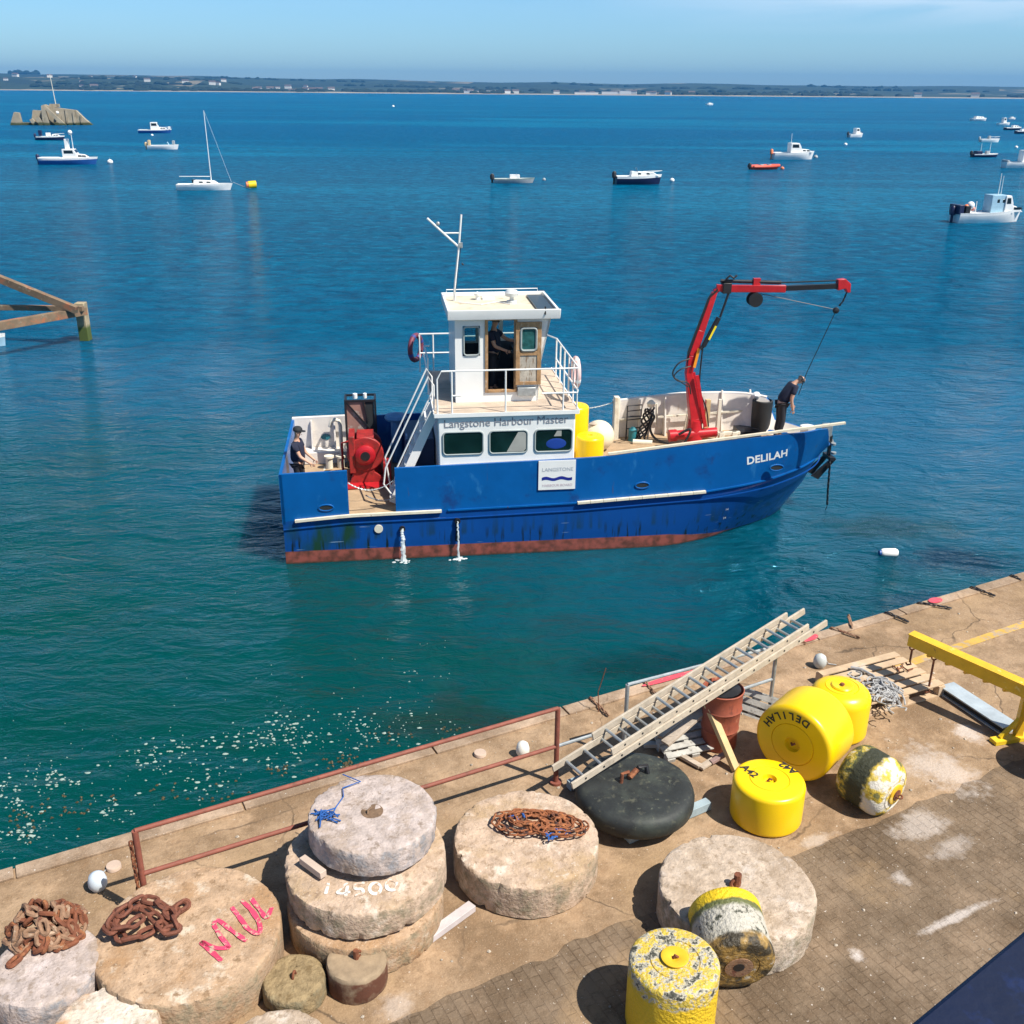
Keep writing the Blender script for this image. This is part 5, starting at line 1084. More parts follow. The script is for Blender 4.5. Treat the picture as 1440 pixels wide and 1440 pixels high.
Bb=sinker('mooring_block',-1.35,7.55,QZ,.725,.33,concs[2],'bottom block of the three block stack, sandy and stained',tilt=(0,0))
Bm=sinker('mooring_block',-1.34,7.66,QZ+.365,.75,.31,concs[0],'middle block of the stack with white painted number 14500',tilt=(.03,.0));Bm.rotation_euler=(.02,-.03,0)
Bt=sinker('mooring_block',-1.30,7.86,QZ+.73,.60,.27,concs[3],'topmost smaller block of the stack, carrying blue rope',tilt=(0,0),jit=.014);Bt.rotation_euler=(-.0,.035,.6)
mb=MB();mb.lathe([(.0001,.262),(.09,.266),(.11,.272)],(0,0,0),20,jit=.02);mb.tube([V(-.06,-.02,.27),V(-.05,0,.30),V(0,.03,.29)],.012,6);mb.build('lifting_hole',mat('dark_hole_dirt',(.16,.1,.06,1),.9,vary=.4,vscale=20,bump=.3),Bt)
C_=sinker('mooring_block',.17,8.27,QZ,.73,.39,concs[0],'round pinkish block with a tangled orange rusty chain on top')
D_=sinker('mooring_block',2.15,7.60,QZ,.73,.39,concs[1],'round pale block with an upright rusty pin behind the leaning buoy',eye=('pin',0,0,.13))
D_.rotation_euler=(0,0,.3)
E_=sinker('mooring_block',-3.93,6.56,QZ,.45,.42,concs[3],'small grey block at the left edge under crusty chain')
F_=sinker('mooring_block',at(148,1440,QZ+.36).x,at(148,1440,QZ+.36).y,QZ,.42,.36,concs[4],'white and orange stained block at the bottom left corner',jit=.03)
I_=sinker('mooring_block',at(388,1478,QZ+.2).x,at(388,1478,QZ+.2).y,QZ,.42,.2,concs[1],'pale flat block cut off by the bottom edge below the small drums')
G_=sinker('drum_weight',-1.85,6.66,QZ,.275,.20,concs[5],'small yellow brown round weight left of its twin',None,eye=('loop',0,0,.05),cat='weight',seg=48,jit=.01)
H_=sinker('drum_weight',-1.33,6.80,QZ,.265,.27,mat('rust_sided_weight',(.30,.22,.14,1),.85,vary=.25,vscale=8,bump=.4,extra=lambda t,tc,col,b:mixc(t,zmask(t,tc,.235,.22,8,.04),col,mixc(t,nfac(t,tc,7,(1,1,1),.28,.5),col,(.10,.035,.018,1)))),'small round weight with brown rusty side standing by the tall stack',None,eye=('pin',0,0,.09),cat='weight',seg=48,jit=.008)
def painted(s,size,M,m): pass
# 14500 brushed on the middle block, following its front rim
def arc_text(s,cx,cy,z,rad,size,a0,step,m,root,bold=.006):
    bm=bmesh.new()
    for k,ch in enumerate(s):
        a=a0+step*k;pos=V(cx+rad*math.cos(a),cy+rad*math.sin(a),z);ty=V(-math.cos(a),-math.sin(a),0);tx=V(-math.sin(a),math.cos(a),0)
        M=frame(pos,tx,ty);me=text_mesh(ch,size,.001,'CENTER',bold);me.transform(M);bm.from_mesh(me);bpy.data.meshes.remove(me)
    me=bpy.data.meshes.new('lettering');bm.to_mesh(me);bm.free();me.materials.append(m);o=bpy.data.objects.new('lettering',me);COL.objects.link(o);o.parent=root;return o
BI=(Matrix.Translation(V(-1.34,7.66,QZ+.365))@Euler((.02,-.03,0)).to_matrix().to_4x4()).inverted()
ov=lambda cx,cy,rx,ry:[(cx+rx*math.cos(k*PI/6+.3),cy+ry*math.sin(k*PI/6+.3)) for k in range(13)]
brush([[(246,774),(240,798),(232,824)],[(325,780),(300,800),(284,820),(312,823),(338,817)],[(326,792),(316,842)],[(398,782),(362,786),(360,805),(386,807),(390,824),(356,835)],ov(443,806,24,22),ov(514,794,24,21)],QZ+.68,.016,BI,whitepaint,Bm,380,980,3.0,.3155)
# wooden chocks
def block_wood(p0,p1,w_,h_,m,name,label,cat,group=None,bevel=.004):
    mb=MB();mb.beam(p0,p1,w_,h_);o=mb.build(name,m,bevel=bevel);c=(Vector(p0)+Vector(p1))/2
    for v in o.data.vertices:v.co-=c
    o.location=c;tag(o,label,cat,group);return o
zt=QZ+.365+.33
block_wood(at(425,1208,zt+.03),at(455,1230,zt+.03),.07,.07,mat('pale_chock',(.5,.4,.33,1),.8,vary=.1,bump=.2),'timber_chock','short pale timber block lying on the middle block of the stack','timber block')
block_wood(at(528,1226,zt+.035),at(546,1206,zt+.035),.07,.06,wood,'timber_chock','dark splintered timber wedge under the right side of the top block','timber block')
# blue rope scraps on the top block
mb=MB();ztop=QZ+1.012
def pth(pts,z): return [at(a,b_,z) for a,b_ in pts]
mb.tube(pth([(482,1089),(507,1099),(482,1108),(483,1120),(473,1134),(469,1142)],ztop+.012),.006,5)
for k in range(16):
    a=random.uniform(0,2*PI);c=at(462+random.uniform(-14,8),1150+random.uniform(-8,6),ztop+random.uniform(.01,.04));d=V(math.cos(a),math.sin(a),0)*random.uniform(.03,.11);mb.tube([c-d,c+V(0,0,.02),c+d],.007,5)
tag(mb.build('rope_scrap',bluerope),'frayed blue rope scrap on the top block of the stack','rope')

# ================================================================== CHAINS
def heap(cx,cy,z,rx,ry,rot,n,Ln,r,hz,m,name,label,seed,tails=(),two=None):
    rd=random.Random(seed);mb=MB()
    if seed in(11,21):
        f1,f2,ph=(2.0,3.07,.4) if seed==11 else (5.1,7.3,1.1);S=n*Ln*.74;Rr=Matrix.Rotation(rot,3,'Z');M_=2400;P=[]
        for k in range(M_):
            s=k/M_*2*PI*(.98 if seed==11 else 1)
            if seed==21:
                rho=abs(math.sin(3.4*s))**.6*(.74+.6*noise.noise(V(s*1.7,3,1)));th=6.3*s+.8*noise.noise(V(s*2.5,1,7));P.append(V(cx,cy,z)+Rr@V(rx*rho*math.cos(th)+.05*noise.noise(V(s*6,2,2)),ry*rho*math.sin(th)+.05*noise.noise(V(s*6,8,2)),r*1.3+hz*(1-rho*.7)*(.5+.5*noise.noise(V(s*3,9,9)))));continue
            P.append(V(cx,cy,z)+Rr@V(rx*math.sin(f1*s+ph)*(.72+.28*noise.noise(V(s*1.3,seed,0)))+.05*noise.noise(V(s*4,1,seed)),ry*math.sin(f2*s)*(.8+.2*noise.noise(V(s*2,5,seed)))+.04*noise.noise(V(s*5,seed,3)),r*1.3+hz*k/M_*(1 if seed==11 else rd.random()*0+ .5+.5*noise.noise(V(s*3,9,9)))))
        mb.chain(P,Ln,r,.28);o=mb.build(name,m);tag(o,label,'chain');return o
    P=[];a=rd.uniform(0,6);x=y=0
    R=Matrix.Rotation(rot,3,'Z')
    hd=rd.uniform(0,6)
    for k in range(n):
        hd+=rd.uniform(-.9,.9);x+=math.cos(hd)*Ln*.75;y+=math.sin(hd)*Ln*.75
        q=math.hypot(x/rx,y/ry)
        if q>1: hd=math.atan2(-y,-x)+rd.uniform(-.8,.8);x/=q;y/=q
        zz=r*1.2+hz*(1-min(q,1)**2)*rd.uniform(.0,1)
        P.append(V(cx,cy,z)+R@V(x,y,zz))
    for k in range(len(P)-1):
        mb.cur=1 if (two and rd.random()<.42) else 0
        d=P[k+1]-P[k]
        if d.length<1e-3: continue
        nn=V(rd.uniform(-1,1),rd.uniform(-1,1),rd.uniform(-.3,1.4)) if k%2 else V(rd.uniform(-.4,.4),rd.uniform(-.4,.4),1)
        c=(P[k]+P[k+1])/2
        mb.link(c,d,nn,Ln,Ln*.62,r)
    mb.cur=0
    for t_ in tails: mb.chain(t_,Ln,r,.15)
    o=mb.build(name,[m,two] if two else m);tag(o,label,'chain');return o
heap(at(207,1300,QZ+.43).x,at(207,1300,QZ+.43).y,QZ+.425,.42,.25,.1,50,.185,.020,.11,mat('brown_chain',(.15,.05,.028,1),.8,vary=.4,vscale=20,bump=.3,bscale=60),'anchor_chain','heavy brown rusty chain heaped on the MUL block',11)
heap(at(66,1305,QZ+.45).x,at(66,1305,QZ+.45).y,QZ+.42,.34,.27,0,105,.16,.021,.34,rust,'anchor_chain','crusty brown and cream chain piled high on the small grey block at left',5,two=rustpale,tails=[[at(40,1330,QZ+.45),at(22,1352,QZ+.44),at(8,1362,QZ+.44)]])
heap(at(757,1163,QZ+.42).x,at(757,1163,QZ+.42).y,QZ+.39,.54,.25,-.12,210,.115,.0100,.17,rustchain,'thin_chain','tangle of thin orange rusty chain on the round pinkish block',21,two=rust)
mb=MB()
for k in range(16):
    a=random.uniform(0,2*PI);px,py=random.choice([(765,1172),(775,1176),(790,1172),(728,1150)]);c=at(px+random.uniform(-8,8),py+random.uniform(-4,4),QZ+.46);d=V(math.cos(a),math.sin(a),0)*random.uniform(.02,.06);mb.tube([c-d,c+V(0,0,.02),c+d],.008,5)
tag(mb.build('rope_scrap',bluerope),'blue rope knots caught in the thin orange chain','rope')
# edge chains draped over the coping
edge=[((835,985),(858,1008)),((897,950),(925,978)),((1110,898),(1136,905)),((1165,880),(1210,897)),((1245,860),(1281,876)),((1290,846),(1342,856)),((1368,826),(1400,838)),((1425,810),(1440,817))]
lbs=['chain over the quay edge just right of the red railing post','chain over the quay edge beside the grey railing post','chain over the quay edge by the red mark under the ladder tips','chain over the quay edge left of the yellow beam end','chain over the quay edge above the yellow beam end','chain over the quay edge beside the right red mark','chain over the quay edge, second from the right end','chain over the quay edge at the right end']
for k,((a,b_),(c,d)) in enumerate(edge):
    p=at(a,b_,QZ+.05);q=at(c,d,QZ+.03);u,v=quvof(p);out=quv(u-.05,-.06,QZ-.1)
    mb=MB();mb.chain([quv(u-.05,-.08,QZ-1.2),out,quv(u,.05,QZ+.055),p.lerp(q,.5)+V(0,0,.0),q],.075,.0105,.2)
    tag(mb.build('edge_chain',rustpale if k<4 else black),lbs[k],'chain','short chains draped over the quay edge')
mb=MB();p=at(1172,872,QZ+.05);mb.chain([at(1193,865,QZ+.05),at(1199,885,QZ+.04)],.085,.014,.2);tag(mb.build('shackle_chain',rustpale),'short pale chain end lying across an edge chain','chain')

# ================================================================== RAILING
def post_pt(px,py): return at(px,py,QZ)
RB0=quv(1.22,1.30);RB1=quv(5.69,1.31)
RH=1.0
rl=empty('quay_railing',RB0,0,'rusty red two bar railing along the quay edge behind the blocks','railing')
mb=MB()
loc_=lambda p:p-RB0
for nm,p in(('post',RB0),('post',RB1)):
    mb=MB();mb.cyl(loc_(p),loc_(p+V(0,0,RH)),.03,seg=10);mb.cyl(loc_(p)+V(0,0,.0),loc_(p)+V(0,0,.03),.07,seg=12);mb.build(nm,rustpipe,rl)
for h in(RH,RH*.5):
    mb=MB();mb.cyl(loc_(RB0+V(0,0,h)),loc_(RB1+V(0,0,h)),.024,seg=10);mb.build('rail',rustpipe,rl)
mb=MB();p=RB0+QE*(-.05);mb.chain([loc_(p+V(0,0,RH*.9)),loc_(p+V(0,0,.05))],.075,.01,.2);mb.build('hanging_chain',rust,rl)
# grey railing further right
g0=quv(6.65,1.25);g1=quv(8.80,1.33);GH=1.0
rg=empty('quay_railing',g0,0,'grey galvanised railing section behind the ladders','railing');loc_=lambda p:p-g0
for p in(g0,g1):
    mb=MB();mb.cyl(loc_(p),loc_(p+V(0,0,GH)),.024,seg=10);mb.build('post',steelg,rg)
for a_,b_ in((g0+V(0,0,GH),g1+V(0,0,GH*.99)),(g1+V(0,0,.52),g1+QE*-1.2+V(0,0,.5)),(RB1+V(0,0,RH*.5),RB1+QE*.7+V(0,0,RH*.5))):
    mb=MB();mb.cyl(loc_(a_),loc_(b_),.02,seg=8);mb.build('rail',steelg,rg)

# ================================================================== LADDERS
def ladder(p0,p1,width,pitch,label,off=0):
    """stiles from p0 to p1 (lower stile line), width vector horizontal"""
    root=empty('ladder',p0,0,label,'ladder','ladders laid over the railing');d=(p1-p0);L_=d.length;d.normalize();sd=V(d.y,-d.x,0).normalized();up=sd.cross(d)
    for s in(0,1):
        mb=MB();mb.beam(sd*width*s,sd*width*s+d*L_,.028,.085,up=up);mb.build('stile',aluw,root,bevel=.004)
    k=.18;mb=MB()
    while k<L_-.1:
        mb=MB();mb.cyl(d*k,d*k+sd*width,.017,seg=8);mb.cur=1;mb.cyl(d*k+sd*(width+.0),d*k+sd*(width+.017),.014,seg=8);mb.build('rung',[steelg,rubber],root);k+=pitch
    return root
lz0,lz1=QZ+.42,QZ+1.30
p0=at(777,1081,lz0);p1=at(1131,859,lz1);q0=at(803,1099,lz0);wv=(q0-p0).length
ladder(p0,p1,.36,.25,'long ladder underneath, its tips overhanging the water')
d=(p1-p0).normalized()
ladder(p0+d*.55+V(0,0,.10),p0+d*((p1-p0).length-.32)+V(0,0,.10),.345,.25,'shorter ladder lying on top of the longer ladder')
mb=MB()
# rusty cylinder
cb_=empty('rusty_drum',V(2.52,10.42,QZ),0,'rust red steel drum standing under the ladders','drum');cb_.scale=(.88,.88,1.0)
mb=MB();mb.lathe([(.001,0),(.225,0),(.24,.02),(.245,.25),(.26,.27),(.25,.29),(.26,.52),(.275,.54),(.262,.56),(.27,.76),(.282,.78),(.27,.79),(.255,.77),(.25,.6),(.001,.58)],(0,0,0),36,jit=.006);mb.build('shell',rustdrum,cb_)
mb=MB();mb.lathe([(.2,.76),(.21,.785),(.1,.79),(.001,.80)],(.03,0,0),14,jit=.05);mb.build('scrap_lid',black,cb_)

# timbers and pallets round the drum
def plank(a,za,b_,zb,w_,h_,m,label,group=None,name='timber_plank'):
    return block_wood(at(*a,QZ+za),at(*b_,QZ+zb),w_,h_,m,name,label,'timber',group)
plank((994,987),.62,(1035,1083),.03,.085,.07,woodyel,'square timber prop leaning in front of the red drum')
plank((926,1035),.25,(985,985),.50,.14,.05,wood,'plank under the ladder with split orange end')
plank((935,1046),.25,(992,996),.45,.12,.04,wood,'second plank leaning beside the split plank')
plank((905,1047),.05,(946,1047),.06,.08,.05,woodgrey,'whitewashed timber lying behind the black buoy')
plank((950,1058),.05,(985,1078),.04,.07,.04,wood,'dark edged batten on the ground beside the black buoy')
plank((985,1080),.04,(1010,1064),.04,.08,.03,wood,'short plank scrap on the ground in front of the drum')
plank((1000,1072),.05,(1020,1060),.12,.06,.04,mat('mauve_timber',(.33,.22,.2,1),.8,vary=.2,bump=.2),'reddish timber offcut at the foot of the drum')
block_wood(quv(.0,0)*0+at(559,1350,QZ+.04),at(664,1274,QZ+.04),.10,.07,mat('pale_lilac_timber',(.50,.45,.45,1),.8,vary=.12,vscale=6,bump=.15),'timber_plank','long pale squared timber lying on the ground right of the stack','timber')
def pallet(c,rz,w_,l,nslat,m,label,tilt=0,h=.14,name='pallet'):
    root=empty(name,c,rz,label,'pallet','timber pallets on the quay');root.rotation_euler=(tilt,0,rz)
    for k in range(nslat):
        y=-w_/2+(k+.5)*w_/nslat;mb=MB();mb.box((0,y,h-.01),(l,w_/nslat*.72,.02));mb.build('top_board',m,root,bevel=.003)
    for x in(-l/2+.05,0,l/2-.05):
        mb=MB();mb.box((x,0,h-.031),(.1,w_,.02));mb.build('bearer',m,root)
        for y in(-w_/2+.05,0,w_/2-.05): mb=MB();mb.box((x,y,h/2-.01),(.1,.1,h-.065));mb.build('pallet_block',m,root)
    for y in(-w_/2+.05,0,w_/2-.05): mb=MB();mb.box((0,y,.011),(l,.1,.02));mb.build('bottom_board',m,root)
    return root
pallet(at(962,1046,QZ),.35,.55,.75,5,woodgrey,'small broken grey pallet lying tilted under the ladders',tilt=.25)
pr=pallet(at(1062,1000,QZ),-.62,.5,.9,5,woodgrey,'grey slatted pallet leaning upright behind the drum in shadow',tilt=1.0)
a0=at(1215,1010,QZ);a1=at(1327,978,QZ);dd=(a1-a0);rzp=math.atan2(dd.y,dd.x);nrm=V(-math.sin(rzp),math.cos(rzp),0)
PW,PL=.95,dd.length
woodp=mat('pallet_boards',(.50,.36,.23,1),.8,vary=.2,vscale=4,spots=[((.5,.46,.4,1),2,.55,.1,(1,1,1))],bump=.2)
pallet((a0+a1)/2+nrm*PW/2,rzp,PW,PL,6,woodp,'wooden pallet carrying grey rope beside the upright yellow buoy',h=.17)
# rope heap on it
mb=MB();rd=random.Random(9)
for k in range(42):
    px=1222+rd.gauss(0,15)+ (k%3)*8;py=968+rd.gauss(0,10)+ (px-1222)*.45;c=at(px,py,QZ+.22+rd.random()*.06)
    a=rd.uniform(0,6);P=[c+V(math.cos(a+q*.7)*(.04+.012*q),math.sin(a+q*.7)*(.03+.012*q),.015*math.sin(q*2+a)) for q in range(rd.randint(5,10))];mb.tube(P,.010,5)
for k in range(14):
    s=at(1235+rd.uniform(-8,8),958+rd.uniform(-6,6),QZ+.24);e_=at(1262+rd.uniform(-12,14),985+rd.uniform(-14,8),QZ+.19);m_=(s+e_)/2+V(rd.uniform(-.1,.1),rd.uniform(-.05,.1),rd.uniform(0,.07));mb.tube([s,s.lerp(m_,.5)+V(0,0,.02),m_,m_.lerp(e_,.6)+V(0,0,.02),e_],.011,5)
mb.tube(pth([(1196,938),(1212,941),(1228,950),(1240,962)],QZ+.2),.018,6)
tag(mb.build('rope_heap',greyrope),'grey rope tangle heaped on the pallet beside the yellow buoy','rope')
mb=MB()
for pts in([(1255,936),(1262,941),(1270,938),(1278,944)],[(1262,938),(1265,946)],[(1270,938),(1268,934)],[(1276,943),(1284,940)]): mb.tube(pth(pts,QZ+.19),.010,5)
tag(mb.build('twig',rust),'brown twiggy wire scrap on the pallet boards','wire')
# steel channel, web coloured black to stand for shade
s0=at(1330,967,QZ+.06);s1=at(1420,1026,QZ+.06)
root=empty('steel_section',s0,0,'grey blue steel channel with sides coloured black as shade lying beyond the pallet','steel beam');ps=mat('pale_steel_top',(.42,.48,.52,1),.45,.2,vary=.2,vscale=5,spots=[((.05,.06,.07,1),24,.66,.04,(1,1,1)),((.6,.6,.5,1),3,.6,.15,(1,1,1))],bump=.1)
mb=MB();mb.beam(V(0,0,.05),s1-s0+V(0,0,.05),.25,.018);mb.build('top_flange',ps,root);mb=MB();mb.beam(V(0,0,-.045),s1-s0+V(0,0,-.045),.25,.018);mb.build('bottom_flange',ps,root);mb=MB();d_=(s1-s0).normalized();mb.beam(d_*.02,s1-s0-d_*.02,.19,.07);mb.build('web',mat('shade_black_web',(.012,.014,.015,1),.7,bump=.1),root)
# yellow spreader beam with hooks
zb=QZ+.72
y0=at(1280,898,zb);y1=at(1452,975,zb-.05);dv=(y1-y0).normalized()
sb=empty('spreader_beam',y0,0,'yellow painted steel lifting beam with hooks entering from the right','lifting beam');P=lambda p:p-y0
far_=y0+dv*((y1-y0).length+1.6)
mb=MB();mb.beam(P(y0),P(far_),.12,.165);mb.build('beam',yellowp,sb,bevel=.006)
mb=MB();mb.beam(P(y0+V(0,0,-.0)),P(far_),.15,.012) if False else mb.beam(P(y0)+V(0,0,.088),P(far_)+V(0,0,.088),.15,.014);mb.build('flange',yellowp,sb)
for k in range(7):
    p=y0+dv*(.3+.25*k);mb=MB();mb.prism([(-.04,-.04),(.04,-.04),(.03,.0),(-.03,.0)],-.02,.02);
    for v in mb.v: v+=P(p)+V(0,0,-.084)
    mb.build('lug',yellowp,sb)
lg=at(1434,1005,QZ);lp_=y0+dv*((y1-y0).length-.06)
mb=MB();mb.beam(P(lp_)+V(0,0,-.05),P(V(lp_.x,lp_.y,QZ+.05)),.08,.07,.09,.08);mb.build('leg',yellowp,sb)
mb=MB();mb.beam(P(V(lp_.x,lp_.y,QZ+.03))-V(.35,.12,0)*1.0,P(V(lp_.x,lp_.y,QZ+.03))+V(.5,.1,0),.12,.05);mb.beam(P(V(lp_.x,lp_.y,QZ+.06))-V(.25,.08,0),P(V(lp_.x,lp_.y,QZ+.3)),.04,.05);mb.build('foot',mat('bright_yellow_foot',(.72,.5,.02,1),.5,vary=.1,bump=.1),sb)
pe=far_-dv*.1;mb=MB();mb.beam(P(pe)+V(0,0,-.08),P(V(pe.x,pe.y,QZ)),.12,.10);mb.build('leg',yellowp,sb)
for (dd_,ln) in((.05,.24),(.36,.5)):
    p=y0+dv*dd_+V(0,0,-.08);mb=MB();r_=.035
    mb.tube([P(p)+V(r_*math.cos(k*PI/5),0,-.03+r_*math.sin(k*PI/5)) for k in range(10)],.010,6,closed=True);mb.tube([P(p)+V(0,0,-.06),P(p)+V(0,0,-ln)],.014,6);mb.tube([P(p)+V(0,0,-ln),P(p)+V(.02,0,-ln-.04),P(p)+V(-.03,0,-ln-.05),P(p)+V(-.05,0,-ln-.02)],.013,6);mb.build('hook',rust,sb)
# black round buoy on skids
c=V(1.36,9.12,QZ+.12)
bb_=empty('black_fender',c,0,'big black rounded rubber buoy with rusty shackle under the ladders','rubber buoy');bb_.scale=(.96,.96,.78)
mb=MB();mb.lathe([(.001,0),(.5,0),(.63,.03),(.665,.09),(.668,.22),(.648,.29),(.60,.33),(.52,.345),(.3,.345),(.08,.34),(.001,.335)],(0,0,0),64,jit=.01,nsc=2.5);mb.build('body',mat('dusty_black_rubber',(.016,.019,.019,1),.65,vary=.5,vscale=3,spots=[((.04,.048,.04,1),3,.46,.2,(1,1,1)),((.085,.085,.06,1),9,.57,.14,(1,1,1)),((.12,.13,.09,1),12,.62,.1,(1,1,.3))],bump=.3),bb_)
mb=MB();mb.cyl((-.06,.08,.38),(.03,.16,.44),.035,seg=10);mb.tube([V(-.16,.02,.33),V(-.15,.04,.47),V(-.08,.08,.47),V(-.06,.1,.33)],.022,8);mb.build('shackle',rust,bb_)
mb=MB();mb.tube([V(.02,.2,.33),V(.06,.2,.45),V(.14,.22,.45),V(.16,.2,.33)],.03,8);mb.build('eye',black,bb_)
blt=mat('blue_grey_timber',(.30,.38,.42,1),.8,vary=.2,bump=.2)
block_wood(at(882,1178,QZ+.06),at(996,1130,QZ+.06),.10,.10,blt,'timber_skid','grey blue timber skid under the front of the black buoy','timber')
block_wood(at(800,1105,QZ+.06),at(884,1074,QZ+.06),.10,.10,blt,'timber_skid','timber skid in shadow behind the black buoy','timber')
# white bollard caps and round plates
def float_cap(px,py,label,m,tail=False,r=.09):
    p=at(px,py,QZ);root=empty('pear_float',p,random.uniform(0,3),label,'float','small white floats lying near the quay edge');mb=MB();mb.lathe([(.001,0),(r*.7,.01),(r,.06),(r,.11),(r*.8,.17),(r*.35,.2),(.001,.205)],(0,0,0),20);mb.build('float_body',m,root)
    if tail: mb=MB();mb.tube([V(0,0,.2),V(.06,.02,.14),V(.14,.05,.02),V(.25,.03,.01)],.008,6);mb.build('tail_rope',greyrope,root)
    return root
float_cap(735,1063,'small white float standing beside the mid rail in front of a round plate',mat('white_float',(.72,.7,.64,1),.5,vary=.08,bump=.05),r=.08)
float_cap(139,1250,'bluish white float lying left of the red railing post',mat('blue_white_float',(.55,.62,.7,1),.5,vary=.1,bump=.05),True,.09)
float_cap(1152,938,'dull white float with rope tail on the quay left of the upright yellow buoy',mat('dull_white_float',(.5,.52,.5,1),.5,vary=.2,bump=.05),True,.09)
for px,py,l in((675,1062,'round pale plate set in the quay near the white float'),(160,1221,'round pale plate set in the quay left of the red railing post')):
    p=at(px,py,QZ);mb=MB();mb.lathe([(.001,0),(.075,0),(.075,.03),(.07,.04),(.001,.04)],(0,0,0),20,jit=.006);o=mb.build('round_plate',mat('pinkish_plate',(.5,.38,.3,1),.9,vary=.15,bump=.3));o.location=p+V(0,0,.004);tag(o,l,'plate','round plates on the quay')
mb=MB();mb.tube(pth([(877,998),(876,975),(880,940)],QZ+.0)if False else [quv(6.9,.3,QZ),quv(6.88,.3,QZ+.3),quv(6.98,.3,QZ+.62)],.006,5);tag(mb.build('thin_rod',rust),'thin bent rusty rod sticking up at the quay edge','rod')
mb=MB();p=at(150,1358,QZ);mb.tube([at(138,1348,QZ+.3),at(160,1355,QZ+.3),at(172,1362,QZ+.28)],.035,8);tag(mb.build('grey_pipe',mat('grey_pipe',(.4,.4,.45,1),.5,bump=0)),'short grey pipe end between the left blocks','pipe')
# rock rubble and scraps
mb=MB();rd=random.Random(4)
def peb(mb,p,s,sc=(1,1,.7)):
    vs=[];n0=len(mb.v);mb.sphere(p,s,7,5,sc)
    for i in range(n0,len(mb.v)): mb.v[i]+=V(rd.uniform(-1,1),rd.uniform(-1,1),rd.uniform(-.6,.6))*s*.3
for k in range(420):
    p=quv(rd.uniform(-1,14),rd.uniform(.4,6.5));peb(mb,p+V(0,0,.004),rd.choice([.004,.006,.008,.012,.018]))
o=mb.build('grit',mat('pale_grit',(.42,.36,.29,1),.9,vary=.4,vscale=8,bump=0));struct(o,'stuff')
for (px,py,s,l) in((1040,1275,.0,''),): pass
# dark blue out-of-focus parapet of the building the photo is taken from
pb=mat('blue_window_sill_paint',(.001,.006,.03,1),.5,vary=.15,vscale=6,spots=[((.003,.012,.06,1),14,.55,.1,(1,1,1))],bump=.15,bscale=40)
e0=at(1268,1447,QZ+5.9);e1=at(1447,1300,QZ+5.9);dv=(e1-e0).normalized();sdv=V(dv.y,-dv.x,0)
mb=MB();A0=e0-dv*.12;A1=e1+dv*1.2
for z0_,z1_ in((-.05,0),): 
    mb.add([A0,A1,A1+sdv*.5,A0+sdv*.5]+[v+V(0,0,-.09) for v in(A0,A1,A1+sdv*.5,A0+sdv*.5)],[(0,1,2,3),(7,6,5,4),(0,4,5,1),(1,5,6,2),(2,6,7,3),(3,7,4,0)])
tag(mb.build('window_ledge',pb,bevel=.01),'dark blue painted window ledge cutting the bottom right corner','ledge')
# ================================================================== THINGS IN THE WATER
pilem=mat('weedy_pile',(.34,.28,.18,1),.85,vary=.3,vscale=3,bump=.3,extra=lambda t,tc,col,b:mixc(t,zmask(t,tc,.75,.55,3,.3),col,(.07,.10,.02,1)))
trussm=mat('rusty_pier_beam',(.19,.13,.08,1),.8,vary=.3,vscale=2,spots=[((.36,.13,.06,1),2.2,.52,.12,(1,1,1)),((.33,.3,.22,1),3,.6,.1,(1,1,1)),((.1,.11,.05,1),1.5,.6,.1,(1,1,1))],bump=.3)
pp=at(121,478,0);pl=empty('pier_truss',pp,0,'rusty iron pier beams meeting at a weedy pile at the left edge','pier');P=lambda p:p-pp
mb=MB();mb.box((0,0,.05),(.42,.42,3.2));mb.build('pile',pilem,pl,bevel=.03)
zt=1.55
def tb(a,za,b_,zb_,w_,h_,nm='beam'):
    mb=MB();mb.beam(P(at(*a,za)),P(at(*b_,zb_)),w_,h_);return mb.build(nm,trussm,pl,bevel=.01)
tb((120,437),1.35,(-90,474),1.35,.28,.34)
tb((117,434),1.5,(-80,431),1.5,.2,.22)
tb((108,436),1.55,(-60,368),3.4,.26,.30,'brace')
mb=MB();mb.bb(-.5,-.2,-.25,.25,1.05,1.25);mb.build('bracket',rust,pl)
# concrete wreck
wk=mat('wreck_concrete',(.34,.29,.21,1),.9,vary=.2,vscale=.3,spots=[((.2,.16,.1,1),.5,.55,.1,(1,1,.3))],bump=.2,bscale=2,bdist=.2,extra=lambda t,tc,col,b:mixc(t,zmask(t,tc,1.2,.6,.5,1),col,(.05,.06,.02,1)))
wc=at(82,176,0);wr=empty('caisson_wreck',wc,math.radians(15),'broken grey concrete caisson wreck rising from the water with a mast on it','wreck')
wr.scale=(.78,.78,.78)
def slab(poly,y0,y1,nm='slab'):
    mb=MB();mb.prism(poly,y0,y1);return mb.build(nm,wk,wr)
slab([(-4,-1),(13,-1),(9.5,2.2),(6.8,5.2),(-1,6.2),(-3.5,7)],.5,5,'caisson_wall')
slab([(-5,-1),(-2.5,-1),(-3.6,7.2),(-4.6,6.8)],-3,5,'broken_wall')
mb=MB();mb.prism([(-4.5,6.8),(-3.5,7.1),(4.0,-.8),(2,-.8)],-2.6,-1.0);mb.build('fallen_slab',wk,wr)
slab([(-10,-1),(-4.5,-1),(-4.5,5),(-8.5,5.2),(-9,3)],2,5,'caisson_wall')
mb=MB();mb.prism([(-8,-1),(-6,-1),(-8.5,2.4),(-9.5,2)],-2,1);mb.prism([(-6.0,-1),(-3.5,-1),(-6,3),(-7.2,2.4)],-3,0);mb.build('fallen_slab',wk,wr)
slab([(-17,-1),(-12.5,-1),(-13,4.3),(-14.6,4.5),(-15.5,2.5)],-1,3,'broken_wall')
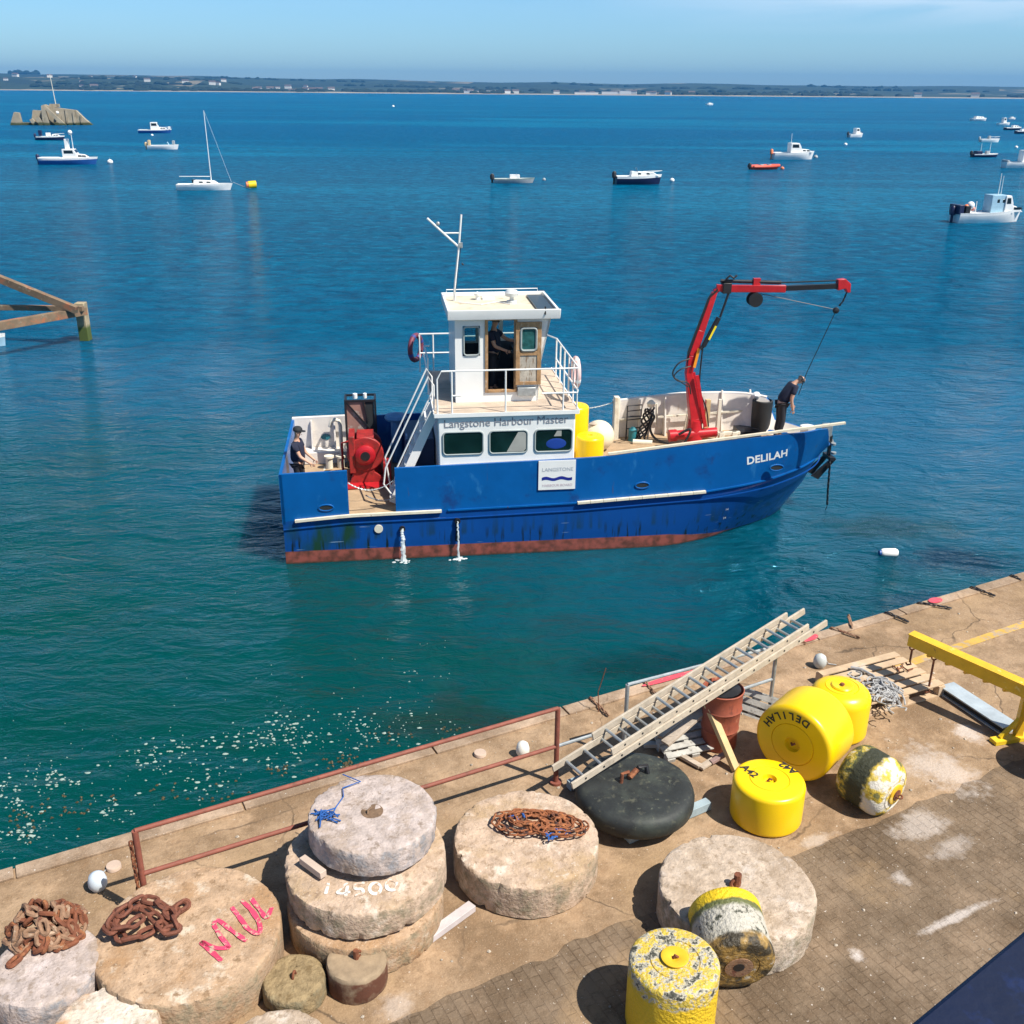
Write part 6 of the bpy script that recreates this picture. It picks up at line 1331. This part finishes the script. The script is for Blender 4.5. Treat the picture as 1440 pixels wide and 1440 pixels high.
slab([(-13,-1),(-8,-1),(-8,.9),(-13,.9)],0,3,'low_wall')
for x in (3,5.5,8): slab([(x,.5),(x+.7,.5),(x+.5,5.5-.4*(x-3)),(x,5.6-.4*(x-3))],.1,.6,'buttress')
mb=MB();mb.cyl((0,2,6),(-.6,2,17.5),.16,.10,seg=8);mb.build('mast',cream,wr);mb=MB();mb.sphere((.4,-.6,4.4),.6,10,6);mb.build('light',white,wr)
mb=MB();mb.bb(-2.2,1.2,1,3,6.2,7.4);mb.build('platform',wk,wr)

whiteb=mat('boat_white',(.80,.80,.78,1),.35,vary=.05,bump=0);blueb=mat('boat_blue',(.02,.10,.34,1),.4,bump=0);navyb=mat('boat_navy',(.01,.015,.06,1),.4,bump=0);redb=mat('rib_red',(.65,.08,.04,1),.5,bump=0);greyb=mat('boat_grey',(.35,.38,.4,1),.5,bump=0);paleb=mat('boat_pale_blue',(.3,.48,.6,1),.5,bump=0);tanb=mat('boat_tan',(.55,.42,.25,1),.5,bump=0);orb=mat('boat_orange',(.75,.2,.08,1),.5,bump=0);winm=mat('boat_window',(.01,.02,.03,1),.1,bump=0)
def boat_at(name,label,xl,xr,y,hullm,fb=.7,beam=.34,yaw=0,bow=1,stripe=None,parts=(),group='boats moored in the harbour',cat='motorboat',sheer=.35,bottom=None,L_=None):
    a=at(xl,y,0);b_=at(xr,y,0);c=(a+b_)/2;d=b_-a;ang=math.atan2(d.y,d.x)+yaw+(0 if bow>0 else PI)
    L=(L_ or d.length/max(.55,math.cos(yaw)));root=empty(name,c,ang,label,cat,group);B=L*beam/2
    lv=[]
    for i in range(19):
        t=i/18;x=-L/2+L*t;w_=B*(.82+.18*min(t*4,1)) if t<.45 else B*max(0,1-((t-.45)/.55)**2.2)
        zz=fb*(1+sheer*max(0,t-.25)**1.6)
        wl=w_*.82 if t<.9 else w_*.5;xw=x-(L*.05*t**3)
        lv.append((V(xw,wl*.7,-.25),V(xw,wl,0.02),V(x-L*.015*t**3,w_*.97,zz*.72),V(x,w_,zz)))
    mb=MB();cols=[list(q) for q in zip(*lv)];mir=lambda C_:[V(p.x,-p.y,p.z) for p in C_]
    mb.cur=0;mb.grid(cols[:3],True);mb.grid([mir(q) for q in cols[:3]],True)
    mb.cur=1;mb.grid(cols[2:],True);mb.grid([mir(q) for q in cols[2:]],True)
    q=lv[0];mb.cur=0;mb.add([q[0],q[1],q[2],q[3],V(q[3].x,-q[3].y,q[3].z),V(q[2].x,-q[2].y,q[2].z),V(q[1].x,-q[1].y,q[1].z),V(q[0].x,-q[0].y,q[0].z)],[tuple(range(8))])
    mb.build('hull',[hullm,stripe or whiteb],root)
    mb=MB();mb.grid([[p+V(0,0,-.06) for p in cols[3]],[V(p.x,-p.y,p.z-.06) for p in cols[3]]],False);mb.build('deck',whiteb if hullm!=redb else greyb,root)
    z=fb
    for pt in parts:
        k=pt[0]
        if k=='cabin':   # x0,x1 as fraction, height, material, rake
            _,f0,f1,h,m_,rk=pt;x0=-L/2+L*f0;x1=-L/2+L*f1;w_=B*.68
            mb=MB();mb.prism([(x0,z-.1),(x1,z-.1),(x1-rk*.35,z+h*.55),(x1-rk,z+h),(x0,z+h)],-w_,w_);cbn=mb.build('cabin',m_,root,bevel=.04)
            mb=MB();xx0=x0+(x1-x0)*.12;xx1=x1-rk*.75-(x1-x0)*.08
            for s in(1,-1): mb.add([V(xx0,s*(w_+.012),z+h*.52),V(xx1,s*(w_+.012),z+h*.52),V(xx1-rk*.2,s*(w_+.012),z+h*.86),V(xx0,s*(w_+.012),z+h*.86)],[(0,1,2,3)])
            mb.build('window',winm,cbn)
            mb=MB();mb.add([V(x1-rk*.42+.02,-w_*.85,z+h*.6),V(x1-rk*.42+.02,w_*.85,z+h*.6),V(x1-rk*.92+.02,w_*.8,z+h*.94),V(x1-rk*.92+.02,-w_*.8,z+h*.94)],[(0,1,2,3)]);mb.build('windscreen',winm,cbn)
        if k=='coach': # low coachroof
            _,f0,f1,h,m_=pt;x0=-L/2+L*f0;x1=-L/2+L*f1;w_=B*.55;mb=MB();mb.prism([(x0,z-.05),(x1,z+.0),(x1-h*1.2,z+h*.8),(x0+h*.2,z+h)],-w_,w_);cbn=mb.build('coachroof',m_,root,bevel=.05)
            mb=MB()
            for s in(1,-1):
                for q_ in(.25,.55): xx=x0+(x1-x0)*q_;mb.add([V(xx,s*(w_+.01),z+h*.35),V(xx+L*.07,s*(w_+.01),z+h*.35),V(xx+L*.06,s*(w_+.01),z+h*.68),V(xx,s*(w_+.01),z+h*.7)],[(0,1,2,3)])
            mb.build('window',winm,cbn)
        if k=='engine': mb=MB();mb.lathe([(.001,-.3),(.1,-.3),(.12,z*.7),(.26,z*.8),(.28,z+.35),(.14,z+.55),(.001,z+.57)],(-L/2-.25,0,0),10);mb.build('outboard',pt[1],root)
        if k=='mast': _,f,h,r=pt;mb=MB();mb.cyl((-L/2+L*f,0,z),(-L/2+L*f-.01*h,0,z+h),r,r*.7,seg=6);mb.build('mast',whiteb,root)
        if k=='stay': _,f0,h0,f1,h1=pt;mb=MB();mb.cyl((-L/2+L*f0,0,z+h0),(-L/2+L*f1,0,z+h1),.009,seg=4);mb.build('stay',whiteb,root)
        if k=='box': _,f0,f1,w_,z0,z1,m_=pt[:7];mb=MB();mb.bb(-L/2+L*f0,-L/2+L*f1,-B*w_,B*w_,z+z0,z+z1);mb.build('fitting' if len(pt)<8 else pt[7],m_,root,bevel=.03)
        if k=='ball': _,f,z0,r,m_=pt;mb=MB();mb.sphere((-L/2+L*f,-B*.5,z+z0),r,12,8);mb.build('fender',m_,root)
        if k=='screen': _,f,h=pt;x=-L/2+L*f;mb=MB();mb.add([V(x,-B*.6,z),V(x,B*.6,z),V(x-.3,B*.5,z+h),V(x-.3,-B*.5,z+h)],[(0,1,2,3)]);mb.build('windscreen',paleb,root)
        if k=='rail': 
            mb=MB();P_=[V(p.x,p.y*.92,p.z+.4) for p in cols[3][11:]]+[V(p.x,-p.y*.92,p.z+.4) for p in cols[3][11:][::-1]];mb.tube(P_,.025,4);mb.build('rail',whiteb,root)
        if k=='tube':
            mb=MB();P_=[p+V(0,0,.05) for p in cols[3]]+[V(p.x,-p.y,p.z+.05) for p in cols[3][::-1]];mb.tube(P_,.23,10);mb.build('inflatable_tube',pt[1],root)
    return root
boat_at('motorboat','small dark hulled boat with white foredeck moored right below the concrete wreck',52,92,197,navyb,.75,stripe=whiteb,parts=(('engine',navyb),('box',.1,.2,.5,.1,1.2,navyb),('box',.35,.5,.5,0,.7,whiteb),('rail',),('coach',.55,.85,.4,whiteb)))
boat_at('motorboat','blue hulled boat with small wheelhouse and radar mast, left of a white buoy',57,139,231,blueb,.85,.28,stripe=whiteb,parts=(('engine',navyb),('cabin',.42,.68,1.25,whiteb,.5),('coach',.62,.86,.6,whiteb),('mast',.60,3.6,.06),('ball',.60,3.5,.32,whiteb),('box',.47,.53,.35,1.25,2.6,whiteb),('box',.0,.42,.9,-.05,.12,whiteb)))
boat_at('motorboat','white cabin boat with blue lower hull, above the tan open boat',195,242,187,blueb,.8,.34,stripe=whiteb,bow=-1 if False else 1,parts=(('cabin',.38,.62,1.7,whiteb,.3),('coach',.6,.88,.6,whiteb),('rail',),('box',.9,.96,.3,0,.7,whiteb)))
boat_at('motorboat','white open boat with tan rail just below the blue and white cabin boat',208,252,210,whiteb,.7,.34,stripe=whiteb,parts=(('engine',tanb),('box',.03,.1,.6,0,.9,tanb),('box',.8,.88,.4,0,.8,greyb),('screen',.7,.6)))
boat_at('sailing_yacht','white sailing yacht with bare mast beside a yellow buoy',250,328,267,whiteb,.62,.3,cat='sailing boat',sheer=.25,parts=(('coach',.3,.75,.42,whiteb),('mast',.62,7.5,.055),('stay',.62,7.3,.98,.2),('box',.28,.33,.4,.1,.5,winm),('box',.05,.6,.03,.75,.82,whiteb,'boom')))
boat_at('open_boat','low grey green open boat in the middle distance between two marks',695,752,257,greyb,.5,.3,stripe=mat('grey_green_gunwale',(.25,.32,.3,1),.5,bump=0),parts=(('engine',black),('box',.38,.62,.5,0,.45,whiteb,'console'),('screen',.6,.6)))
boat_at('speedboat','speedboat with navy hull, white deck and black outboard in the centre distance',866,930,259,navyb,.95,.34,stripe=whiteb,cat='speedboat',parts=(('engine',black),('coach',.3,.92,.55,whiteb),('screen',.48,.95),('rail',)))
boat_at('inflatable_boat','red inflatable boat moored in front of the white cabin cruiser',1054,1097,238,redb,.35,.36,stripe=redb,cat='inflatable',yaw=.25,parts=(('engine',black),('tube',redb),('box',.3,.4,.4,0,.35,greyb,'seat'),('box',.6,.68,.4,0,.35,greyb,'seat')))
boat_at('cabin_cruiser','white cabin cruiser with pointed bow behind the red inflatable',1086,1144,224,whiteb,1.1,.36,stripe=whiteb,cat='cabin cruiser',parts=(('engine',orb),('cabin',.38,.66,1.5,whiteb,.6),('coach',.6,.92,.6,whiteb),('mast',.42,3,.04)))
boat_at('motorboat','small white cabin boat with dark outboard, above a white buoy right of centre',1191,1215,193,whiteb,.8,.36,yaw=.3,parts=(('engine',black),('cabin',.4,.68,1.4,whiteb,.4),('coach',.6,.9,.5,whiteb)))
boat_at('motorboat','tiny rounded white boat furthest left of the distant group at right',1366,1387,170,whiteb,1.0,.4,stripe=whiteb,parts=(('coach',.2,.8,.9,whiteb),))
boat_at('motorboat','white open boat with rail above the dark boat at right',1378,1405,200,whiteb,.7,.34,parts=(('engine',greyb),('rail',),('box',.4,.5,.4,0,.7,greyb,'console')))
boat_at('motorboat','dark hulled open boat with white interior and two short masts at right',1367,1403,221,navyb,.55,.34,stripe=whiteb,parts=(('engine',black),('mast',.3,1.8,.05),('mast',.65,2.0,.05),('box',.1,.3,.8,0,.5,navyb),('box',.5,.6,.4,0,.5,greyb,'console')))
boat_at('motorboat','white boat with boxy cabin cut by the right edge of the photo',1411,1462,236,whiteb,.85,.34,parts=(('cabin',.42,.72,1.7,whiteb,.3),('coach',.7,.9,.5,whiteb),('box',.0,.06,.8,0,.3,greyb)))
boat_at('motorboat','small white boat in the cluster top right with a raised cockpit',1403,1420,176,whiteb,.8,.4,parts=(('cabin',.35,.6,1.8,whiteb,.4),))
boat_at('motorboat','tiny white boat behind the raised cockpit boat top right',1418,1428,168,whiteb,.6,.4,parts=(('coach',.3,.8,.6,whiteb),))
boat_at('motorboat','dark boat with white bow in the cluster top right',1413,1436,183,navyb,.8,.34,stripe=whiteb,parts=(('coach',.4,.85,.7,whiteb),))
boat_at('sailing_yacht','small yacht with tall mast at the right edge of the distant cluster',1428,1450,188,navyb,.8,.34,stripe=whiteb,cat='sailing boat',parts=(('coach',.3,.75,.5,whiteb),('mast',.5,7.5,.07)))
boat_at('motorboat','tiny white boat far out near the far shore',993,1003,148,whiteb,1.2,.4,parts=(('coach',.3,.8,1.0,whiteb),))
fb_=boat_at('fishing_boat','white fishing boat with grey wheelhouse and floats at its stern near the right edge',1338,1437,312,whiteb,.85,.32,stripe=whiteb,cat='fishing boat',sheer=.6,yaw=.12,parts=(('engine',navyb),('box',-.02,.05,.75,-.1,.65,navyb),('box',.07,.14,.8,-.1,.6,black,'net_bin'),('box',.46,.68,.58,-.1,1.45,paleb,'wheelhouse'),('cabin',.66,.8,1.4,whiteb,.4),('coach',.76,.96,.6,whiteb),('ball',.16,.62,.33,whiteb),('ball',.10,.5,.22,orb),('ball',.20,.35,.2,mat('boat_pink',(.7,.3,.25,1),.5,bump=0)),('mast',.6,3.2,.045),('mast',.64,3.0,.03),('mast',.3,.9,.04),('box',.54,.58,.595,.8,1.1,winm),('box',.62,.66,.595,.8,1.1,winm)))
boat_at('dinghy','pale blue dinghy poking in at the left edge under the pier beams',-32,10,486,paleb,.45,.42,stripe=whiteb,cat='dinghy',parts=())
# mooring marks
def ball(px,py,r,m,label,z=.12,name='mooring_mark',grp='small buoys floating in the harbour'):
    p=at(px,py,0);root=empty(name,p,0,label,'buoy',grp);mb=MB();mb.sphere((0,0,z),r,14,8,(1,1,.9));mb.build('float_body',m,root);mb=MB();mb.cyl((0,0,z+r*.7),(0,0,z+r*1.35),r*.12,seg=6);mb.build('eye',steelg,root)
ball(155,229,.42,whiteb,'white buoy right of the blue boat with radar mast')
by=at(356,264,0);root=empty('mooring_mark',by,.4,'yellow buoy beside the white sailing yacht','buoy','small buoys floating in the harbour');mb=MB();mb.cyl((-.5,0,.3),(.35,0,.35),.42,seg=16);mb.build('float_body',yellow,root);mb=MB();mb.cyl((-.75,0,.3),(-.5,0,.3),.36,seg=16);mb.build('end_cap',orb,root)
ball(765,254,.22,greyb,'tiny dull buoy right of the low grey open boat');ball(945,255,.3,whiteb,'pinkish white buoy right of the speedboat')
ball(1100,238,.28,orb,'orange buoy at the bow of the red inflatable');ball(1147,222,.38,greyb,'grey buoy at the bow of the white cabin cruiser')
ball(1189,204,.38,whiteb,'white buoy below the small cabin boat right of centre');ball(1429,208,.35,whiteb,'white buoy above the boxy cabin boat at right');ball(553,150,.9,whiteb,'tiny white buoy alone far out left of centre')
ball(214,191,.01+.3,whiteb,'white buoy under the blue and white cabin boat')
mb=MB();mb.tube([at(328,259,.6)+V(0,0,.2),at(342,262,.1),at(352,265,.1)],.03,5);tag(mb.build('mooring_line',greyrope),'mooring line from the white yacht to the yellow buoy','rope')
# white fender floating near the workboat bow
p=at(1250,780,0);root=empty('floating_fender',p,.05,'white fender with blue end floating right of the workboat bow','fender');mb=MB();mb.lathe([(.001,-.22),(.08,-.2),(.11,-.15),(.11,.15),(.08,.2),(.001,.22)],(0,0,.05),16,axis=Matrix(((0,0,1),(0,1,0),(-1,0,0))));mb.build('float_body',white,root);mb=MB();mb.cyl((-.25,0,.05),(-.17,0,.05),.07,seg=12);mb.build('end_cap',blueb,root)
# foam flecks and weed near the wall
foam=mat('foam_fleck',(.5,.62,.56,1),.7,bump=0,vary=.2);foam.node_tree.nodes['Principled BSDF'].inputs['Alpha'].default_value=.5;mb=MB();rd=random.Random(12)
def fleck(p,s):
    s*=.78
    n_=rd.randint(5,8);a0=rd.uniform(0,6);st=rd.uniform(1,1.9);mb.add([V(p.x+s*st*math.cos(a0+k*2*PI/n_)*rd.uniform(.6,1.2),p.y+s*math.sin(a0+k*2*PI/n_)*rd.uniform(.6,1.2),.012) for k in range(n_)]+[V(p.x,p.y,.03)],[(k,(k+1)%n_,n_) for k in range(n_)])
cl=[(rd.uniform(-20,620),None) for _ in range(30)]
for x,_ in cl:
    base=1225-x*.29;y=base-rd.uniform(25,200)*(1-.45*x/620)
    if y<1015-x*.03: y=1015+rd.uniform(0,60)
    for k in range(rd.randint(8,30)):
        p=at(x+rd.gauss(0,20),y+rd.gauss(0,8),0);fleck(p,rd.choice([.008,.010,.014,.02,.03])*rd.uniform(.8,1.4))
for k in range(170):
    x=rd.uniform(-10,640);y=(1225-x*.29)-abs(rd.gauss(0,90))-5;fleck(at(x,y,0),rd.choice([.008,.012,.018]))
struct(mb.build('foam',foam),'stuff')
weed=mat('brown_seaweed',(.07,.05,.02,1),.7,vary=.5,vscale=8,spots=[((.3,.26,.18,1),9,.58,.08,(1,1,1))],bump=.3);mb=MB()
for (x,y,n_,s) in((484,1072,40,.16),(395,1082,14,.1),(55,1160,24,.25),(110,1130,20,.22),(240,1110,12,.2),(330,1125,14,.2),(560,1032,16,.2),(640,1030,12,.2)):
    c=at(x,y,0)
    for k in range(n_):
        p=c+V(rd.gauss(0,s*1.4),rd.gauss(0,s*.8),-.03);a=rd.uniform(0,6);mb.tube([p,p+V(math.cos(a)*.06,math.sin(a)*.04,.035),p+V(math.cos(a+.6)*.13,math.sin(a+.6)*.09,-.01)],[.012,.02,.008],5)
struct(mb.build('seaweed',weed),'stuff')
